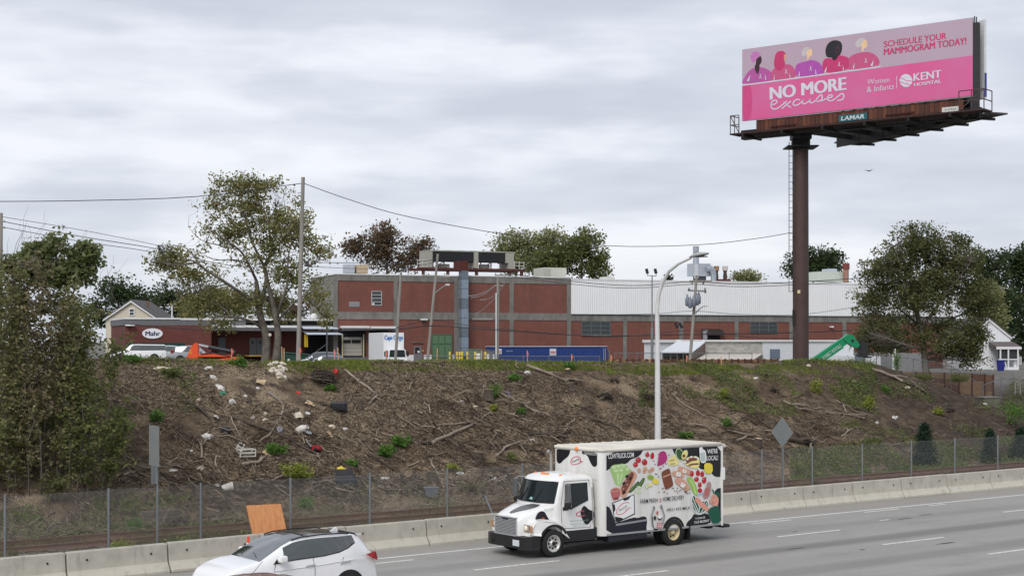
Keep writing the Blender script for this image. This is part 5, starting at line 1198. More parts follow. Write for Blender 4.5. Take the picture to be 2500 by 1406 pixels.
# ------------------------------------------------------------------ low brick workshop with the oval sign
def workshop():
    o = thing('brick_workshop', 'low dark brick workshop with white roof edge and green lower wall', 'building', FO, FA); G = YARD-.2; e = .3
    BR2 = brick_mat('workshop_brick', (.165, .055, .045), (.135, .045, .038), (.13, .065, .055)); GRN = mat('green_wall', (.012, .055, .045), .8, var=.3)
    def b(name, m, a0, a1, y0, y1, e0=e, e1=12., par=o, bot=None): return fbox(par, name, m, fk(a0, e0), fk(a1, e0), G if bot else fz(a0, y1, e0), fz((a0+a1)/2, y0, e0), e0, e1)
    b('wall', BR2, 306, 516, 793, 880, e, 12., bot=True); b('lower_wall', GRN, 307, 452, 837, 880, e-.05, e+.02, bot=True)
    b('parapet', GREYW, 304, 600, 779, 793.5, e-.02, 12); b('parapet', GREYW, 600, 818, 781, 800, 3.2, 12); b('coping', CAPW, 303, 440, 775.5, 779, e-.1, 12.1); b('coping', CAPW, 440, 818, 777.5, 781, e-.08, 12.1)
    # canopied dock
    b('wall', BR2, 516, 818, 800, 880, 3.4, 12, bot=True)
    b('canopy', CAPW, 516, 735, 794, 799.5, -.2, 3.3); b('canopy_soffit', GREYW, 518, 735, 799.5, 806, -.1, 3.3)
    b('downpipe', CAPW, 560, 562.5, 779, 794, e-.1, e)
    d = b('double_door', P('dd_grey', (112, 114, 118)), 609, 645, 824, 868, 3.3, 3.42)
    for a in (614.5, 633): b('door_window', DARKIN, a, a+4, 833, 838, 3.27, 3.3, par=d)
    b('door_leaf_gap', DARKIN, 626.6, 627.4, 824, 868, 3.28, 3.3, par=d)
    b('door', P('dd_grey2', (100, 106, 112)), 533, 551, 824, 870, 3.3, 3.42)
    b('dock_floor', mat('dock_yellow', C(178, 150, 70), .8, var=.4), 609, 660, 867, 870, -.2, 3.3); b('dock_wall', BR2, 640, 735, 870, 886, .0, 3.3, bot=True)
    for i, (a, yy) in enumerate(((742, 792), (746, 806))):
        m = MB(); x0, x1 = fk(a), fk(a+74); z0, z1 = fz(a, yy+1), fz(a, yy+9); m.add([(x0, 1.5, z0), (x1, 1.5, z0), (x1+.3, -.6-i*.9, z1), (x0-.2, -.6-i*.9, z1), (x0, 1.5, z0-.08), (x1, 1.5, z0-.08), (x1+.3, -.6-i*.9, z1-.08), (x0-.2, -.6-i*.9, z1-.08)], [(0, 1, 2, 3), (4, 7, 6, 5), (3, 2, 6, 7), (0, 4, 5, 1), (0, 3, 7, 4), (1, 5, 6, 2)]); m.build('awning', mat('awning', C(206, 212, 222), .5, var=.05), o)
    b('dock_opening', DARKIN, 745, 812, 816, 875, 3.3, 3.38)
    for a in (744, 748.5): b('yellow_post', P('postyel', (214, 184, 60)), a, a+3, 816, 847, .2, .45)
    # oval sign
    x, z = fk(372, e), fz(372, 814, e); s = MB(); s.prism([(x+px_*1., z+pz_) for px_, pz_ in ell(0, 0, (fk(397, e)-fk(347, e))/2, .52, 0, 32)], e-.12, e-.02, 'y'); so = s.build('oval_sign', P('sign_white', (235, 236, 240)), o)
    t = MB(); fat_text(t, 'Mahr', fk(355, e), fk(390, e), fz(372, 819.5, e), fz(372, 808.5, e), lambda q, w: (q, e-.125, w), .03); t.build('lettering', P('mahr_ink', (50, 56, 82)), so)
    # round things on the roof
    for a in (688, 770): MB().lathe([(.35, fz(a, 778, 5.)), (.5, fz(a, 772, 5.)), (.2, fz(a, 765, 5.))], 12, (fk(a, 5.), 5.5, 0)).build('roof_vent', CAPW, o)
    MB().tube([(fk(602, 4), 4, fz(602, 780, 4)), (fk(606, 4), 4, fz(602, 770, 4)), (fk(617, 4), 4, fz(602, 768, 4)), (fk(624, 4), 4, fz(602, 778, 4))], .08, 6).build('pipe_hoop', CAPW, o)
    MB().box(fk(308, e)-.1, fk(308, e)+.8, e-.6, e, fz(308, 796, e), fz(308, 792, e), .05).build('wall_light', CAPW, o)
workshop()
# ------------------------------------------------------------------ small white outbuilding with lean-tos
def outbuilding():
    y0 = 140.; base = Vector((W(1651, 835, y0).x, y0, 0)); n = FW_
    o = thing('white_outbuilding', 'low white and patched block outbuilding with lean-to sheds before the factory', 'building', base, FA)
    def K(px, d=0.): return (on_plane(px, YH, base+FW_*d, n)-base).dot(FU)
    def Z(px, py, d=0.): return on_plane(px, py, base+FW_*d, n).z
    G = YARD-.3; WB = mat('out_white', (.62, .64, .66), .8, var=.08); BLK = mat('block_patched', (.50, .49, .44), .9, col2=(.24, .23, .21), scale=1.6, stretch=(1, 1, 2))
    def b(name, m, a0, a1, z0, z1, d0, d1, par=o): return fbox(par, name, m, K(a0, d0), K(a1, d0), z0, z1, d0, d1)
    b('block_wall', BLK, 1722, 1862, G, Z(1790, 834), 0, 9); b('white_wall', WB, 1862, 2085, G, Z(1950, 834), -.05, 9); b('back_wall', WB, 1652, 1722, G, Z(1700, 836), 2.2, 9); b('white_wall', WB, 2085, 2150, G, Z(2110, 868), -3, 8)
    b('roof_edge', CAPW, 1651, 1722, Z(1700, 836), Z(1700, 829), 1.9, 9); b('roof_edge', CAPW, 1722, 2086, Z(1800, 834), Z(1800, 829.5), -.2, 9)
    w = b('window', mat('glass_block', C(98, 112, 132), .3, var=.2), 1881, 1904, Z(1890, 875), Z(1890, 852), -.12, -.04)
    for i in range(1, 5): b('mullion', P('wb_bar', (150, 160, 172)), 1881+i*4.6-.4, 1881+i*4.6+.4, Z(1890, 875), Z(1890, 852), -.15, -.12, w)
    for i in range(1, 5): b('mullion', P('wb_bar', (150, 160, 172)), 1881, 1904, Z(1890, 852+i*4.6), Z(1890, 851.4+i*4.6), -.152, -.122, w)
    # lean-to with the white metal roof
    pa = [(K(1653, 2.2), 2.2, Z(1653, 833, 2.2)), (K(1723, .1), .1, Z(1722, 833, .1)), (K(1691, -5), -5, Z(1691, 859, -5)), (K(1614, -5), -5, Z(1614, 859, -5))]
    m = MB(); m.add(pa+[(x, y, z-.1) for x, y, z in pa], [(0, 1, 2, 3), (7, 6, 5, 4), (3, 2, 6, 7), (1, 5, 6, 2), (0, 4, 5, 1), (0, 3, 7, 4)]); m.build('lean_to_roof', mat('tin_white', (.66, .68, .71), .4, .2, .08), o)
    m = MB(); m.poly([(K(1692, -4.9), -4.9, G), (K(1692, -4.9), -4.9, Z(1691, 860, -4.9)), (K(1722, .0), .0, Z(1722, 835, 0)), (K(1722, 0.), .0, G)]); m.build('lean_to_side', P('brown_side', (104, 80, 72)), o)
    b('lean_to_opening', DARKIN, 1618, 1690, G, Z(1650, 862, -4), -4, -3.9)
    for a in (1618, 1637, 1653, 1689): b('lean_to_post', GREYW, a, a+1.6, G, Z(1650, 861, -4.8), -4.8, -4.65)
    b('lean_to_rail', GREYW, 1618, 1655, Z(1640, 868, -4.8), Z(1640, 867, -4.8), -4.85, -4.8)
    # low tan roof further along
    pa = [(K(1723, -.05), -.05, Z(1723, 863)), (K(1862, -.05), -.05, Z(1862, 863)), (K(1840, -5), -5, Z(1840, 877, -5)), (K(1700, -5), -5, Z(1700, 877, -5))]
    m = MB(); m.add(pa+[(x, y, z-.1) for x, y, z in pa], [(0, 1, 2, 3), (7, 6, 5, 4), (3, 2, 6, 7), (1, 5, 6, 2), (0, 4, 5, 1), (0, 3, 7, 4)]); m.build('low_roof', P('tan_roof', (206, 200, 190)), o)
    m = MB(); m.poly([(K(1841, -4.9), -4.9, G), (K(1841, -4.9), -4.9, Z(1840, 878, -4.9)), (K(1862, -.06), -.06, Z(1862, 865)), (K(1862, -.06), -.06, G)]); m.build('low_side', P('brown_side', (104, 80, 72)), o)
    b('garage_door', P('gd', (110, 122, 138)), 2088, 2112, G, Z(2100, 862, -3.1), -3.1, -3.02); b('corner_pipe', CAPW, 2181, 2187, G, Z(2184, 850, -3.1), -3.1, -2.9); b('side_wall', mat('side_block', (.26, .26, .26), .9, var=.3), 2187, 2250, G, Z(2210, 862, -3), -3, 6); b('side_brick', BRICK, 2195, 2300, G, Z(2210, 845, 3), 6.1, 9)
outbuilding()
# ------------------------------------------------------------------ houses
CLAP = mat('clapboard_white', (.72, .73, .75), .6, var=.06); SHING = mat('shingle', (.11, .10, .10), .9, var=.3, scale=5)
def gable_house(name, label, px0, px1, apex, eave, ybase, Y, wall, dep, over=.3, rot=0.):
    pc = W((px0+px1)/2, 835, Y); o = thing(name, label, 'house', (pc.x, pc.y, 0), rot); hw = (px1-px0)/2/F*Y; zb = W(0, ybase, Y).z; ze = W(0, eave, Y).z; za = W(0, apex, Y).z
    m = MB(); m.prism([(-hw, zb), (hw, zb), (hw, ze), (0, za), (-hw, ze)], 0, dep, 'y'); m.build('wall', wall, o)
    for sg in (-1, 1):
        k = (hw+over)/hw; m = MB(); a = (0, za+.05); b = (sg*hw*k, za-(za-ze)*k+.05); m.prism([a, b, (b[0], b[1]+.18), (a[0], a[1]+.18)], -over, dep+over, 'y'); m.build('roof', SHING, o)
        f = MB(); f.prism([a, b, (b[0], b[1]-.18), (a[0], a[1]-.22)], -over-.03, -over+.03, 'y'); f.build('barge_board', CAPW, o)
    return o, hw, zb, ze, za
def houses():
    o, hw, zb, ze, za = gable_house('cream_house', 'cream clapboard house gable rising behind the brick workshop', 258, 384, 735, 778, 880, 196, mat('clap_cream', C(206, 198, 178), .7, var=.08), 10)
    def at(px, py): q = W(px, py, 196); return q.x-o.location.x, q.z
    x0, z0 = at(317, 769); x1, z1 = at(327, 755)
    w = fbox(o, 'window', PANE, x0, x1, z0, z1, -.06, -.01); fbox(w, 'frame', CAPW, x0-.12, x0, z0-.1, z1+.12, -.09, .0); fbox(w, 'frame', CAPW, x1, x1+.12, z0-.1, z1+.12, -.09, .0); fbox(w, 'frame', CAPW, x0, x1, z1, z1+.12, -.09, .0); fbox(w, 'frame', CAPW, x0, x1, z0-.1, z0, -.09, .0); fbox(w, 'sash', CAPW, x0, x1, (z0+z1)/2-.04, (z0+z1)/2+.04, -.09, -.06)
    x0, z0 = at(343, 768); MB().box(x0, x0+.3, 3, 3.3, z0-1, at(343, 733)[1]).build('chimney', P('chim', (110, 90, 82)), o)
    Y = 150.; o, hw, zb, ze, za = gable_house('white_house', 'white clapboard house with screened porch behind the big tree', 2362, 2467, 780, 823, 905, Y, CLAP, 9, .12)
    def at(px, py): q = W(px, py, Y); return q.x-o.location.x, q.z
    x0, x1 = at(2413, 0)[0], at(2470, 0)[0]
    zr0, zr1, zp0, zp1, zf = at(0, 834)[1], at(0, 846)[1], at(0, 851)[1], at(0, 846)[1], at(0, 895)[1]
    m = MB(); m.prism([(-2.6, zr1), (0, zr0), (0, zr1)], x0, x1+.1, 'x'); m.build('porch_roof', mat('porch_shingle', C(104, 94, 94), .9), o)
    fbox(o, 'porch_beam', CAPW, x0, x1+.1, zr1-.25, zr1, -2.6, -2.4)
    for px in (2421, 2440, 2463): a = at(px, 0)[0]; fbox(o, 'porch_post', CAPW, a, a+.13, zf, zr1-.25, -2.55, -2.42)
    fbox(o, 'porch_rail', CAPW, x0+.2, at(2464, 0)[0], at(0, 877.5)[1], at(0, 875)[1], -2.56, -2.5)
    fbox(o, 'screen', mat('screen_dark', (.04, .045, .05), .4), x0+.2, at(2464, 0)[0], at(0, 877)[1], zr1-.25, -2.3, -2.26)
    fbox(o, 'porch_skirt', CLAP, x0+.2, at(2466, 0)[0], zf-.8, zf, -2.6, -2.0); fbox(o, 'porch_side', CLAP, at(2459, 0)[0], at(2466, 0)[0], zf, zr1, -2.0, .0)
    for px in (2399, 2432):
        q = [at(px-10, 880), at(px-3, 884), at(px, 890), at(px, 905)]
        MB().tube([(a, -3.0, z) for a, z in q], .07, 6).build('stair_rail', CAPW, o)
    # picket fence
    pf = thing('picket_fence', 'short white picket fence beside the white house', 'fence', (*W(2470, 835, Y-1).xy, 0)); ox = pf.location.x
    for k in range(8):
        a = W(2471+k*3, 0, Y-1).x-ox; MB().prism([(a, W(0, 890, Y-1).z), (a+.09, W(0, 890, Y-1).z), (a+.09, W(0, 871, Y-1).z), (a+.045, W(0, 869.5, Y-1).z), (a, W(0, 871, Y-1).z)], 0, .03, 'y').build('picket', CAPW, pf)
    for y in (874, 885): MB().box(-.05, W(2494, 0, Y-1).x-ox, .03, .06, W(0, y+1, Y-1).z, W(0, y, Y-1).z).build('rail', CAPW, pf)
    # blue bin
    Yb = 140; q = W(2443, 905, Yb); bb = thing('recycling_bin', 'tall dark blue wheeled bin by the white porch', 'bin', q); h = W(0, 881, Yb).z-q.z; BLU = P('bin_blue', (34, 42, 130))
    m = MB(); m.grid([[(sx_*w, sy_*w, z) for sx_, sy_ in ((-1, -1), (1, -1), (1, 1), (-1, 1))] for w, z in ((.24, 0), (.30, h))], smooth=False, wrap=True); m.build('bin_body', BLU, bb); MB().box(-.33, .33, -.34, .34, h, h+.08, .03).build('lid', BLU, bb)
houses()
# ------------------------------------------------------------------ yard vehicles and containers
def container():
    Y = 158.; p = W(1208, 850, Y); q = W(1482, 850, Y+5.5); d = (q-p); d.z = 0; L_ = d.length; zt = W(1300, 845.5, Y).z; G = YARD; h = zt-G
    o = thing('shipping_container', 'long dark blue steel container parked along the brick factory', 'container', (p.x, p.y, G), math.atan2(d.y, d.x)); NB = mat('container_blue', C(36, 64, 130), .5, var=.18, scale=1.2)
    m = MB(); xs = []; x = .1
    while x < L_-.1: xs += [(x, 0), (x+.1, 0), (x+.14, .04), (x+.24, .04)]; x += .28
    m.grid([[(a, b, .15) for a, b in xs], [(a, b, h-.1) for a, b in xs]], smooth=False); m.build('side_wall', NB, o, fix=False)
    MB().box(0.02, L_-.02, .05, 2.4, .12, h-.03).build('shell', NB, o); fr = MB()
    for a in (0, L_-.12): fr.box(a, a+.12, -.03, .1, 0, h)
    fr.box(0, L_, -.04, .08, h-.12, h-.04); fr.box(0, L_, -.04, .08, 0, .15); fr.build('frame', NB, o); MB().box(-.02, L_+.02, -.06, 2.45, h-.04, h+.03).build('top_edge', P('cont_top', (196, 200, 208)), o)
    for a, w, hh in ((.25, .5, .55), (6.35, .75, .7)):
        pl = MB().box(a, a+w, -.06, -.04, h-.25-hh, h-.25).build('placard', P('placard', (222, 222, 226)), o)
        MB().box(a+.08, a+w-.08, -.067, -.061, h-.25-hh*.6, h-.25-hh*.42).build('red_lettering', P('pl_red', (205, 70, 60)), pl); MB().box(a+.08, a+w-.08, -.067, -.061, h-.25-hh*.8, h-.25-hh*.7).build('grey_lettering', P('pl_grey', (120, 120, 140)), pl)
    t = MB(); fit_text(t, 'RBCU 004 1', 1.35, 2.05, h-.55, h-.42, lambda a, z: (a, -.05, z)); t.build('serial_lettering', P('ser', (200, 205, 215)), o)
    for a in (L_-.45, L_-.25): MB().box(a, a+.03, -.09, -.05, .2, h-.2).build('lock_bar', P('ser', (200, 205, 215)), o)
    MB().tube([(L_+.0, .3, h-.3), (L_+.35, .3, h-.5), (L_+.4, .3, .4)], .12, 8).build('end_hose', P('hose', (120, 120, 122)), o)
container()
def cargo_truck():
    Y = 150.; x0, x1 = W(936, 0, Y).x, W(987, 0, Y).x; xc = (x0+x1)/2; zt = W(0, 812, Y).z; G = YARD-.05; w = (x1-x0)/2
    o = thing('moving_truck', 'white moving truck with blue lettering backed into the loading bay', 'truck', (xc, Y, G), .30); h = zt-G; WM = mat('van_white', (.74, .75, .76), .5, var=.05)
    MB().box(-w, w, 0, 7.2, .8, h, .05).build('cargo_box', WM, o); MB().box(-w*.86, w*.86, -1.5, -.05, .75, 2.05, .15).build('cab', WM, o); m = MB(); m.prism([(-1.5, 1.25), (-2.1, 1.15), (-2.2, .55), (-1.4, .5)], -w*.84, w*.84, 'x'); m.build('hood', WM, o)
    m = MB(); m.add([(-w*.78, -1.52, 1.28), (w*.78, -1.52, 1.28), (w*.7, -1.515, 1.98), (-w*.7, -1.515, 1.98)], [(0, 1, 2, 3)]); m.build('windshield', DARKG, o)
    m = MB(); m.poly([(-w*.865, -1.3, 1.3), (-w*.865, -.3, 1.3), (-w*.865, -.35, 1.9), (-w*.865, -1.25, 1.9)]); m.build('side_window', DARKG, o)
    t = MB(); fat_text(t, 'Cape Cargo', -w*.9, w*.88, h-.85, h-.25, lambda a, z: (a, -.012, z), .025); t.build('lettering', P('cape_blue', (60, 120, 190)), o)
    MB().box(-w*.8, w*.8, -2.26, -2.1, .45, .62, .03).build('bumper', P('bmp', (205, 206, 208)), o); g = MB().box(-w*.45, w*.45, -2.215, -2.17, .7, 1.05).build('grille', P('gr_dark', (70, 72, 76)), o)
    for sg in (-1, 1): MB().box(sg*w*.7-.14, sg*w*.7+.14, -2.22, -2.17, .78, .98, .03).build('headlight', P('lamp_clear', (215, 220, 225), .15), o); MB().box(sg*w*1.1-.1, sg*w*1.1+.1, -1.25, -1.15, 1.35, 1.85, .03).build('mirror', BLACKP, o)
    for y in (-1.3, 5.5):
        for sg in (-1, 1): MB().lathe([(.2, -.13), (.42, -.12), (.42, .12), (.2, .13)], 18, (sg*(w-.2), y, .42), 'x').build('wheel', TYRE, o)
cargo_truck()
def hatch(sc, rf=1.5, bt=.98):
    return [(2.2*sc, .58, .55, .85, 'h'), (2.1*sc, .78, .74, .86, 'h'), (1.5*sc, .95, .90, .87, 'h'), (1.05*sc, 1.02, .96, .87, 'w'), (.4*sc, rf-.14, bt, .80, 'w'), (.1*sc, rf-.03, bt, .78, 'r'), (-.6*sc, rf, bt+.01, .775, 'r'), (-1.3*sc, rf-.03, bt+.03, .77, 'r'), (-1.75*sc, rf-.1, bt+.05, .77, 'r'), (-1.9*sc, rf-.18, bt+.02, .78, 'b'), (-2.15*sc, 1.06, 1.0, .84, 'b'), (-2.25*sc, .8, .76, .86, 't'), (-2.22*sc, .42, .4, .86, 't')]
SILV = mat('silver_paint', (.36, .37, .39), .3, .5, .1, coat=.5); GREYP = mat('slate_paint', (.16, .175, .20), .3, .5, .1, coat=.5)
def yard_cars():
    def put(px, Y): q = W(px, 835, Y); return (q.x, q.y, float(HXY(q.x, q.y)))
    q = put(338, 148)
    pk = car('pickup', 'white pickup truck with covered bed parked before the oval sign', WPAINT, q, PI+.15, 5.4, .95, 1.75, 1.15, [(2.7, .7, .66, .88, 'h'), (2.6, .95, .9, .88, 'h'), (1.9, 1.08, 1.02, .89, 'h'), (1.3, 1.14, 1.1, .88, 'w'), (.75, 1.68, 1.14, .8, 'w'), (.6, 1.76, 1.15, .8, 'r'), (-.2, 1.78, 1.15, .8, 'r'), (-.5, 1.76, 1.15, .82, 'r'), (-2.4, 1.74, 1.17, .82, 'r'), (-2.6, 1.70, 1.17, .84, 'b'), (-2.7, 1.18, 1.12, .88, 'b'), (-2.72, .6, .56, .88, 't')], (1.7, -1.6), .38)
    s = car('parked_suv', 'silver suv parked beside the green workshop wall', SILV, put(478, 142), .12, 4.5, .9, 1.7, 1.08, hatch(1.0, 1.7, 1.08), (1.35, -1.35), .35)
    extras(s, .9, 0, (-2.25, -2.0, .6, .85, 1.0, 1.25), 0, (2.0, 2.18, .5, .8, .66, .8))
    s = car('parked_suv', 'pale suv half hidden behind the white pickup', P('pale_paint', (205, 208, 210), .3), put(395, 151), PI+.2, 4.4, .88, 1.65, 1.05, hatch(.98, 1.66, 1.05), (1.3, -1.3), .34)
    s = car('parked_car', 'grey hatchback parked behind the pale compact car near the tall pole', GREYP, put(775, 128), PI+.1, 4.4, .88, 1.5, .98, hatch(.98, 1.62), (1.3, -1.3), .33)
    s = car('parked_car', 'pale blue grey compact car beside the survey stakes', P('bluegrey', (160, 170, 182), .3, metal=.3), put(788, 122), PI+.1, 4.0, .86, 1.45, .95, hatch(.82, 1.4, .93), (1.2, -1.2), .31)
    # green dumpster
    q = W(716, 835, 135); o = thing('dumpster', 'dark green steel dumpster behind the tall pole', 'dumpster', (q.x, q.y, YARD)); GR = P('dump_green', (20, 66, 52), .6)
    MB().prism([(-1.1, .15), (1.1, .15), (1.25, 1.55), (-1.25, 1.75)], 0, 1.5, 'y').build('body', GR, o); MB().prism([(-1.3, 1.75), (1.3, 1.55), (1.3, 1.62), (-1.3, 1.83)], -.1, 1.55, 'y').build('lid', GR, o); MB().box(-.5, -.3, -.03, 0, .6, 1.2).build('notice', CAPW, o)
    for a in (-.9, .7): MB().box(a, a+.2, -.08, .0, .15, 1.5).build('rib', GR, o)
yard_cars()
# ------------------------------------------------------------------ orange boom on the left, green telehandler on the right
def machines():
    Y = 96.; q = W(470, 882, Y); o = thing('orange_lift', 'orange boom machine with black arm lying beside the silver suv', 'lift', (q.x, q.y, q.z)); OR = P('boom_orange', (232, 84, 40), .45); G = q.z
    def X(px): return W(px, 0, Y).x-q.x
    def Z(py): return W(0, py, Y).z-G
    MB().prism([(X(453), Z(880)), (X(466), Z(846)), (X(476), Z(837)), (X(482), Z(838)), (X(484), Z(866)), (X(480), Z(880))], 0, .35, 'y').build('knuckle', OR, o)
    t = MB(); fit_text(t, 'E', X(463), X(467.5), Z(863), Z(854), lambda a, z: (a, -.01, z)); t.build('lettering', P('boom_yel', (235, 190, 60)), o)
    MB().bar((X(484), .17, Z(841)), (X(512), .17, Z(847)), .12).build('cylinder_rod', P('rodchrome', (210, 212, 215), .25, metal=.6), o); MB().tube([(X(508), .17, Z(847)), (X(572), .17, Z(859.5))], .13, 10).build('cylinder', P('cylblack', (42, 44, 52), .4), o)
    MB().prism([(X(478), Z(866)), (X(500), Z(861)), (X(560), Z(866)), (X(565), Z(873)), (X(480), Z(880))], .02, .4, 'y').build('boom', OR, o); MB().box(X(478), X(590), .02, .5, Z(884), Z(871)).build('base_beam', OR, o); MB().tube([(X(490), -.02, Z(864)), (X(520), -.02, Z(861)), (X(560), -.02, Z(868))], .03, 5).build('hose', BLACKP, o)
    for px in (460, 500, 560): MB().lathe([(.1, 0), (.28, .02), (.28, .2), (.1, .22)], 16, (X(px), .6, -.05+.2), 'y').build('wheel', TYRE, o)
    # telehandler
    Y = 112.; q = W(2060, 892, Y); o = thing('telehandler', 'green telescopic handler boom raised behind the billboard mound', 'telehandler', (q.x, q.y, YARD)); G = YARD; GR = P('tele_green', (18, 150, 98), .4)
    a, b = W(1985, 886, Y), W(2070, 826, Y); o0 = Vector((q.x, q.y, G)); d = (b-a).normalized()
    MB().bar(a-o0, b-o0, .5, .55).build('boom', GR, o); MB().bar(W(1960, 903, Y)-o0-d*.3, W(2052, 840, Y)-o0, .6, .66).build('outer_boom', GR, o)
    m = MB(); pts = [(2056, 826), (2068, 815), (2080, 818), (2088, 830), (2098, 842), (2092, 849), (2078, 845), (2066, 836)]
    P3 = [W(x, y, Y)-o0 for x, y in pts]; n = len(P3); m.add([p+Vector((0, -.35, 0)) for p in P3]+[p+Vector((0, .35, 0)) for p in P3], [tuple(range(n)), tuple(range(2*n-1, n-1, -1))]+[(i, (i+1) % n, n+(i+1) % n, n+i) for i in range(n)]); m.build('boom_head', GR, o)
    MB().lathe([(.11, -.37), (.11, .37)], 12, W(2079, 832, Y)-o0, 'y').build('pivot_pin', BLACKP, o)
    k = MB(); A = W(2098, 842, Y)-o0; k.box(A.x, A.x+.5, A.y-.6, A.y+.6, A.z-.9, A.z+.2); k.bar(A+Vector((.3, 0, -.9)), A+Vector((.9, 0, -.9)), .12); k.bar(A+Vector((-.2, 0, .3)), A+Vector((.5, 0, .5)), .1); k.build('fork_carriage', mat('fork_black', (.03, .03, .03), .6), o)
    t = MB(); up_ = d.cross(Vector((0, 1, 0))).normalized(); up_ = up_ if up_.z > 0 else -up_; s0 = W(2006, 875, Y)-o0
    L_ = (W(2050, 842, Y)-W(2006, 875, Y)).length; fit_text(t, 'SUNBELT RENTALS', 0, L_, -.12, .14, lambda x, z: s0+d*x+up_*z+Vector((0, -.33, 0))); t.build('lettering', P('tele_ink', (225, 235, 228)), o)
    MB().box(-4.8, .4, -.9, 1.0, .5, 1.1, .1).build('chassis', GR, o); MB().box(-3.68, -2.78, -.8, -.1, 1.0, 2.3, .1).build('cab', DARKG, o)
    for wx in (-4.1, -.3):
        for wy in (-1.0, 1.0): MB().lathe([(.3, -.2), (.6, -.18), (.6, .18), (.3, .2)], 20, (wx, wy, .6), 'y').build('wheel', TYRE, o)
machines()
# ------------------------------------------------------------------ electrical boxes, bollards, stakes
def small_yard():
    YEL = P('bollard_yellow', (226, 196, 70)); 
    for px in (1098, 1116, 1122.6, 1128.4, 1141, 1160, 1185):
        q = W(px, 880, 152); o = thing('bollard', 'yellow steel bollard in the row guarding the electrical boxes', 'bollard', (q.x, q.y, YARD), 0, 'yellow bollards by the factory wall')
        MB().lathe([(.1, 0), (.1, 1.65), (.085, 1.7), (.03, 1.74)], 12).build('post', YEL, o); MB().lathe([(.104, 1.3), (.104, 1.4)], 12, cap=False).build('band', P('bol_band', (200, 170, 60)), o)
    for a, b, y, lab, cc in ((1143, 1175, 853, 'green grey transformer cabinet behind the yellow bollards', (98, 112, 100)), (1176, 1196, 856, 'brown grey switch cabinet next to the transformer cabinet', (112, 108, 100)), (1196, 1208, 857, 'small grey cabinet touching the blue container end', (104, 108, 114))):
        Y = 155; q = W(a, 0, Y); x1 = W(b, 0, Y).x-q.x; o = thing('electrical_cabinet', lab, 'cabinet', (q.x, Y, YARD)); h = W(0, y, Y).z-YARD; m_ = P('cab%d' % a, cc)
        MB().box(0, x1, 0, 1.2, .05, h, .03).build('casing', m_, o); MB().box(-.03, x1+.03, -.04, 1.24, h, h+.08).build('lid', m_, o); MB().box(x1*.62, x1*.92, -.02, 0, h*.45, h*.8).build('notice', CAPW, o)
    # stakes with pink ribbon
    ST = P('stake_wood', (214, 170, 130)); RB = P('ribbon', (232, 138, 118))
    for px, y0, y1, rb, lab in ((564.6, 850, 884, 1, 'survey stake with coral ribbon beside the orange boom machine'), (689, 846, 884, 0, 'bare thin survey stake next to the sycamore trunk'), (694, 850, 886, 0, 'second bare survey stake next to the sycamore trunk'), (731.5, 847, 886, 1, 'survey stake with coral ribbon at the tall pole foot'), (817, 853, 886, 1, 'survey stake with coral ribbon beside the compact car'), (827, 848, 880, 0, 'bare survey stake before the loading bay door'), (941, 855, 886, 1, 'survey stake with coral ribbon before the moving truck'), (1066, 850, 884, 0, 'bare survey stake before the green gate'), (1176.6, 855, 884, 0, 'bare survey stake before the electrical cabinets'), (1288.6, 855, 886, 1, 'survey stake with coral ribbon before the container middle'), (1393.6, 864, 888, 1, 'short survey stake with coral ribbon before the container end'), (1490, 866, 892, 1, 'survey stake with coral ribbon at the timber edge start'), (1584.7, 868, 892, 0, 'bare survey stake beside the street lamp pole'), (1676, 866, 892, 1, 'survey stake with fluttering ribbon before the lean-to'), (1762, 870, 892, 0, 'bare survey stake before the low tan roof')):
        Y = Y_at(px, CREST+.3); z0 = W(px, y1, Y).z; z1 = W(px, y0, Y).z; q = W(px, y1, Y); o = thing('survey_stake', lab, 'stake', (q.x, q.y, z0-.3), random.uniform(-.4, .4))
        tl = random.uniform(-.05, .05); MB().bar((0, 0, 0), (tl, 0, z1-z0+.3), .05, .03).build('stick', ST, o)
        if rb: MB().bar((tl*.8, -.01, z1-z0-.02), (tl, -.01, z1-z0+.26), .05, .04).build('ribbon', RB, o); MB().poly([(tl, -.03, z1-z0+.28), (tl+.05, -.05, z1-z0+.22), (tl+.07, -.02, z1-z0+.05), (tl+.02, -.03, z1-z0+.1)]).build('ribbon_tail', RB, o)
small_yard()
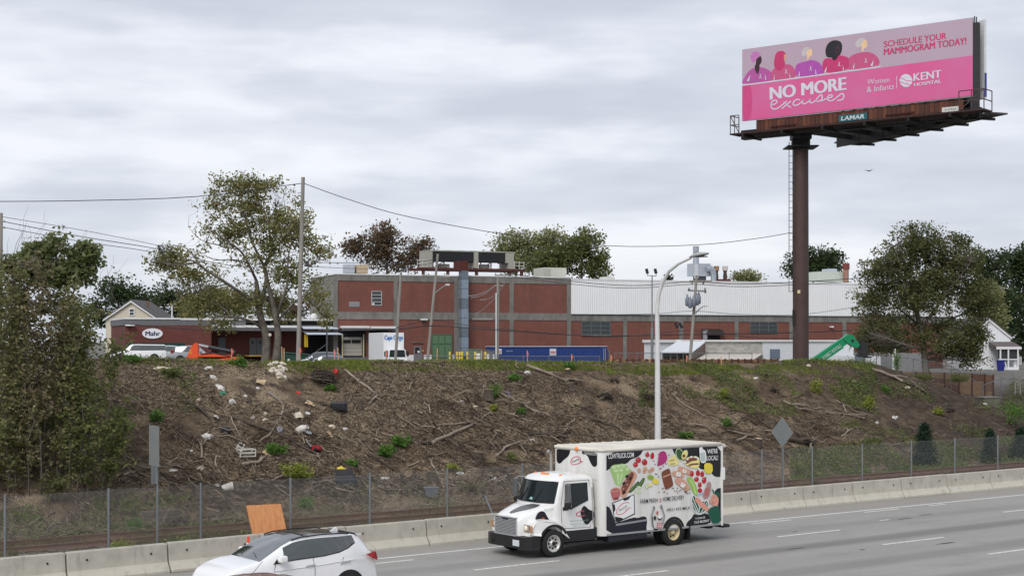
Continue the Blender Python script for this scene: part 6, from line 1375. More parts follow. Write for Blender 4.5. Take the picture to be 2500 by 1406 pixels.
# ------------------------------------------------------------------ timber edge on the crest and timber wall further right
def timber():
    cols = [mat('timber_a', C(128, 98, 76), .85, var=.3, scale=3), mat('timber_b', C(150, 120, 90), .85, var=.3, scale=3), mat('timber_c', C(112, 82, 66), .85, var=.3, scale=3)]; IR = mat('soldier_rust', C(84, 52, 44), .9)
    def wall(name, label, pxs, tops, bots, tt, rows):
        q0 = W(pxs[0], 0, Y_at(pxs[0], tt)); o = thing(name, label, 'retaining wall', (q0.x, q0.y, 0))
        for i in range(len(pxs)-1):
            a, b = pxs[i], pxs[i+1]; Ya, Yb = Y_at(a, tt), Y_at(b, tt)
            for r in range(rows):
                fa, fb = r/rows, (r+1)/rows-.02
                za0, za1 = [W(a, tops[i]+(bots[i]-tops[i])*k, Ya).z for k in (fb, fa)]; zb0, zb1 = [W(b, tops[i+1]+(bots[i+1]-tops[i+1])*k, Yb).z for k in (fb, fa)]
                A, B = W(a, 0, Ya), W(b, 0, Yb); A.z = B.z = 0; o2 = Vector((q0.x, q0.y, 0)); u = (B-A).normalized(); n = Vector((u.y, -u.x, 0))*(.03+random.random()*.03); A, B = A-o2+u*.03, B-o2-u*.03; zz = Vector((0, 0, 1)); bk = -n.normalized()*.08
                m = MB(); m.add([A+n+zz*za0, B+n+zz*zb0, B+n+zz*zb1, A+n+zz*za1, A+bk+zz*za0, B+bk+zz*zb0, B+bk+zz*zb1, A+bk+zz*za1], [(0, 1, 2, 3), (7, 6, 5, 4), (3, 2, 6, 7), (0, 4, 5, 1), (0, 3, 7, 4), (1, 5, 6, 2)]); m.build('plank', random.choice(cols), o)
        for i, a in enumerate(pxs):
            Ya = Y_at(a, tt); A = W(a, 0, Ya); MB().box(A.x-q0.x-.05, A.x-q0.x+.05, A.y-q0.y-.12, A.y-q0.y-.02, W(a, bots[i]+6, Ya).z, W(a, tops[i]-1.5, Ya).z).build('soldier_post', IR, o)
        return o
    pxs = list(np.arange(1482, 1905, 16.)); wall('timber_edge', 'low weathered timber edging along the top of the bank', pxs, [877+.0*i for i in pxs], [890]*len(pxs), CREST+.9, 2)
    px2 = [2130, 2165, 2200, 2235, 2270, 2305, 2340, 2372, 2403]; wall('timber_wall', 'tan timber lagging wall below the big leaning tree', px2, [905, 906, 907, 908, 909, 910, 912, 913, 914], [914, 920, 928, 936, 944, 952, 960, 966, 972], 62.5, 3)
    px3 = [2403, 2424]; wall('timber_return', 'short yellow timber return at the wall end', px3, [914, 916], [974, 976], 63.2, 3)
timber()
# ------------------------------------------------------------------ upper chain link fences
def upper_fences():
    pts = []
    for px in range(1030, 1500, 62): Y = Y_at(px, CREST+1.6); pts.append((*W(px, 0, Y).xy, W(px, 884, Y).z-.25))
    chain_fence('crest_fence', 'low grey chain link fence along the bank top before the container', pts, .55, .16, .0025, True, .018, GALVD)
    pts = []
    for px in range(1500, 1840, 56): Y = Y_at(px, CREST+1.8); pts.append((*W(px, 0, Y).xy, W(px, 880, Y).z))
    chain_fence('crest_fence', 'grey chain link fence behind the timber edging', pts, .4, .16, .0025, True, .018, GALVD)
    pts = [(*W(px, 0, Y_at(px, 61.9)).xy, W(px, y, Y_at(px, 61.9)).z) for px, y in ((2140, 918), (2185, 922), (2230, 928), (2262, 932), (2322, 945), (2400, 990), (2444, 972), (2500, 975), (2560, 980))]
    chain_fence('side_fence', 'grey chain link fence before the timber lagging wall', pts, 1.35, .14, .003, True, .03, GALVD)
upper_fences()
# ------------------------------------------------------------------ poles, lamps and wires
WOODP = mat('pole_wood', (.32, .30, .27), .9, col2=(.20, .185, .165), scale=2, stretch=(3, 3, .3))
def upole(label, top, bot, Y, w, name='utility_pole', m=None, extra=2.):
    a, b = W(*top, Y), W(*bot, Y); o = thing(name, label, 'pole', (b.x, b.y, b.z-extra)); o0 = Vector(o.location); r = w/F*Y/2
    d = (b-a).normalized(); MB().tube([b+d*extra-o0, (a+b)/2-o0, a-o0], [r*1.12, r, r*.85], 10).build('pole', m or WOODP, o)
    return o, lambda px, py, dy=0.: W(px, py, Y+dy)-o0
def poles():
    o, q = upole('tall bare wooden pole standing before the sycamore', (740, 433), (728, 884), 76, 10.5)
    MB().bar(q(748, 638), q(752, 650), .18).build('transformer', mat('tr_dark', (.04, .04, .045), .6), o); MB().bar(q(737, 641), q(749, 641), .03).build('bracket', GALVD, o)
    o, q = upole('short plain leaning pole before the moving truck', (979, 664), (965, 886), 120, 7)
    o, q = upole('leaning wooden pole with crossarm and street light before the brick wall', (1069, 620), (1043, 886), 118, 7)
    MB().bar(q(1031, 672), q(1098, 676), .12).build('crossarm', WOODP, o)
    for px in (1036, 1046, 1086, 1094): MB().bar(q(px, 672), q(px, 667), .07).build('insulator', P('insul', (130, 132, 130)), o)
    MB().tube([q(1059, 718), q(1070, 709), q(1082, 700), q(1090, 696)], .05, 6).build('lamp_arm', GALV, o); MB().bar(q(1088, 695), q(1098, 695), .28, .14).build('lamp_head', P('cob', (205, 205, 200)), o)
    o, q = upole('pole with white conduit and fanned service wires', (1216, 678), (1214, 880), 150, 8)
    MB().bar(q(1207, 697), q(1229, 697), .12).build('crossarm', WOODP, o); MB().bar(q(1208, 672), q(1245, 672), .12).build('crossarm', WOODP, o); MB().tube([q(1211.5, 880, -.3), q(1211.5, 715, -.3)], .09, 6).build('conduit', P('conduit', (210, 210, 208)), o)
    for px in (1210, 1222, 1238): MB().bar(q(px, 672), q(px, 666), .09).build('insulator', P('insul', (130, 132, 130)), o)
    for (a, b) in (((1236, 672), (1140, 723)), ((1228, 675), (1150, 727)), ((1232, 690), (1172, 732)), ((1245, 672), (1160, 768))):
        MB().tube([q(a[0]+(b[0]-a[0])*k, a[1]+(b[1]-a[1])*k+14*math.sin(PI*k), 6*k) for k in (0, .25, .5, .75, 1)], .03, 4).build('service_wire', P('swire', (180, 182, 182)), o)
    o, q = upole('pole crowded with transformers and crossarms before the cladding', (1701, 672), (1684, 886), 125, 7.5)
    MB().bar(q(1683, 686), q(1738, 686), .12).build('crossarm', WOODP, o); MB().bar(q(1679, 709), q(1724, 711), .14).build('crossarm', GALV, o)
    for px, y in ((1682, 706), (1721, 706), (1722, 713), (1690, 692), (1717, 692)): MB().bar(q(px, y-3), q(px, y+3), .14).build('insulator', P('insul', (130, 132, 130)), o)
    for px, y, dy in ((1678, 733, -.4), (1685, 738, -.6), (1694, 735, -.6), (1702, 731, -.4), (1706, 728, .2)):
        MB().lathe([(.05, -.5), (.17, -.42), (.18, .1), (.1, .3), (.04, .5)], 10, q(px, y, dy)).build('cutout', P('cutout', (128, 136, 148)), o)
    MB().bar(q(1672, 734), q(1708, 734), .08).build('cutout_frame', GALV, o); MB().tube([q(1694, 768), q(1706, 756), q(1716, 748), q(1726, 747)], .05, 6).build('lamp_arm', GALV, o); MB().bar(q(1722, 747), q(1729, 747), .22, .1).build('lamp_head', P('cob', (205, 205, 200)), o)
    o, q = upole('slim metal pole with two floodlights above the corrugated wall', (1592, 673), (1592, 886), 120, 3.4, 'floodlight_pole', GALV)
    MB().tube([q(1592, 800), q(1592, 886)], .11, 8).build('sleeve', GALV, o); MB().bar(q(1581, 672.5), q(1602, 674), .06).build('arm', GALV, o)
    for px in (1579, 1600): MB().bar(q(px-1, 656), q(px+2, 668), .16, .22).build('floodlight', BLACKP, o); MB().bar(q(px+2, 667), q(px+2, 674), .05).build('bracket', GALV, o)
    o, q = upole('thin dark post beside the compact car', (798, 797), (798, 884), 110, 4, 'thin_post', GALVD)
    MB().bar(q(797, 840), q(772, 858), .06).build('brace', GALVD, o)
    o, q = upole('grey utility pole rising behind the roadside trees', (3, 520), (0, 880), 105, 9)
    for y in (540, 555): MB().bar(q(-8, y), q(12, y+1), .12).build('crossarm', WOODP, o)
    o, q = upole('thin pale pole behind the brick workshop roof', (420, 745), (420, 800), 175, 4, 'thin_post', CAPW)
    o, q = upole('small distant pole among the dark trees behind the white house', (2434, 675), (2434, 760), 210, 3, 'utility_pole', GALVD); MB().bar(q(2430, 690), q(2438, 690), .2).build('crossarm', GALVD, o)
    o, q = upole('twin spotlight post on the brick wall by the lean-to', (1660, 792), (1660, 830), 158, 2, 'spotlight_post', GALVD)
    for px, dx in ((1648, 8), (1658, 10)): MB().bar(q(px, 788), q(px+dx-2, 801), .12, .3).build('spotlight', BLACKP, o)
    WR = mat('wire_black', (.03, .03, .032), .6)
    def wire(label, pts, r=.02, group=None):
        """pts: (px, py, Y)"""
        P3 = [W(*p) for p in pts]; o0 = P3[0].copy()
        # smooth through the points
        out = []
        for i in range(len(P3)-1):
            p0, p1, p2, p3 = P3[max(i-1, 0)], P3[i], P3[i+1], P3[min(i+2, len(P3)-1)]
            for k in range(4):
                t = k/4; out.append(.5*((2*p1)+(-p0+p2)*t+(2*p0-5*p1+4*p2-p3)*t*t+(-p0+3*p1-3*p2+p3)*t**3)-o0)
        out.append(P3[-1]-o0)
        ob = MB().tube(out, r, 4).build('overhead_wire', WR, loc=o0); tag(ob, label, 'wire', group)
    wire('overhead wire running through the sycamore to the tall pole', [(-80, 492, 68), (0, 492, 69), (200, 490, 71), (480, 480, 73), (735, 448, 76)], .018)
    wire('long sagging wire from the tall pole to the billboard pole', [(742, 448, 76), (860, 490, 78), (1000, 530, 80), (1240, 573, 83), (1480, 600, 85), (1700, 598, 87), (1850, 582, 88.5), (1936, 567, 89.4)], .018)
    wire('topmost wire of the bundle crossing above the roadside trees', [(3, 529, 105), (200, 562, 110), (390, 600, 116), (560, 640, 122)], .018)
    wire('middle wire of the bundle crossing above the roadside trees', [(8, 541, 105), (200, 578, 110), (385, 608, 116), (560, 648, 122), (735, 655, 128)], .026); wire('lowest wire of the bundle crossing above the roadside trees', [(8, 555, 105), (200, 590, 110), (370, 615, 116), (560, 655, 122)], .022)
    wire('thick black cable sagging across the brick factory front', [(306, 790, 140), (400, 799, 138), (520, 806, 135), (735, 808, 130), (960, 804, 121), (1060, 795, 118), (1214, 806, 140), (1390, 817, 138), (1500, 820, 134), (1690, 816, 125), (1930, 812, 130), (2080, 806, 135)], .04)
    wire('second thinner cable sagging under the thick black cable', [(966, 800, 120), (1055, 782, 118), (1140, 794, 130), (1280, 808, 138), (1500, 822, 134), (1690, 806, 125), (1820, 822, 128), (1935, 826, 130)], .025)
    wire('upper power line crossing the corrugated cladding', [(1238, 668, 150), (1300, 676, 148), (1450, 692, 140), (1560, 697, 132), (1690, 688, 125), (1800, 694, 127), (1930, 689, 130), (2080, 680, 135), (2300, 660, 145)], .03); wire('lower power line crossing the corrugated cladding', [(1238, 672, 150), (1300, 682, 148), (1450, 699, 140), (1560, 703, 132), (1690, 694, 125), (1800, 700, 127), (1930, 696, 130), (2080, 688, 135)], .025)
    wire('thin low line from the transformer pole across the cladding foot', [(1450, 768, 140), (1600, 766, 132), (1690, 759, 125), (1800, 767, 128), (1950, 768, 130), (2100, 748, 134)], .018)
    wire('thin line over the left factory roof to the leaning pole', [(745, 640, 90), (850, 642, 105), (960, 643, 112), (1066, 634, 118)], .02); wire('second thin line over the left factory roof', [(745, 650, 90), (850, 655, 105), (960, 656, 112), (1066, 640, 118)], .016)
    for i, y in enumerate((680, 688, 694)): wire(('upper', 'middle', 'lower')[i]+' line of the far bundle before the dark trees', [(2385, y, 205), (2434, y+4, 210), (2520, y+8, 215)], .03)
    # bird
    b = MB(); A = W(2121, 417, 90); b.add([(-.28, 0, .06), (0, -.05, 0), (0, .08, .01), (.3, .02, .09), (.02, 0, -.06), (-.05, .2, 0)], [(0, 1, 2), (1, 3, 2), (0, 1, 4), (1, 3, 4), (0, 2, 5), (2, 3, 5)]); tag(b.build('bird', mat('bird', (.03, .03, .03), .8), loc=A), 'tiny dark bird flying beside the billboard pole', 'bird')
poles()
# ------------------------------------------------------------------ leaves, trees, shrubs, grass
def leaf_cloud(C_, size, g, up=.0, aspect=.62):
    """one rhombic leaf at every centre"""
    n = len(C_); a = g.normal(size=(n, 3)); a[:, 2] *= 1-up; a /= np.linalg.norm(a, axis=1)[:, None]
    b = g.normal(size=(n, 3)); b -= (b*a).sum(1)[:, None]*a; b /= np.linalg.norm(b, axis=1)[:, None]
    s = (size*g.uniform(.6, 1.35, n))[:, None]
    V = np.stack([C_-a*s*.5, C_+b*s*.5*aspect, C_+a*s*.5, C_-b*s*.5*aspect], 1).reshape(-1, 3)
    Fc = np.arange(4*n).reshape(n, 4); return V, Fc
def sticks(P0, Dr, Ln, Rd, g, bend=.18, nseg=3, taper=.45):
    """bent three-sided sticks; all arrays over n"""
    n = len(P0); Dr = Dr/np.linalg.norm(Dr, axis=1)[:, None]
    u = np.cross(Dr, np.array([.1, .2, 1.])); u /= np.linalg.norm(u, axis=1)[:, None]; w = np.cross(Dr, u)
    rings = []; kk = g.normal(size=(n, nseg+1, 2))*bend
    for i in range(nseg+1):
        f = i/nseg; off = (kk[:, i, :]*(np.sin(PI*f)+.15))
        c = P0+Dr*(Ln*f)[:, None]+u*(off[:, 0]*Ln)[:, None]+w*(off[:, 1]*Ln*.5)[:, None]
        r = Rd*(1-(1-taper)*f)
        for k in range(3):
            a = 2*PI*k/3; rings.append(c+(u*math.cos(a)+w*math.sin(a))*r[:, None])
    V = np.stack(rings, 1); m = V.shape[1]
    q = []
    for i in range(nseg):
        for k in range(3): q.append((i*3+k, i*3+(k+1) % 3, i*3+3+(k+1) % 3, i*3+3+k))
    q = np.array(q); Fc = (np.arange(n)[:, None, None]*m+q[None]).reshape(-1, 4)
    return V.reshape(-1, 3), Fc
BARK = mat('bark', (.095, .08, .065), .95, col2=(.17, .15, .125), scale=3, stretch=(2, 2, .5))
PLANE = mat('plane_bark', (.17, .15, .12), .95, col2=(.065, .055, .045), scale=2.2)
def tree(name, label, base, limbs, blobs, nclump, per, lsize, cr, lm, bark=BARK, seed=1, cat='tree', group=None, twigr=.02, shell=.35, gap=-.12):
    """limbs: (points, r0, r1); blobs: (centre, radii); leaves in clumps hung on twigs from the nearest limb"""
    g = np.random.default_rng(seed); o0 = Vector(base); o = thing(name, label, cat, o0, 0, group)
    t = MB(); nodes = []
    for pts, r0, r1 in limbs:
        r0, r1 = r0*.6, r1*.6
        pts = [Vector(p)-o0 for p in pts]; out = []
        for i in range(len(pts)-1):
            p0, p1, p2, p3 = pts[max(i-1, 0)], pts[i], pts[i+1], pts[min(i+2, len(pts)-1)]
            for k in range(3):
                f = k/3; out.append(.5*((2*p1)+(-p0+p2)*f+(2*p0-5*p1+4*p2-p3)*f*f+(-p0+3*p1-3*p2+p3)*f**3))
        out.append(pts[-1]); n = len(out); t.tube(out, [r0+(r1-r0)*i/(n-1) for i in range(n)], 7, cap=False); nodes += out[2:]
    ctr = []; w = np.array([b[1][0]*b[1][1]*b[1][2] for b in blobs])**.75; w /= w.sum()
    for (c, r), k in zip(blobs, np.round(w*nclump).astype(int)):
        d = g.normal(size=(k, 3)); d /= np.linalg.norm(d, axis=1)[:, None]; rad = (shell+(1-shell)*g.random(k)**.6)[:, None]
        ctr.append(np.array(Vector(c)-o0)+d*rad*np.array(r))
    ctr = np.concatenate(ctr)
    # gaps: whole pockets of the crown stay empty
    sz = np.ptp(ctr[:, 0])*.085+.25; q = ctr/sz
    keep = vnoise(q[:, 0]+q[:, 1]*.7, q[:, 2]+q[:, 1]*.4, seed)+.5*vnoise(q[:, 0]*2.3-q[:, 1], q[:, 2]*2.3, seed+3) > gap+.1*(g.random(len(q))-.5)
    ctr = ctr[keep]
    if nodes and twigr > 0:
        ND = np.array([p[:] for p in nodes]); P0 = []; 
        d2 = ((ctr[:, None, :]-ND[None])**2).sum(-1)+1.5*np.maximum(0, ND[None, :, 2]-ctr[:, None, 2])**2
        P0 = ND[d2.argmin(1)]; L_ = np.linalg.norm(ctr-P0, axis=1)+1e-3
        V, Fc = sticks(P0, ctr-P0, L_, np.clip(twigr*(.4+.25*L_), .006, .09), g, .09, 4, .35)
        t.add([tuple(v) for v in V], [tuple(f) for f in Fc], True)
    if t.v: t.build('trunk', bark, o, fix=False)
    C_ = np.repeat(ctr, per, 0)+np.clip(g.normal(size=(len(ctr)*per, 3)), -1.5, 1.5)*np.repeat(cr*g.uniform(.5, 1.3, len(ctr)), per)[:, None]*np.array([1, 1, .75])
    V, Fc = leaf_cloud(C_, lsize, g, .3)
    link_mesh('crown', fast_mesh('crown', V, Fc), [lm], o)
    return o
def B(px, py, rx, ry, Y, dz=None, dy=0.):
    k = Y/F; return (W(px, py, Y+dy), (rx*k, (dz or (rx+ry)*.45)*k, ry*k))
L_SYC = leaf_mat('leaf_sycamore', [(0.151, 0.177, 0.056), (0.242, 0.253, 0.090), (0.378, 0.343, 0.140), (0.505, 0.378, 0.188)], .5)
L_OLV = leaf_mat('leaf_olive', [(0.153, 0.170, 0.066), (0.228, 0.243, 0.091), (0.304, 0.299, 0.138), (0.427, 0.366, 0.198)], .5)
L_OL2 = leaf_mat('leaf_olivebrown', [(0.132, 0.116, 0.062), (0.202, 0.178, 0.085), (0.265, 0.233, 0.124), (0.342, 0.279, 0.178)], .38)
L_BRT = leaf_mat('leaf_bright', [(.12, .16, .05), (.19, .23, .085), (.27, .30, .14), (.36, .37, .22)], .5)
L_DRK = leaf_mat('leaf_dark', [(0.032, 0.061, 0.025), (0.054, 0.090, 0.032), (0.082, 0.118, 0.043), (0.108, 0.134, 0.054)], .5)
L_MID = leaf_mat('leaf_mid', [(0.099, 0.137, 0.044), (0.156, 0.188, 0.062), (0.221, 0.232, 0.079), (0.288, 0.265, 0.099)], .5)
L_AUT = leaf_mat('leaf_autumn', [(.13, .085, .055), (.19, .105, .075), (.17, .13, .065), (.12, .125, .055)], .38)
L_PAL = leaf_mat('leaf_pale', [(0.198, 0.225, 0.081), (0.287, 0.305, 0.125), (0.359, 0.359, 0.179), (0.430, 0.413, 0.233)], .5)
L_SHR = leaf_mat('leaf_shrub', [(0.060, 0.150, 0.022), (0.090, 0.210, 0.030), (0.135, 0.270, 0.045), (0.180, 0.300, 0.060)], .3)
L_YEL = leaf_mat('leaf_yellowgreen', [(0.182, 0.234, 0.026), (0.260, 0.312, 0.039), (0.338, 0.364, 0.065), (0.260, 0.247, 0.065)], .3)
L_MIR = leaf_mat('leaf_rightolive', [(.08, .10, .033), (.125, .145, .05), (.18, .18, .07), (.24, .21, .10)], .45)
L_DRY = leaf_mat('leaf_dry', [(.10, .085, .04), (.15, .13, .06), (.13, .13, .04), (.20, .17, .08)], .3)
L_CON = leaf_mat('leaf_conifer', [(.010, .030, .016), (.016, .042, .02), (.022, .05, .026)], .1)
def trees():
    Y = 105.
    z = lambda x, y, dy=0.: W(340+x*.3485, 390+y*.3485, Y+dy)
    limbs = [([z(885, 1420), z(892, 1250), z(850, 1100), z(832, 950), z(820, 850)], .55, .24), ([z(835, 1000), z(740, 950, -1), z(620, 870, -2), z(480, 780, -2.5), z(400, 720, -3), z(300, 690, -3)], .24, .06), ([z(850, 1020), z(880, 900), z(890, 820), z(872, 740, .5)], .26, .2), ([z(872, 740, .5), z(925, 660, 1), z(920, 550, 1), z(905, 450, 1), z(960, 330, 1)], .18, .05),
             ([z(872, 740, .5), z(820, 640), z(770, 520, -.5), z(740, 400, -.5), z(690, 250, -.5)], .17, .05), ([z(822, 850), z(760, 720, -1), z(700, 630, -1.4), z(600, 560, -2), z(480, 480, -2)], .17, .05), ([z(890, 740), z(940, 630, 2), z(1010, 560, 2), z(1060, 440, 2)], .14, .05), ([z(955, 1420), z(972, 1250), z(960, 1120), z(930, 980), z(900, 860), z(885, 760)], .48, .16),
             ([z(962, 1120), z(1000, 980, -1), z(1040, 850, -1), z(1042, 700, -1), z(1070, 560, -1)], .2, .05), ([z(968, 1130), z(1040, 1050, -1.5), z(1120, 970, -2), z(1250, 900, -2)], .16, .05), ([z(862, 1180), z(780, 1130, -1), z(650, 1100, -2), z(520, 1110, -2.5)], .18, .06), ([z(940, 1000), z(880, 960, 1.5), z(820, 900, 2)], .1, .06), ([z(1010, 960), z(1120, 820, 1), z(1230, 720, 1.5), z(1330, 690, 1.5)], .1, .03), ([z(400, 720, -3), z(280, 740, -2.4), z(160, 720, -2), z(90, 690, -2)], .09, .02), ([z(430, 740, -3), z(330, 620, -2), z(230, 600, -1.5), z(130, 600, -1)], .08, .02), ([z(700, 630, -1.4), z(560, 600, 0), z(430, 560, .5), z(350, 480, 1)], .08, .02), ([z(740, 400, -.5), z(640, 260, 0), z(620, 150, 0)], .06, .02), ([z(620, 870, -2), z(480, 900, -1), z(360, 950, 0), z(280, 960, 0)], .08, .02), ([z(760, 720, -1), z(640, 700, 1.5), z(520, 700, 2.5), z(420, 640, 2.5)], .08, .02), ([z(905, 450, 1), z(860, 320, 1.5), z(820, 200, 1.5)], .05, .02), ([z(1050, 450, 2), z(1020, 330, 2), z(1010, 230, 2)], .05, .02), ([z(1120, 970, -2), z(1200, 1000, -1), z(1270, 1080, 0)], .06, .02), ([z(650, 1100, -2), z(560, 1020, -1), z(440, 1010, 0)], .06, .02)]
    bl = [B(612, 500, 75, 62, Y), B(685, 520, 60, 58, Y), B(560, 575, 75, 48, Y), B(655, 600, 95, 70, Y), B(425, 628, 62, 30, Y, 50), B(470, 668, 70, 28, Y, 60), B(730, 560, 40, 55, Y), B(778, 610, 42, 34, Y), B(695, 670, 55, 40, Y), B(500, 735, 78, 42, Y), B(585, 735, 70, 45, Y), B(775, 715, 38, 48, Y), B(600, 450, 50, 28, Y), B(545, 795, 60, 18, Y), B(520, 505, 42, 30, Y), B(800, 780, 20, 30, Y), B(545, 452, 40, 24, Y), B(650, 455, 48, 24, Y), B(400, 650, 40, 22, Y, 30), B(690, 745, 50, 45, Y, None, 3)]
    tree('sycamore_tree', 'tall spreading sycamore with thin olive crown before the brick workshop', z(920, 1420), limbs, [(c, (r[0]*1.14, r[1]*1.25, r[2]*1.14)) for c, r in bl], 1500, 18, .20, .30, L_SYC, PLANE, 3, twigr=.018, shell=.0, gap=-.24)
    # small sign tag on the trunk
    tag(MB().lathe([(.11, 0), (.11, .03)], 14, axis='y').build('round_tag', P('tagw', (205, 200, 185)), loc=z(915, 1225, -.5)), 'small round pale tag hung on the sycamore trunk', 'tag')
    # right-hand tree
    Y = 125.
    q = lambda x, y, dy=0.: W(x, y, Y+dy)
    limbs = [([q(2262, 930), q(2258, 880), q(2252, 830), q(2240, 770), q(2236, 730)], .55, .25), ([q(2240, 770), q(2215, 720, -1), q(2200, 660, -1), q(2185, 600, -1)], .2, .05), ([q(2236, 735), q(2255, 690, 1), q(2260, 620, 1), q(2250, 570, 1)], .2, .05), ([q(2250, 800), q(2300, 730, -1), q(2340, 680, -1.5), q(2370, 640, -2)], .2, .05), ([q(2254, 830), q(2300, 790, 1.5), q(2370, 760, 2), q(2420, 750, 2)], .18, .05), ([q(2256, 852), q(2220, 845, -2), q(2170, 828, -3), q(2120, 812, -3.5)], .16, .06), ([q(2250, 800), q(2190, 750, 1.5), q(2130, 720, 2)], .18, .05)]
    bl = [B(2240, 600, 78, 52, Y), B(2165, 655, 66, 52, Y), B(2325, 645, 70, 58, Y), B(2240, 715, 105, 62, Y), B(2125, 735, 40, 58, Y), B(2385, 735, 48, 58, Y), B(2180, 815, 75, 45, Y), B(2320, 825, 85, 48, Y), B(2370, 865, 42, 32, Y), B(2340, 590, 26, 20, Y), B(2385, 805, 42, 40, Y), B(2330, 860, 50, 25, Y), B(2125, 830, 36, 34, Y)]
    tree('leaning_tree', 'broad olive green tree with leaning trunk above the timber wall', q(2262, 930), limbs, [(c, (r[0]*1.08, r[1]*1.2, r[2]*1.08)) for c, r in bl], 1900, 34, .205, .40, L_MIR, BARK, 5, twigr=.015, shell=.0, gap=-.2)
    # far trees
    def far(label, px, Y, blobs, lm, n, per, ls, cr, seed, base=860):
        b = W(px, base, Y); top = W(px, min(k[1]-k[3]*.3 for k in blobs), Y)
        lim = [([b, b+(top-b)*.4, b+(top-b)*.75, top], .4, .08)]
        for k in blobs[:4]: lim.append(([b+(top-b)*.45, W((px+k[0])/2, k[1]+k[3]*.4, Y), W(k[0], k[1], Y)], .2, .05))
        tree('far_tree', label, b, lim, [B(*k, Y) for k in blobs], int(n*1.7), int(per*.6), ls*.78, cr*.72, lm, BARK, seed, 'tree', 'trees behind the buildings', .06, .1, gap=-.1)
    far('dark round green tree behind the cream house', 290, 215, [(285, 715, 62, 55), (345, 745, 50, 45), (250, 770, 50, 40), (320, 790, 60, 40)], L_DRK, 420, 26, .55, .9, 11); far('small dark tree between cream house and sycamore', 400, 225, [(405, 735, 40, 45), (450, 750, 42, 42), (425, 790, 50, 30)], L_DRK, 260, 24, .55, .9, 12); far('olive tree filling the gap behind the sycamore trunk', 560, 220, [(520, 735, 60, 45), (590, 745, 55, 45), (660, 750, 55, 40), (470, 770, 40, 30)], L_OLV, 420, 24, .55, .9, 13)
    far('reddish brown tree beside the tall factory corner', 775, 190, [(770, 740, 32, 48), (795, 760, 22, 40), (720, 765, 35, 30)], L_AUT, 200, 22, .45, .7, 14)
    far('reddish autumn tree rising behind the left factory roof', 945, 235, [(935, 585, 62, 42), (885, 612, 48, 34), (1010, 608, 52, 36), (960, 635, 85, 35), (860, 600, 26, 20)], L_AUT, 520, 22, .55, .9, 15, 700); far('pale feathery willow behind the chiller', 1260, 240, [(1265, 600, 75, 42), (1330, 590, 62, 40), (1225, 610, 40, 30), (1290, 640, 90, 30)], L_PAL, 560, 24, .55, .9, 16, 720); far('dense dark green tree beside the pale willow', 1420, 232, [(1425, 615, 58, 62), (1380, 640, 45, 45), (1460, 650, 32, 45), (1330, 645, 60, 35)], L_MID, 560, 26, .55, .9, 17, 720)
    far('dark green tree behind the billboard pole', 1985, 225, [(1975, 635, 50, 30), (2025, 628, 38, 28), (1945, 655, 32, 26), (2010, 655, 50, 25)], L_DRK, 340, 26, .5, .8, 18, 720); far('low pale bush top showing over the cladding roof', 1830, 215, [(1830, 675, 38, 14), (1800, 678, 20, 10)], L_PAL, 90, 18, .45, .6, 19, 720); far('tiny dark conifer tip above the cladding roof', 1632, 215, [(1632, 680, 7, 10)], L_DRK, 22, 16, .4, .4, 20, 720)
    far('dark tall tree behind the white house roof', 2400, 200, [(2410, 660, 55, 55), (2440, 740, 60, 60), (2380, 720, 45, 50), (2420, 820, 70, 50)], L_DRK, 520, 28, .55, .9, 21); far('darkest tall tree at the edge behind the picket fence', 2490, 205, [(2480, 640, 55, 48), (2520, 660, 60, 60), (2490, 740, 60, 70), (2500, 830, 60, 60), (2560, 720, 60, 80)], L_DRK, 640, 28, .55, .9, 22); far('yellow green drooping tree behind the leaning tree', 2415, 165, [(2412, 730, 38, 45), (2435, 770, 26, 40), (2390, 790, 30, 30)], L_PAL, 240, 26, .4, .6, 23)
    far('small olive tree behind the white outbuilding end', 2140, 150, [(2140, 790, 40, 30), (2180, 850, 40, 25), (2110, 830, 26, 22)], L_AUT, 160, 24, .35, .6, 24)
trees()
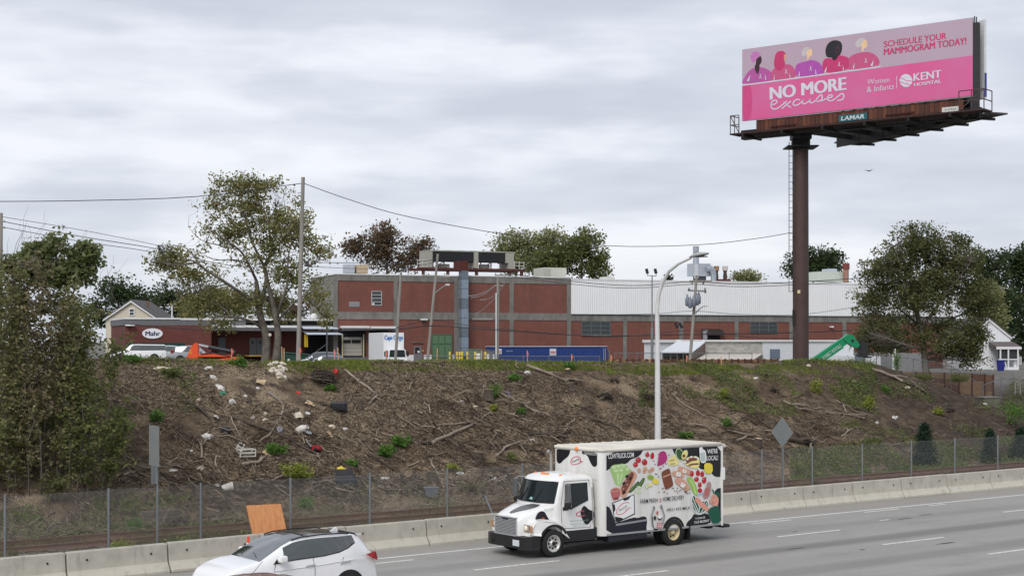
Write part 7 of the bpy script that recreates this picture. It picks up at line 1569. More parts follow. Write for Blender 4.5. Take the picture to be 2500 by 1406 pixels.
def roadside():
    # the thicket of young trees on the bank at the road's bend
    Y = 55.; q = lambda x, y, dy=0.: W(x, y, Y+dy)
    def clump(label, px, by, Y, blobs, lm, n, per, ls, cr, seed, stems, twig=.03, bark=BARK):
        b = hill(px, by); Yb = b.y; lim = []
        for pts in stems: lim.append(([W(x, y, Yb+dy) for x, y, dy in pts], .07, .02))
        tree('roadside_tree', label, b, lim, [B(*k, Yb) for k in blobs], n, per, ls, cr, lm, bark, seed, 'tree', 'young trees on the bank', twig, .1)
    clump('young tree with fresh green top above the roadside thicket', 155, 1130, 55, [(150, 600, 34, 30), (212, 622, 30, 34), (85, 622, 42, 26), (110, 660, 55, 36), (175, 660, 48, 36), (45, 640, 36, 26)], L_BRT, 420, 26, .19, .22, 31, [[(150, 1180, 0), (152, 950, 0), (155, 780, 0), (165, 660, 0), (168, 600, 0)], [(156, 760, 0), (190, 690, .5), (212, 630, .8)], [(155, 800, 0), (110, 700, -.5), (85, 640, -.8)]], .03)
    # the rest grows as sheaves of slender stems with sprays of leaves
    SX = [-80, 0, 40, 80, 120, 150, 190, 215, 235, 262, 290, 310]; SY = [640, 640, 612, 640, 640, 650, 655, 640, 670, 720, 760, 830]
    def sheaf(label, x0, x1, nst, lm, seed, y0=1.0, lo=.10, per=17, ls=.15, nb=44):
        g = np.random.default_rng(seed); b0 = hill((x0+x1)/2, 1190); o = thing('roadside_tree', label, 'tree', b0, 0, 'young trees on the bank'); ob = np.array(b0[:]); V0, F0, n0, C_ = [], [], 0, []
        for k in range(nst):
            px = g.uniform(x0, x1); b = hill(px, g.uniform(1080, 1225)); tp = px+g.normal(12, 30); ty = np.interp(tp, SX, SY)+abs(g.normal(0, 110))+(y0-1)*200; top = W(tp, ty, b.y+g.normal(0, .4)); P0 = np.array(b[:])[None]; d = np.array((top-b)[:])[None]; ln = np.linalg.norm(d)
            V, Fc = sticks(P0, d, np.array([ln]), np.array([g.uniform(.02, .05)]), g, .025, 8, .25); V0.append(V-ob); F0.append(Fc+n0); n0 += len(V)
            f = lo+(1-lo)*g.random(nb)**.8; q = P0+d*f[:, None]; dd = np.stack([g.normal(0, 1, nb), g.normal(0, .8, nb), g.uniform(.1, 1, nb)], 1); bl = g.uniform(.15, 1.05, nb)**1.3*(1.25-.75*f)
            V, Fc = sticks(q, dd, bl*1.3, np.full(nb, .006), g, .06, 2, .5); V0.append(V-ob); F0.append(Fc+n0); n0 += len(V); dd /= np.linalg.norm(dd, axis=1)[:, None]
            e = q[:, None]+dd[:, None]*(bl[:, None]*g.uniform(.25, 1.35, (nb, per)))[:, :, None]+g.normal(0, .085, (nb, per, 3)); C_.append(e.reshape(-1, 3)-ob)
        link_mesh('trunk', fast_mesh('trunk', np.concatenate(V0), np.concatenate(F0)), [BARK], o); V, Fc = leaf_cloud(np.concatenate(C_), ls, g, .3, .5); link_mesh('crown', fast_mesh('crown', V, Fc), [lm], o)
    sheaf('dense olive sheaf of saplings at the outer side of the thicket', -70, 40, 11, L_OLV, 32); sheaf('olive brown sheaf of saplings below the fresh green top', 40, 130, 11, L_OL2, 33); sheaf('green olive sheaf of saplings in the thicket middle', 120, 200, 10, L_OLV, 36, 1.15); sheaf('greener sheaf of saplings beside the open chip covered bank', 185, 265, 9, L_MID, 34, 1.35, .10); sheaf('low dark undergrowth of saplings at the thicket foot', -40, 260, 15, L_OLV, 35, 2.4, .05, 13, .14, 34)
    # bare twigs reaching over the thicket
    g = np.random.default_rng(8); n = 26; px = g.uniform(0, 290, n); py = np.interp(px, [0, 100, 200, 290], [640, 640, 690, 740])+g.uniform(-20, 40, n); P0 = np.array([W(a, b, 55+g.uniform(-1, 2))[:] for a, b in zip(px, py)])
    V, Fc = sticks(P0, np.stack([g.normal(.25, .25, n), g.normal(0, .3, n), np.ones(n)], 1), g.uniform(.9, 2.0, n), np.full(n, .011), g, .06, 4, .3)
    tw = link_mesh('bare_twigs', fast_mesh('bare_twigs', V, Fc), [BARK]); tag(tw, 'thin bare twigs standing up over the roadside thicket', 'twigs', kind='stuff')
roadside()
def bush(name, label, p, rx, rz, n, lm, ls, seed, group=None, flat=False):
    """a low plant: stems fanning from the ground with leaves along them"""
    g = np.random.default_rng(seed); o = thing(name, label, 'shrub', p, 0, group); ns = 14
    d = np.stack([g.normal(0, .55, ns), g.normal(0, .55, ns), g.uniform(.5, 1, ns)], 1); V, Fc = sticks(np.zeros((ns, 3)), d*np.array([rx, rx, rz]), np.linalg.norm(d*np.array([rx, rx, rz]), axis=1)*1.05, np.full(ns, .012), g, .08, 3, .5)
    link_mesh('stems', fast_mesh('stems', V, Fc), [BARK], o)
    k = 9; cl = np.stack([g.normal(0, .5, k*3), g.normal(0, .5, k*3), g.uniform(.2, 1, k*3)], 1)*np.array([rx, rx, rz])
    C_ = cl[g.integers(0, len(cl), n)]+g.normal(0, .2, (n, 3))*np.array([rx, rx, rz]); C_[:, 2] = np.abs(C_[:, 2])
    V, Fc = leaf_cloud(C_, ls, g, .55, .45); link_mesh('leaves', fast_mesh('leaves', V, Fc), [lm], o); return o
def shrubs():
    L_ = [(383, 1030, 14, 22, L_SHR, 'upright dark green sprout above the rectangular sign'), (672, 1108, 24, 16, L_SHR, 'round green shrub uphill of the yellow green shrub'), (722, 1168, 36, 24, L_YEL, 'bright yellow green shrub on the littered bank'), (940, 1116, 24, 20, L_SHR, 'dark green shrub, lower of the pair on the brushy bank'), (976, 1088, 24, 18, L_SHR, 'dark green shrub, upper of the pair on the brushy bank'), (1204, 972, 14, 24, L_SHR, 'upright green shrub beside the sawn stump'), (1254, 932, 16, 15, L_SHR, 'green shrub near the bank crest before the container'),
          (806, 952, 12, 10, L_SHR, 'small green shrub below the torn root hole'), (1764, 972, 15, 16, L_YEL, 'yellow green shrub on the mossy bank right of the lamp'), (1992, 958, 14, 24, L_YEL, 'tall yellow green weed below the billboard mound'), (1774, 1042, 16, 16, L_SHR, 'green shrub above the dairy truck box'), (1672, 1068, 18, 10, L_SHR, 'low green shrub just above the truck roof'), (2158, 956, 12, 12, L_SHR, 'small green shrub on the dark bare soil'), (1104, 1150, 14, 12, L_YEL, 'pale weed standing before the grey bin'), (1204, 1000, 9, 9, L_YEL, 'tiny yellow weed under the sawn stump'), (1252, 1128, 10, 16, L_MID, 'olive weed growing over an old stump'), (858, 1136, 16, 10, L_SHR, 'flat dark green weed near the yellow bag'), (1388, 900, 16, 14, L_SHR, 'green weed at the crest before the container end'),
          (1268, 1010, 12, 10, L_SHR, 'little green weed among grey branches'), (330, 1205, 24, 26, L_SHR, 'bright green leafy weed at the rectangular sign foot'), (292, 1268, 26, 30, L_YEL, 'yellow leaved plant behind the chain link fence'), (335, 1305, 44, 22, L_DRY, 'dry yellow green weed behind the signpost'), (505, 1265, 34, 34, L_DRY, 'dry olive weed behind the fence left of the plywood'), (2258, 1148, 14, 14, L_DRY, 'dry reddish weed at the rail near the conifer'), (2310, 1160, 26, 22, L_DRY, 'brown dry weed behind the barrier near the conifer'), (1990, 1170, 14, 30, L_DRY, 'tall dry weed beside the diamond sign'), (1955, 1150, 20, 18, L_YEL, 'yellow green weed behind the diamond sign'), (2140, 1165, 14, 20, L_DRY, 'dry stalks behind the barrier at the fence post'), (130, 1345, 14, 10, L_DRY, 'small dry weed against the barrier back'), (745, 1240, 22, 18, L_SHR, 'green weed behind the fence right of the plywood'),
          (2135, 918, 22, 16, L_DRY, 'yellow brown bush on the mound edge'), (2190, 905, 10, 34, L_SHR, 'climbing green vine on the side wall'), (2340, 930, 30, 14, L_MID, 'straggling green bush over the timber wall'), (2250, 930, 34, 14, L_MID, 'straggling bush hanging over the lagging'), (2470, 1035, 40, 40, L_SHR, 'dense green bush at the concrete block'), (2490, 975, 30, 36, L_MID, 'leafy green bush behind the metal ladder rack'), (2290, 1010, 16, 10, L_YEL, 'yellow green weed on dark soil slope'), (2120, 1000, 16, 22, L_YEL, 'sparse yellow green weed on the dark bank'), (1145, 1195, 30, 12, L_DRY, 'dry weed tuft beside the grey bin'), (620, 880, 22, 14, L_MID, 'olive weed at the crest below the sycamore'), (585, 892, 18, 16, L_SHR, 'green weed at the crest near the orange boom'), (325, 880, 26, 10, L_SHR, 'green weed tuft at the crest before the white pickup'), (415, 920, 24, 16, L_MID, 'sprawling green weed below the white rubble')]
    for i, (px, py, rx, ry, lm, lab) in enumerate(L_):
        if px > 2100 and py < 935 or lab.startswith(('climbing', 'straggling', 'leafy green bush')): Y = Y_at(px, 61.2); p = W(px, py, Y)
        elif py > 1145 and (px < 560 or px > 1900): t = 43.2 if py > 1240 or px > 1900 else 47.5; Y = Y_at(px, t); p = Vector((*W(px, 0, Y).xy, float(H(s_at(px, t), t))))
        else: p = hill(px, py)
        k = p.y/F; bush('shrub', lab, p-Vector((0, 0, .05)), rx*k*.9, ry*2.0*k*.62, int(140+26*rx), lm, .115 if lm is not L_DRY else .075, 100+i, 'shrubs and weeds on the bank')
shrubs()
def conifers():
    for i, (px, y0, y1, w, lab) in enumerate(((2257, 1040, 1150, 30, 'broad dark conifer behind the chain link fence'), (2417, 1055, 1135, 18, 'narrow dark conifer behind the chain link fence'), (2492, 1050, 1125, 24, 'dark conifer beyond the last fence post'))):
        t = 48.6; Y = Y_at(px, t); p = Vector((*W(px, 0, Y).xy, .1)); h = W(px, y0, Y).z; r = w/F*Y; g = np.random.default_rng(60+i); o = thing('conifer', lab, 'tree', p, 0, 'conifers by the railway')
        MB().tube([(0, 0, -.1), (0, 0, h*.95)], [.06, .015], 6).build('trunk', BARK, o)
        n = 5200; f = g.random(n)**1.3; a = g.uniform(0, 2*PI, n); rr = r*1.05*(1-f)**.5*(.4+.65*g.random(n))*(1+.3*np.sin(a*3+f*9+i)+.2*np.sin(a*7-f*23)); C_ = np.stack([rr*np.cos(a), rr*np.sin(a), f*h], 1)
        C_ += g.normal(0, .07, C_.shape); V, Fc = leaf_cloud(C_, .14, g, .2, .3); link_mesh('needles', fast_mesh('needles', V, Fc), [L_CON], o)
conifers()
def scatter(px0, px1, t0, t1, n, g):
    """points on the bank between two photo columns and two offsets"""
    t = g.uniform(t0, t1, n); px = g.uniform(px0, px1, n); s = np.array([s_at(a, b) for a, b in zip(px, t)]); return s, t
def ST(s, t, dz=0.): return np.stack([s*D[0]+t*NN[0], s*D[1]+t*NN[1], H(s, t)+dz], 1)
def blades(name, label, P3, hgt, lm, g, w=.02):
    n = len(P3); a = g.uniform(0, 2*PI, n); u = np.stack([np.cos(a), np.sin(a), 0*a], 1)*w; ln = g.normal(0, .35, (n, 3)); ln[:, 2] = 1; hh = (hgt*g.uniform(.5, 1.4, n))[:, None]
    V = np.stack([P3-u, P3+u, P3+u*.35+ln*hh, P3-u*.35+ln*hh], 1).reshape(-1, 3); o = link_mesh(name, fast_mesh(name, V, np.arange(4*n).reshape(n, 4)), [lm]); return tag(o, label, 'grass', kind='stuff')
def greens():
    g = np.random.default_rng(21); L_GR = leaf_mat('grass_blade', [(.10, .15, .02), (.16, .22, .03), (.24, .28, .05), (.28, .25, .09)], .3)
    s, t = [], []
    for a, b, n, t0, t1 in ((850, 1500, 15000, CREST-.9, CREST+1.0), (1480, 1910, 9000, CREST-1.6, CREST-.25), (1910, 2130, 4500, CREST-1.6, CREST+.6), (250, 860, 3800, CREST-.5, CREST+.8), (600, 900, 2500, CREST-.8, CREST+.6)):
        x, y = scatter(a, b, t0, t1, n, g); k = vnoise(x*.6, y*1.2, 31)+.5 > g.random(n)*.75+.12; s.append(x[k]); t.append(y[k])
    s, t = np.concatenate(s), np.concatenate(t); blades('grass', 'green grass and weeds fringing the bank crest', ST(s, t, -.02), .12, L_GR, g, .022)
    # low weeds creeping over the right-hand bank and the toe behind the fence
    s, t = [], []
    for a, b, n, t0, t1, thr in ((1560, 2140, 26000, 54.0, CREST, .46), (1930, 2520, 24000, 47.2, 50.8, .38), (2050, 2420, 11000, 50.5, 57, .55), (-60, 620, 12000, 46.6, 50, .45), (-60, 700, 7000, 42, 45, .55), (250, 480, 3500, 54, CREST, .55), (700, 1300, 4500, 47, 50, .6)):
        x, y = scatter(a, b, t0, t1, n, g); k = vnoise(x*.55, y*.7, 33)+.5+.25*vnoise(x*2, y*2, 34) > thr+.1*g.random(n); s.append(x[k]); t.append(y[k])
    s, t = np.concatenate(s), np.concatenate(t); P3 = ST(s, t); P3[:, 2] += np.abs(g.normal(0, .12, len(P3))); V, Fc = leaf_cloud(P3, .11, g, .5, .5)
    tag(link_mesh('weeds', fast_mesh('weeds', V, Fc), [leaf_mat('leaf_weed', [(.08, .12, .03), (.13, .18, .045), (.19, .23, .065), (.24, .21, .10)], .3)]), 'low green weeds creeping over the bank', 'weeds', kind='stuff')
    # dry grass between barrier and rails
    x, y = scatter(-50, 2550, 40.95, 47.6, 22000, g); x2, y2 = scatter(-60, 900, 41.2, 48.8, 12000, g); x, y = np.concatenate([x, x2]), np.concatenate([y, y2]); k = vnoise(x*.5, y*.8, 41)+.5 > .45; blades('dry_grass', 'dry straw coloured grass along the railway', ST(x[k], y[k], -.01), .16, L_DRY, g, .014)
greens()
# ------------------------------------------------------------------ brush, chips and litter on the bank
def tang(P3, g, along=.0):
    """random directions lying in the bank's surface"""
    n = len(P3); e = .3; x, y = P3[:, 0], P3[:, 1]; gx = (HXY(x+e, y)-HXY(x-e, y))/(2*e); gy = (HXY(x, y+e)-HXY(x, y-e))/(2*e)
    a = g.uniform(0, 2*PI, n); d = np.stack([np.cos(a), np.sin(a)], 1)+along*np.stack([np.full(n, D[0]), np.full(n, D[1])], 1)*np.sign(g.normal(size=n))[:, None]; d /= np.linalg.norm(d, axis=1)[:, None]
    return np.stack([d[:, 0], d[:, 1], d[:, 0]*gx+d[:, 1]*gy], 1)
CHIPM = bits_mat('chips', [(.045, .032, .024), (.085, .062, .044), (.15, .112, .076), (.26, .205, .14), (.40, .33, .24)])
TWIGM = bits_mat('twigs', [(.04, .029, .021), (.06, .044, .032), (.09, .067, .048), (.125, .096, .07), (.18, .142, .105), (.38, .315, .24)])
DEADM = mat('dead_branch', (.31, .26, .205), .9, col2=(.17, .135, .105), scale=3)
DARKB = mat('dark_branch', (.05, .038, .03), .95, col2=(.095, .074, .058), scale=3)
def litter():
    g = np.random.default_rng(77)
    # wood chips
    n = 170000; t = g.uniform(47.4, CREST+.2, n); px = g.uniform(180, 2480, n)
    m = n//2; cl = g.integers(0, 4, m); px[:m] = np.array([960, 1530, 420, 640])[cl]+g.normal(0, 1, m)*np.array([110, 110, 110, 120])[cl]; t[:m] = np.clip(np.array([56.5, 54.5, 55, 53])[cl]+g.normal(0, 2.6, m), 47.5, CREST); tx = (px-1250)/F; Y = t/(NN[0]*tx+NN[1]); s = Y*(tx*D[0]+D[1])
    k = (vnoise(s*.35, t*.35, 51)+.5+.4*vnoise(s*1.5, t*1.5, 52)) > .30+.25*g.random(n)+.5*sstep(52, 64, s); s, t = s[k], t[k]; P3 = ST(s, t, .012); dd = tang(P3, g); V, Fc = sticks(P3, dd+g.normal(0, .18, dd.shape), g.uniform(.05, .20, len(s)), g.uniform(.008, .02, len(s)), g, .02, 1, .6)
    tag(link_mesh('wood_chips', fast_mesh('wood_chips', V, Fc), [CHIPM]), 'pale shredded wood chips strewn over the bank', 'wood chips', kind='stuff')
    # twigs, thick in drifts
    S_, T_, Ln = [], [], []
    def drift(px, py, rx, ry, n, l0, l1):
        c = hill(px, py); cs, ct = c.x*D[0]+c.y*D[1], c.x*NN[0]+c.y*NN[1]; k = c.y/F
        n = int(n*.55); s = cs+g.normal(0, rx*k*1.1, n); t = ct+g.normal(0, ry*k*1.5, n); m = (t > 47.2) & (t < CREST); S_.append(s[m]); T_.append(t[m]); Ln.append(l0*.6+(l1-l0*.6)*g.random(m.sum())**1.8)
    for q in ((1250, 1010, 120, 40, 620, .4, 1.7), (1150, 1080, 120, 40, 620, .4, 1.7), (1330, 1080, 90, 40, 500, .4, 1.8), (1000, 1190, 110, 35, 520, .4, 1.5), (700, 1190, 130, 30, 620, .4, 1.6), (480, 1180, 120, 30, 640, .4, 1.7), (560, 1080, 110, 35, 420, .3, 1.4), (720, 1080, 90, 40, 360, .4, 1.5), (1200, 1180, 90, 30, 420, .3, 1.4), (1430, 1020, 90, 40, 240, .3, 1.3), (1700, 1040, 120, 40, 460, .4, 1.8), (1900, 1060, 120, 30, 620, .4, 1.8), (2010, 1010, 90, 30, 220, .4, 1.7), (2150, 1050, 110, 30, 200, .3, 1.5), (2250, 960, 80, 30, 140, .3, 1.1), (1800, 980, 120, 40, 260, .3, 1.3), (800, 960, 80, 30, 180, .3, 1.0), (1120, 960, 120, 40, 300, .3, 1.2), (900, 1060, 100, 50, 200, .3, 1.2), (320, 1060, 90, 60, 220, .3, 1.2), (1300, 940, 90, 25, 240, .3, 1.3), (2330, 1030, 80, 30, 120, .3, 1.0)): drift(*q)
    nn = 2600; tt = g.uniform(47.3, CREST, nn); pp = g.uniform(200, 2450, nn); tx = (pp-1250)/F; Y = tt/(NN[0]*tx+NN[1]); S_.append(Y*(tx*D[0]+D[1])); T_.append(tt); Ln.append(g.uniform(.15, .7, nn))
    xx, yy = scatter(-60, 700, 46.9, 49.5, 520, g); S_.append(xx); T_.append(yy); Ln.append(g.uniform(.4, 1.6, 520))
    s, t, L_ = map(np.concatenate, (S_, T_, Ln)); P3 = ST(s, t, .02); P3[:, 2] += np.abs(g.normal(0, .09, len(s))); d = tang(P3, g, .5); d[:, 2] += g.normal(.03, .16, len(s)); d /= np.linalg.norm(d, axis=1)[:, None]
    V, Fc = sticks(P3-d*(L_/2)[:, None], d, L_, .006+.016*L_*g.uniform(.25, 1.0, len(s))**1.3*1.5, g, .10, 4, .4)
    tag(link_mesh('brush', fast_mesh('brush', V, Fc), [TWIGM]), 'tangled grey brown brush and twigs covering the bank', 'brush', kind='stuff')
    # long pale stalks bowing at the fence foot
    x, y = scatter(-40, 1500, 46.8, 48.9, 800, g); P3 = ST(x, y); d = np.stack([g.normal(0, .7, len(x)), g.normal(-.1, .5, len(x)), g.uniform(.25, 1, len(x))], 1); V, Fc = sticks(P3, d, g.uniform(.5, 1.3, len(x)), np.full(len(x), .008), g, .16, 5, .5)
    tag(link_mesh('dead_stalks', fast_mesh('dead_stalks', V, Fc), [bits_mat('stalks', [(.20, .165, .11), (.30, .25, .17), (.36, .31, .22)])]), 'pale dead stalks bowing behind the chain link fence', 'stalks', kind='stuff')
litter()
def branch(label, pts, r0, r1, m=DEADM, forks=2, seed=0):
    rd = random.Random(seed); P3 = [hill(*p)+Vector((0, 0, r0*.7+.03)) for p in pts]; o = P3[0].copy(); out = []
    for i in range(len(P3)-1):
        for k in range(4): f = k/4; out.append(P3[i]*(1-f)+P3[i+1]*f-o+Vector((rd.uniform(-.03, .03), rd.uniform(-.03, .03), rd.uniform(-.01, .04))))
    out.append(P3[-1]-o); n = len(out); mb = MB(); mb.tube(out, [r0+(r1-r0)*i/(n-1) for i in range(n)], 6)
    for k in range(forks):
        i = rd.randrange(n//3, n-1); d = (out[min(i+1, n-1)]-out[i-1]).normalized()+Vector((rd.uniform(-.8, .8), rd.uniform(-.5, .5), rd.uniform(.0, .5))); l = rd.uniform(.3, .9); a = out[i]; mb.tube([a, a+d*l*.5, a+d*l+Vector((0, 0, -.08))], [r1*.9, r1*.6, r1*.3], 5)
    tag(mb.build('fallen_branch', m, loc=o, fix=False), label, 'branch', 'fallen branches on the bank')
BR = [('long straight pale log below the container', [(1286, 897), (1335, 915), (1383, 937)], .09, .05, DEADM), ('bent pale bough below the torn root hole', [(843, 908), (890, 945), (922, 971), (900, 991)], .06, .035, DEADM), ('long grey bough rising across the brush pile', [(1053, 1087), (1110, 1062), (1184, 1028)], .09, .05, DEADM), ('dark charred log at the foot of the rising bough', [(999, 1087), (1053, 1087)], .08, .06, DARKB), ('straight grey bough below the green shrub near the stump', [(1227, 968), (1270, 990), (1309, 1011)], .07, .04, DEADM),
      ('thin bough lying level above the rising bough', [(1062, 1043), (1120, 1038), (1181, 1031)], .035, .02, DEADM), ('dark straight bough left of the white box', [(455, 984), (485, 1003), (513, 1027)], .06, .04, DARKB), ('long dark bough running down past the white tank', [(563, 1023), (660, 1055), (745, 1098), (812, 1136)], .07, .04, DARKB), ('curved bough looping round the grey cloth', [(692, 994), (684, 1028), (660, 1068), (626, 1086)], .05, .03, DEADM), ('arched pale bough under the white bag', [(492, 1123), (491, 1085), (509, 1058)], .045, .03, DEADM), ('dark bough above the truck cab', [(1405, 1014), (1450, 1030), (1513, 1051)], .06, .04, DARKB),
      ('pale forked bough on the mossy bank', [(1912, 985), (1935, 995), (1956, 1003)], .08, .05, DEADM), ('thin dark bough right of the lamp', [(1817, 998), (1856, 1024)], .04, .03, DARKB), ('thick dark log beside the diamond sign', [(1925, 1079), (1950, 1084), (1978, 1091)], .16, .13, DARKB), ('curved pale bough on bare soil', [(2044, 982), (2060, 995), (2066, 1010)], .05, .03, DEADM), ('long pale bough lying level on bare soil', [(2016, 1010), (2060, 1014), (2111, 1024)], .05, .03, DEADM), ('long dark bough crossing bare soil', [(2050, 988), (2100, 1004), (2150, 1026)], .07, .04, DARKB), ('pale crooked bough end near the fence post', [(2056, 1070), (2068, 1058), (2082, 1052)], .05, .04, DEADM),
      ('dark bough above the truck box corner', [(1700, 1040), (1740, 1062), (1790, 1085)], .06, .04, DARKB), ('grey bough below the lamp pole', [(1640, 965), (1670, 990), (1720, 1020)], .05, .03, DEADM), ('slanting bough in the brush left of the cab', [(1210, 1120), (1240, 1095), (1275, 1080)], .06, .04, DEADM), ('red brown bough lying before the cab roof', [(1240, 1085), (1290, 1100), (1330, 1112)], .05, .04, DARKB), ('dark flat log uphill of the truck box', [(1290, 1065), (1340, 1066), (1385, 1072)], .09, .07, DARKB), ('pale bough beside the grey bin', [(1050, 1130), (1072, 1165), (1085, 1200)], .045, .03, DEADM), ('long bough at the chain link foot left', [(300, 1165), (360, 1150), (440, 1140)], .05, .03, DEADM), ('crossed bough behind the rectangular sign', [(390, 1160), (450, 1175), (530, 1170)], .05, .03, DARKB),
      ('short thick log near the metal cage', [(590, 1140), (620, 1136), (640, 1130)], .08, .06, DEADM), ('pale bough above the plywood', [(600, 1180), (680, 1170), (720, 1150)], .04, .03, DEADM), ('long dark bough behind the orange shrub row', [(840, 1080), (900, 1115), (960, 1150)], .05, .03, DARKB), ('rusty pipe like bough on the upper right bank', [(2180, 925), (2230, 945), (2280, 972)], .06, .05, DARKB), ('pale bough at the mound edge', [(2128, 905), (2170, 920), (2205, 936)], .09, .08, DEADM), ('leaning pale bough by the fence on the right', [(1975, 1110), (1985, 1070)], .06, .04, DEADM), ('grey bough under the yellow weed', [(1780, 1055), (1830, 1068), (1880, 1078)], .06, .04, DEADM), ('split pale wood chunk above the truck rear', [(1800, 1080), (1822, 1072)], .07, .06, DEADM)]
for i, (lab, pts, a, b, m) in enumerate(BR): branch(lab, pts, a, b, m, 3, i)
def crumple(r, seed, sq=(1, 1, .6), sub=2, amp=.35):
    bm = bmesh.new(); bmesh.ops.create_icosphere(bm, subdivisions=sub, radius=1); rd = random.Random(seed)
    for v in bm.verts: k = 1+rd.uniform(-amp, amp); v.co = Vector((v.co.x*sq[0], v.co.y*sq[1], v.co.z*sq[2]))*k*r
    return bm
def lay(px, py): 
    p = hill(px, py); return p, hill_normal(p.x, p.y).to_track_quat('Z', 'Y').to_euler()
WPL = mat('plastic_white', C(226, 226, 224), .5, col2=C(168, 156, 138), scale=5); CARD = P('cardboard', (190, 165, 132), .8); BLKB = mat('bag_black', (.02, .02, .024), .35); REDC = P('cloth_red', (200, 60, 55), .7)
def litter_things():
    def bag(label, px, py, w, m=WPL, sq=(1, .8, .55), seed=None, name='plastic_bag', cat='bag'):
        p, e = lay(px, py); r = w*1.2/2/F*p.y; mb = MB(); mb.addbm(crumple(r, seed or int(px*7+py), sq), False); o = mb.build(name, m, loc=p+Vector((0, 0, r*.25))); o.rotation_euler = e; tag(o, label, cat, 'litter on the bank')
    def sheet(label, px, py, w, h, m, rot=0., name='cardboard', cat='cardboard', lift=.05, bend=.03):
        p, e = lay(px, py); k = p.y/F; a, b = w*k/2, h*k*.9; mb = MB(); g_ = [[(-a+2*a*i/3, -b+2*b*j/3, bend*math.sin(i*1.7+j)) for i in range(4)] for j in range(4)]; mb.grid(g_, smooth=False); mb.grid([[(x, y, z-.015) for x, y, z in r] for r in g_], smooth=False)
        o = mb.build(name, m, loc=p+Vector((0, 0, lift)), fix=False); o.rotation_euler = e; o.rotation_euler.rotate_axis('Z', rot); tag(o, label, cat, 'litter on the bank')
    for a in ((509, 903, 16, (1.4, .7, .6), 'long white rag at the top of the litter trail'), (521, 924, 16, (1, 1, .5), 'pinkish white torn bag in the litter trail'), (538, 950, 20, (.8, 1.2, .5), 'white sack near the litter trail middle'), (567, 984, 16, (.8, 1.2, .7), 'pinkish white bag hanging below the trail'), (600, 970, 9, (1, 1, .8), 'little white bag beside a dark clod'), (485, 978, 9, (1, .8, .6), 'small pale blue white scrap alone on chips'), (509, 1070, 24, (1.3, .9, .6), 'large white crumpled bag by the arched bough'), (617, 1022, 9, (1.2, .8, .5), 'small white scrap below the bags'), (648, 1013, 9, (1, 1, .9), 'pale bag stuck on a bough'), (647, 1026, 9, (1, 1, .8), 'white wad under the pale bag'), (630, 949, 8, (1, 1, .7), 'white cup sized scrap near the plank'), (683, 922, 18, (1.4, .8, .6), 'white bags below the pale rubble'), (694, 923, 11, (1, 1, .7), 'round white bowl shaped scrap beside the white bags'), (809, 1044, 14, (1.1, .9, .6), 'cream torn wad near the television'), (843, 1049, 10, (1.3, .8, .5), 'bright white scrap right of the television'), (423, 1152, 14, (1.6, .6, .4), 'white scraps behind the rectangular sign'), (489, 1145, 18, (1, 1, .8), 'cream broken box at the fence foot'), (397, 905, 22, (1.8, .7, .4), 'pale rubble patch near the crest'), (467, 1101, 8, (1.2, .7, .5), 'tiny white scrap uphill of the fence'),
              (1127, 984, 10, (1, 1, .8), 'white wad in the middle of the brush'), (1160, 996, 10, (1.3, .8, .6), 'cream scrap near the white wad'), (1136, 974, 7, (1, 1, .6), 'small round pale scrap above the white wad'), (1123, 1160, 16, (1, .8, .7), 'white bag behind the chain link fence'), (939, 1170, 14, (1.5, .6, .4), 'flat white scrap behind the fence post'), (1298, 1075, 8, (1.3, .7, .5), 'white scrap uphill of the cab'), (1288, 912, 14, (1.1, .9, .6), 'grey stone like lump below the container'), (1845, 925, 8, (1.2, .8, .5), 'white scrap on the upper mossy bank'), (2085, 932, 9, (1.3, .8, .5), 'white scrap on bare dark soil'), (2185, 1023, 16, (1.8, .6, .4), 'white strip of cloth on the right bank'), (2142, 1034, 7, (1, 1, .7), 'tiny white cup on the right bank'), (2215, 948, 10, (1.3, .8, .5), 'pale scrap among dark roots'), (1975, 894, 10, (1.3, .8, .5), 'pale stone at the mound foot'), (176, 990, 9, (1.2, .8, .5), 'white scrap among the thicket leaves'), (1766, 1090, 10, (.8, 1, 1), 'white wad hanging by the truck box rear'), (2405, 988, 7, (1, 1, .8), 'white scrap beside the concrete block')):
        bag(a[4], a[0], a[1], a[2], WPL if 'cream' not in a[4] and 'pale' not in a[4] else P('cream_scrap', (205, 192, 170)), a[3])
    bag('green and white bag end in the litter trail', 543, 962, 12, P('green_bag', (70, 130, 105)), (1, 1, .6)); bag('black bin bag lying uphill of the metal cage', 551, 1056, 20, BLKB, (1.2, .9, .7), name='bin_bag'); bag('yellow plastic bag above the black cushions', 833, 1150, 18, P('yellow_bag', (225, 200, 50)), (1.1, .9, .6)); bag('coral red cloth hanging in the torn root hole', 817, 918, 18, REDC, (.6, .8, 1.5), name='red_cloth', cat='cloth'); bag('small red cloth scrap below the root hole', 728, 961, 9, REDC, (1, 1, .8), name='red_cloth', cat='cloth'); bag('dark clod beside the little white bag', 607, 982, 12, DARKB, (1, 1, .8), name='clod', cat='clod'); bag('grey cloth heap beside the dark bough', 684, 1052, 18, P('grey_cloth', (130, 130, 136)), (.8, 1.2, .5), name='grey_cloth', cat='cloth'); bag('brown torn paper heap beside the green shrub', 652, 1110, 24, CARD, (1, 1, .4), name='paper_heap', cat='paper')
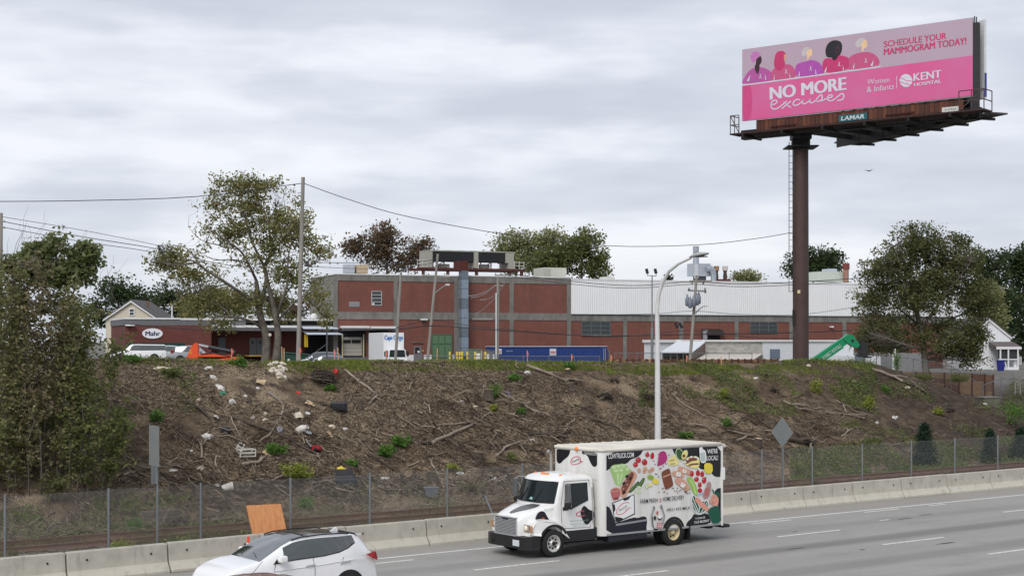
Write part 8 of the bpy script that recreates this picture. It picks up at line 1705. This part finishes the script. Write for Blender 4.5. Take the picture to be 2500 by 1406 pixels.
    for i, (dx, dy) in enumerate(((-12, -8), (0, -12), (10, -4), (-4, 2), (14, 6), (4, 8), (-10, 8), (18, -10), (22, 2), (10, 14))):
        bag(('pale stone, topmost in the rubble spill', 'pale stone high in the rubble spill', 'broad pale stone in the rubble spill', 'middle pale stone of the rubble spill', 'lower pale stone of the rubble spill', 'pale stone low in the rubble spill', 'lone pale stone at the rubble spill edge', 'pale stone near the crest end of the rubble spill', 'pale stone at the far rubble spill edge', 'lowest pale stone of the rubble spill')[i], 672+dx, 902+dy, 13, P('rubble', (205, 195, 180), .9), (1.1, .9, .7), name='rubble_stone', cat='stone')
    sheet('flat tan cardboard square above the white plate', 758, 988, 30, 14, CARD, .5); sheet('flat pale cardboard sheet beside the white plate', 727, 1018, 28, 12, P('card2', (206, 196, 176)), .1); sheet('tan plank slab below the rubble spill', 637, 935, 22, 12, CARD, -.4, 'plank_scrap', 'plank'); sheet('short pale wood slat right of the white tank', 806, 1064, 8, 16, P('slat', (196, 172, 140)), .3, 'plank_scrap', 'plank'); sheet('white thin strip above the white bucket', 530, 1189, 18, 5, WPL, .2, 'white_strip', 'scrap'); sheet('white foam block alone on the chip slope', 528, 1025, 14, 8, WPL, .4, 'foam_block', 'foam', .1); sheet('dark flat plate among the brush uphill of the cab', 1274, 1093, 26, 9, mat('dark_plate', (.05, .05, .06), .5), .1, 'dark_plate', 'plate'); sheet('grey flat plate beside the straight bough', 1241, 964, 16, 12, P('gplate', (105, 105, 110)), .5, 'grey_plate', 'plate'); sheet('white curved shell behind the fence left of the cab', 1203, 1174, 22, 5, WPL, .1, 'white_shell', 'scrap', .05, .08); sheet('grey weathered board leaning under the red scrap', 672, 972, 10, 30, P('wboard', (120, 112, 102)), .5, 'weathered_board', 'board')
    # white plate and lid
    for px, py, w, lab, m in ((751, 1016, 14, 'round white plate beside the pale cardboard', WPL), (753, 1063, 17, 'round grey lid beside the white gas tank', P('lidg', (165, 168, 168)))):
        p, e = lay(px, py); r = w/2/F*p.y; o = thing('litter_disc', lab, 'disc', p+Vector((0, -.05, .09))); o.rotation_euler = e; MB().lathe([(r*.75, .015), (r, .03), (r, .045), (r*.75, .03)], 18).build('rim', m, o); MB().lathe([(r*.74, .012), (r*.2, .03)], 16).build('disc', P('disc%d' % px, (200, 200, 196)), o)
    # television
    p, e = lay(823, 1006); k = p.y/F; o = thing('television', 'old black box television lying on the bank', 'television', p+Vector((0, 0, .05)), -.25); w, h = 18*k, .34
    MB().box(-w, w, -.02, .45, 0, h, .04).build('case', mat('tv_case', (.025, .026, .032), .4), o); MB().box(-w*.8, w*.8, .06, .4, h, h+.03, .01).build('screen', mat('tv_screen', (.05, .055, .07), .2), o); MB().box(-w*.9, w*.9, -.035, -.02, .05, h*.5).build('grille', BLACKP, o)
    # gas tank
    p, e = lay(735, 1058); o = thing('gas_tank', 'white propane gas tank lying on the bank', 'tank', p+Vector((0, 0, .16)), .6); o.rotation_euler = (.5, 1.1, .3); MB().lathe([(.06, -.26), (.13, -.22), (.155, -.12), (.155, .1), (.12, .18), (.05, .22)], 20).build('tank_body', WPL, o); MB().lathe([(.09, .2), (.10, .3)], 16, cap=False).build('collar', WPL, o); MB().lathe([(.03, .2), (.03, .27)], 8).build('valve', P('brass', (150, 120, 60)), o)
    # bucket
    p, e = lay(556, 1203); o = thing('bucket', 'white plastic bucket lying behind the chain link fence', 'bucket', p+Vector((0, 0, .17))); o.rotation_euler = (0, 1.35, .25); MB().lathe([(.13, -.2), (.165, .2), (.175, .2), (.175, .16), (.16, .15), (.125, -.2)], 20, cap=False).build('bucket_body', WPL, o); MB().lathe([(.13, -.2), (.13, -.195)], 18).build('base', WPL, o); MB().tube([(.17*math.cos(a), .17*math.sin(a)*.3, .2+.15*math.sin(a)) for a in np.linspace(0, PI, 9)], .006, 5).build('handle', GALV, o)
    # metal cage with a two-ring plate
    p, e = lay(601, 1118); o = thing('metal_cage', 'rusted white wire cage box with broken lid', 'cage', p+Vector((0, 0, .04)), .5); CW = P('cage_white', (205, 202, 190)); 
    for x in (-.30, .30):
        for y in (-.2, .2): MB().box(x-.02, x+.02, y-.02, y+.02, 0, .3).build('corner_post', CW, o)
    for z in (.02, .14, .28):
        for y in (-.2, .2): MB().box(-.3, .3, y-.012, y+.012, z-.02, z+.02).build('bar', CW, o)
        for x in (-.3, .3): MB().box(x-.012, x+.012, -.2, .2, z-.02, z+.02).build('bar', CW, o)
    for i in range(7): MB().box(-.27+i*.09, -.255+i*.09, -.19, .19, .03, .05).build('floor_wire', GALVD, o)
    p, e = lay(586, 1100); o = thing('ring_plate', 'pale plate with two round holes beside the wire cage', 'plate', p+Vector((0, 0, .08))); o.rotation_euler = e; o.rotation_euler.rotate_axis('Z', .9); MB().box(-.28, .28, -.14, .14, 0, .03, .01).build('slab', CW, o)
    for x in (-.13, .13): MB().lathe([(.085, .031), (.085, .035)], 16, (x, 0, 0)).build('hole', DARKIN, o)
    # red garden machine
    p, e = lay(768, 1104); o = thing('garden_machine', 'red and black garden machine thrown on the bank', 'machine', p+Vector((0, 0, .06)), -.6); o.scale = (.8, .8, .8); MB().box(-.05, .36, -.16, .16, 0, .2, .05).build('red_hood', P('mach_red', (170, 40, 50), .4), o); MB().box(.02, .3, -.11, .11, .2, .24, .02).build('grille', P('mach_red2', (130, 30, 38)), o); MB().box(-.32, -.03, -.12, .12, .0, .16, .04).build('motor', BLACKP, o); MB().tube([(-.2, 0, .15), (-.45, .05, .3), (-.65, .1, .5)], .025, 6).build('handle', P('hgrey', (150, 150, 155)), o)
    for y in (-.17, .17): MB().lathe([(.03, -.03), (.09, -.03), (.09, .03), (.03, .03)], 14, (.22, y, .05), 'y').build('wheel', TYRE, o)
    # black cushions
    p, e = lay(845, 1186); o = thing('cushion_seat', 'discarded dark grey armchair cushions behind the fence post', 'cushion', p+Vector((0, 0, .05)), .3); CU = mat('cushion', (.032, .032, .038), .8, bmp=.3)
    mb = MB(); mb.box(-.42, .42, -.2, .25, 0, .22, .09); mb.build('seat_cushion', CU, o); mb = MB(); mb.box(-.38, .38, -.08, .08, 0, .5, .07); b = mb.build('back_cushion', CU, o, (0, .25, .12)); b.rotation_euler = (-.6, 0, .1)
    # grey bin
    p, e = lay(1053, 1214); o = thing('storage_bin', 'grey plastic storage bin behind the chain link fence', 'bin', p, .15); m = MB(); GB = P('bin_grey', (105, 110, 118)); m.grid([[(x*a, y*a*.7, z) for x, y in ((-1, -1), (1, -1), (1, 1), (-1, 1))] for a, z in ((.22, 0), (.27, .36))], smooth=False, wrap=True); m.build('bin_wall', GB, o); MB().box(-.29, .29, -.21, .21, .36, .40, .012).build('lid', GB, o)
    # stumps
    CUT = P('cut_wood', (196, 172, 138), .9)
    for i, (px, py, r, h, lab) in enumerate(((1192, 976, .26, .45, 'broad sawn stump beside the upright green shrub'), (1163, 1122, .24, .32, 'old stump overgrown with weeds above the fence'), (1271, 938, .12, .14, 'small fresh cut stump near the crest shrub'), (1387, 910, .13, .2, 'pale cut stump under the crest weed'), (881, 1004, .07, .55, 'tall thin snag on the pale chip slope'), (1212, 1062, .16, .2, 'tilted cut stump in the brush pile'), (640, 1172, .1, .2, 'small stump above the plywood'), (1395, 950, .2, .3, 'splintered stump on the chip slope'), (1850, 1085, .18, .3, 'split stump near the diamond sign'))):
        p, e = lay(px, py); o = thing('stump', lab, 'stump', p-Vector((0, 0, .1)), i*.7); o.rotation_euler = (random.uniform(-.25, .25), random.uniform(-.25, .25), i); MB().lathe([(r*1.35, 0), (r*1.08, h*.35), (r, h), (r*.98, h+.1)], 11).build('stump_trunk', DARKB, o); MB().lathe([(r*.95, h+.101), (r*.9, h+.112)], 11).build('cut_face', CUT, o)
    # torn-up roots; at the crest the near-black clod also stands in for pit shade
    for i, (px, py, r, n, lab) in enumerate(((784, 924, .62, 60, 'big torn-up root mass hanging in the dark hole at the crest'), (1475, 972, .42, 34, 'round dark root ball on the chip slope'), (1580, 970, .40, 30, 'dark root ball just left of the lamp pole'), (1500, 932, .3, 24, 'tangled root clump uphill of the root balls'), (1890, 955, .3, 20, 'dark root clod on the mossy bank'), (1395, 935, .32, 26, 'splayed root clump below the container end'), (2320, 1003, .3, 18, 'dark hollow root clod on the right bank'))):
        g = np.random.default_rng(300+i); p, e = lay(px, py); o = thing('root_ball', lab, 'roots', p, 0, 'torn roots on the bank'); mb = MB(); mb.addbm(crumple(r*.75, i+5, (1.2, .9, .7), 2, .3), True); mb.build('earth_clod', mat('clod_dark', (.022, .017, .014), .95), o)
        d = g.normal(size=(n, 3)); d[:, 2] = np.abs(d[:, 2])*.5-.15; d[:, 1] -= .5; d /= np.linalg.norm(d, axis=1)[:, None]; V, Fc = sticks(d*r*.4, d, r*g.uniform(.6, 1.9, n), g.uniform(.008, .026, n), g, .22, 5, .3); tag(link_mesh('roots', fast_mesh('roots', V, Fc), [TWIGM], o), kind='stuff')
litter_things()
# ------------------------------------------------------------------ odd pieces at the right-hand end
def right_end():
    Y = Y_at(2412, 58.5); o = thing('concrete_block', 'mossy concrete footing block at the fence corner', 'block', W(2403, 1000, Y)-Vector((0, 0, 1.0)), ANG*.5); k = Y/F; MB().box(0, 46*k, 0, 1.2, .8, 1.0+28*k, .04).build('slab', mat('mossy', (.17, .165, .13), .95, col2=(.10, .11, .06), scale=2), o); MB().box(-.05, 48*k, -.05, 1.25, 1.0+28*k, 1.0+31*k, .02).build('cap', CONC, o)
    Y = Y_at(2462, 56.); o = thing('wood_post_pair', 'short mossy timber posts below the concrete block', 'posts', W(2455, 1025, Y)); k = Y/F
    for a in (0, 9): MB().box(a*k, (a+8)*k, 0, .2, -.6, 22*k, .02).build('timber_post', mat('mossy_wood', (.17, .15, .06), .95), o)
    Y = 88.; o = thing('ladder_rack', 'leaning pale ladder behind the chain link fence', 'ladder', W(2478, 962, Y)); k = Y/F
    for a, b in ((0, 3), (13, 14)): MB().bar((a*k, 0, 0), (b*k, .2, 54*k), .05).build('stile', P('lad', (128, 126, 120)), o)
    for i in range(6): z = (6+i*8)*k; MB().bar((.5*k, .05, z), (13.5*k, .05, z), .03).build('rung', P('lad', (128, 126, 120)), o)
right_end()
def old_ties():
    t0 = 47.9
    for i, (a, b, z, dt) in enumerate(((330, 450, .1, 0), (345, 470, .1, .3), (335, 460, .32, .12), (420, 560, .08, .5), (352, 440, .52, .2))):
        s0, s1 = s_at(a, t0+dt), s_at(b, t0+dt); x, y = st(s0, t0+dt); o = MB().box(0, s1-s0, 0, .24, 0, .2, .02).build('old_tie', TIEM, loc=(x, y, z), rotz=ANG+random.uniform(-.05, .05))
        tag(o, ('lowest old rail tie stacked behind the rectangular sign', 'second old rail tie in the stack behind the rectangular sign', 'upper old rail tie in the stack behind the rectangular sign', 'lone old rail tie lying right of the stacked ties', 'topmost old rail tie in the stack behind the rectangular sign')[i], 'rail tie')
old_ties()
# give the barrier segments that something singles out a label of their own
def name_barriers():
    seg = [x for x in bpy.data.objects if x.parent is None and x.name.startswith('concrete_barrier')]
    def near(px): 
        s = s_at(px, 40.2); return min(seg, key=lambda x: abs(x.location.x*D[0]+x.location.y*D[1]+SEG/2-s))
    for px, lab in ((377, 'concrete barrier segment before the rectangular road sign'), (606, 'concrete barrier segment with the traffic cone standing at its foot'), (690, 'concrete barrier segment under the leaning plywood sheet'), (930, 'concrete barrier segment just behind the white suv tail'), (1215, 'concrete barrier segment next to the bent brace post'), (1910, 'concrete barrier segment before the diamond warning sign'), (1800, 'concrete barrier segment just behind the dairy truck tail')):
        o = near(px)
        if not o.get('own'): o['label'] = lab; o['own'] = 1
    for o in seg:
        if 'own' in o: del o['own']
name_barriers()
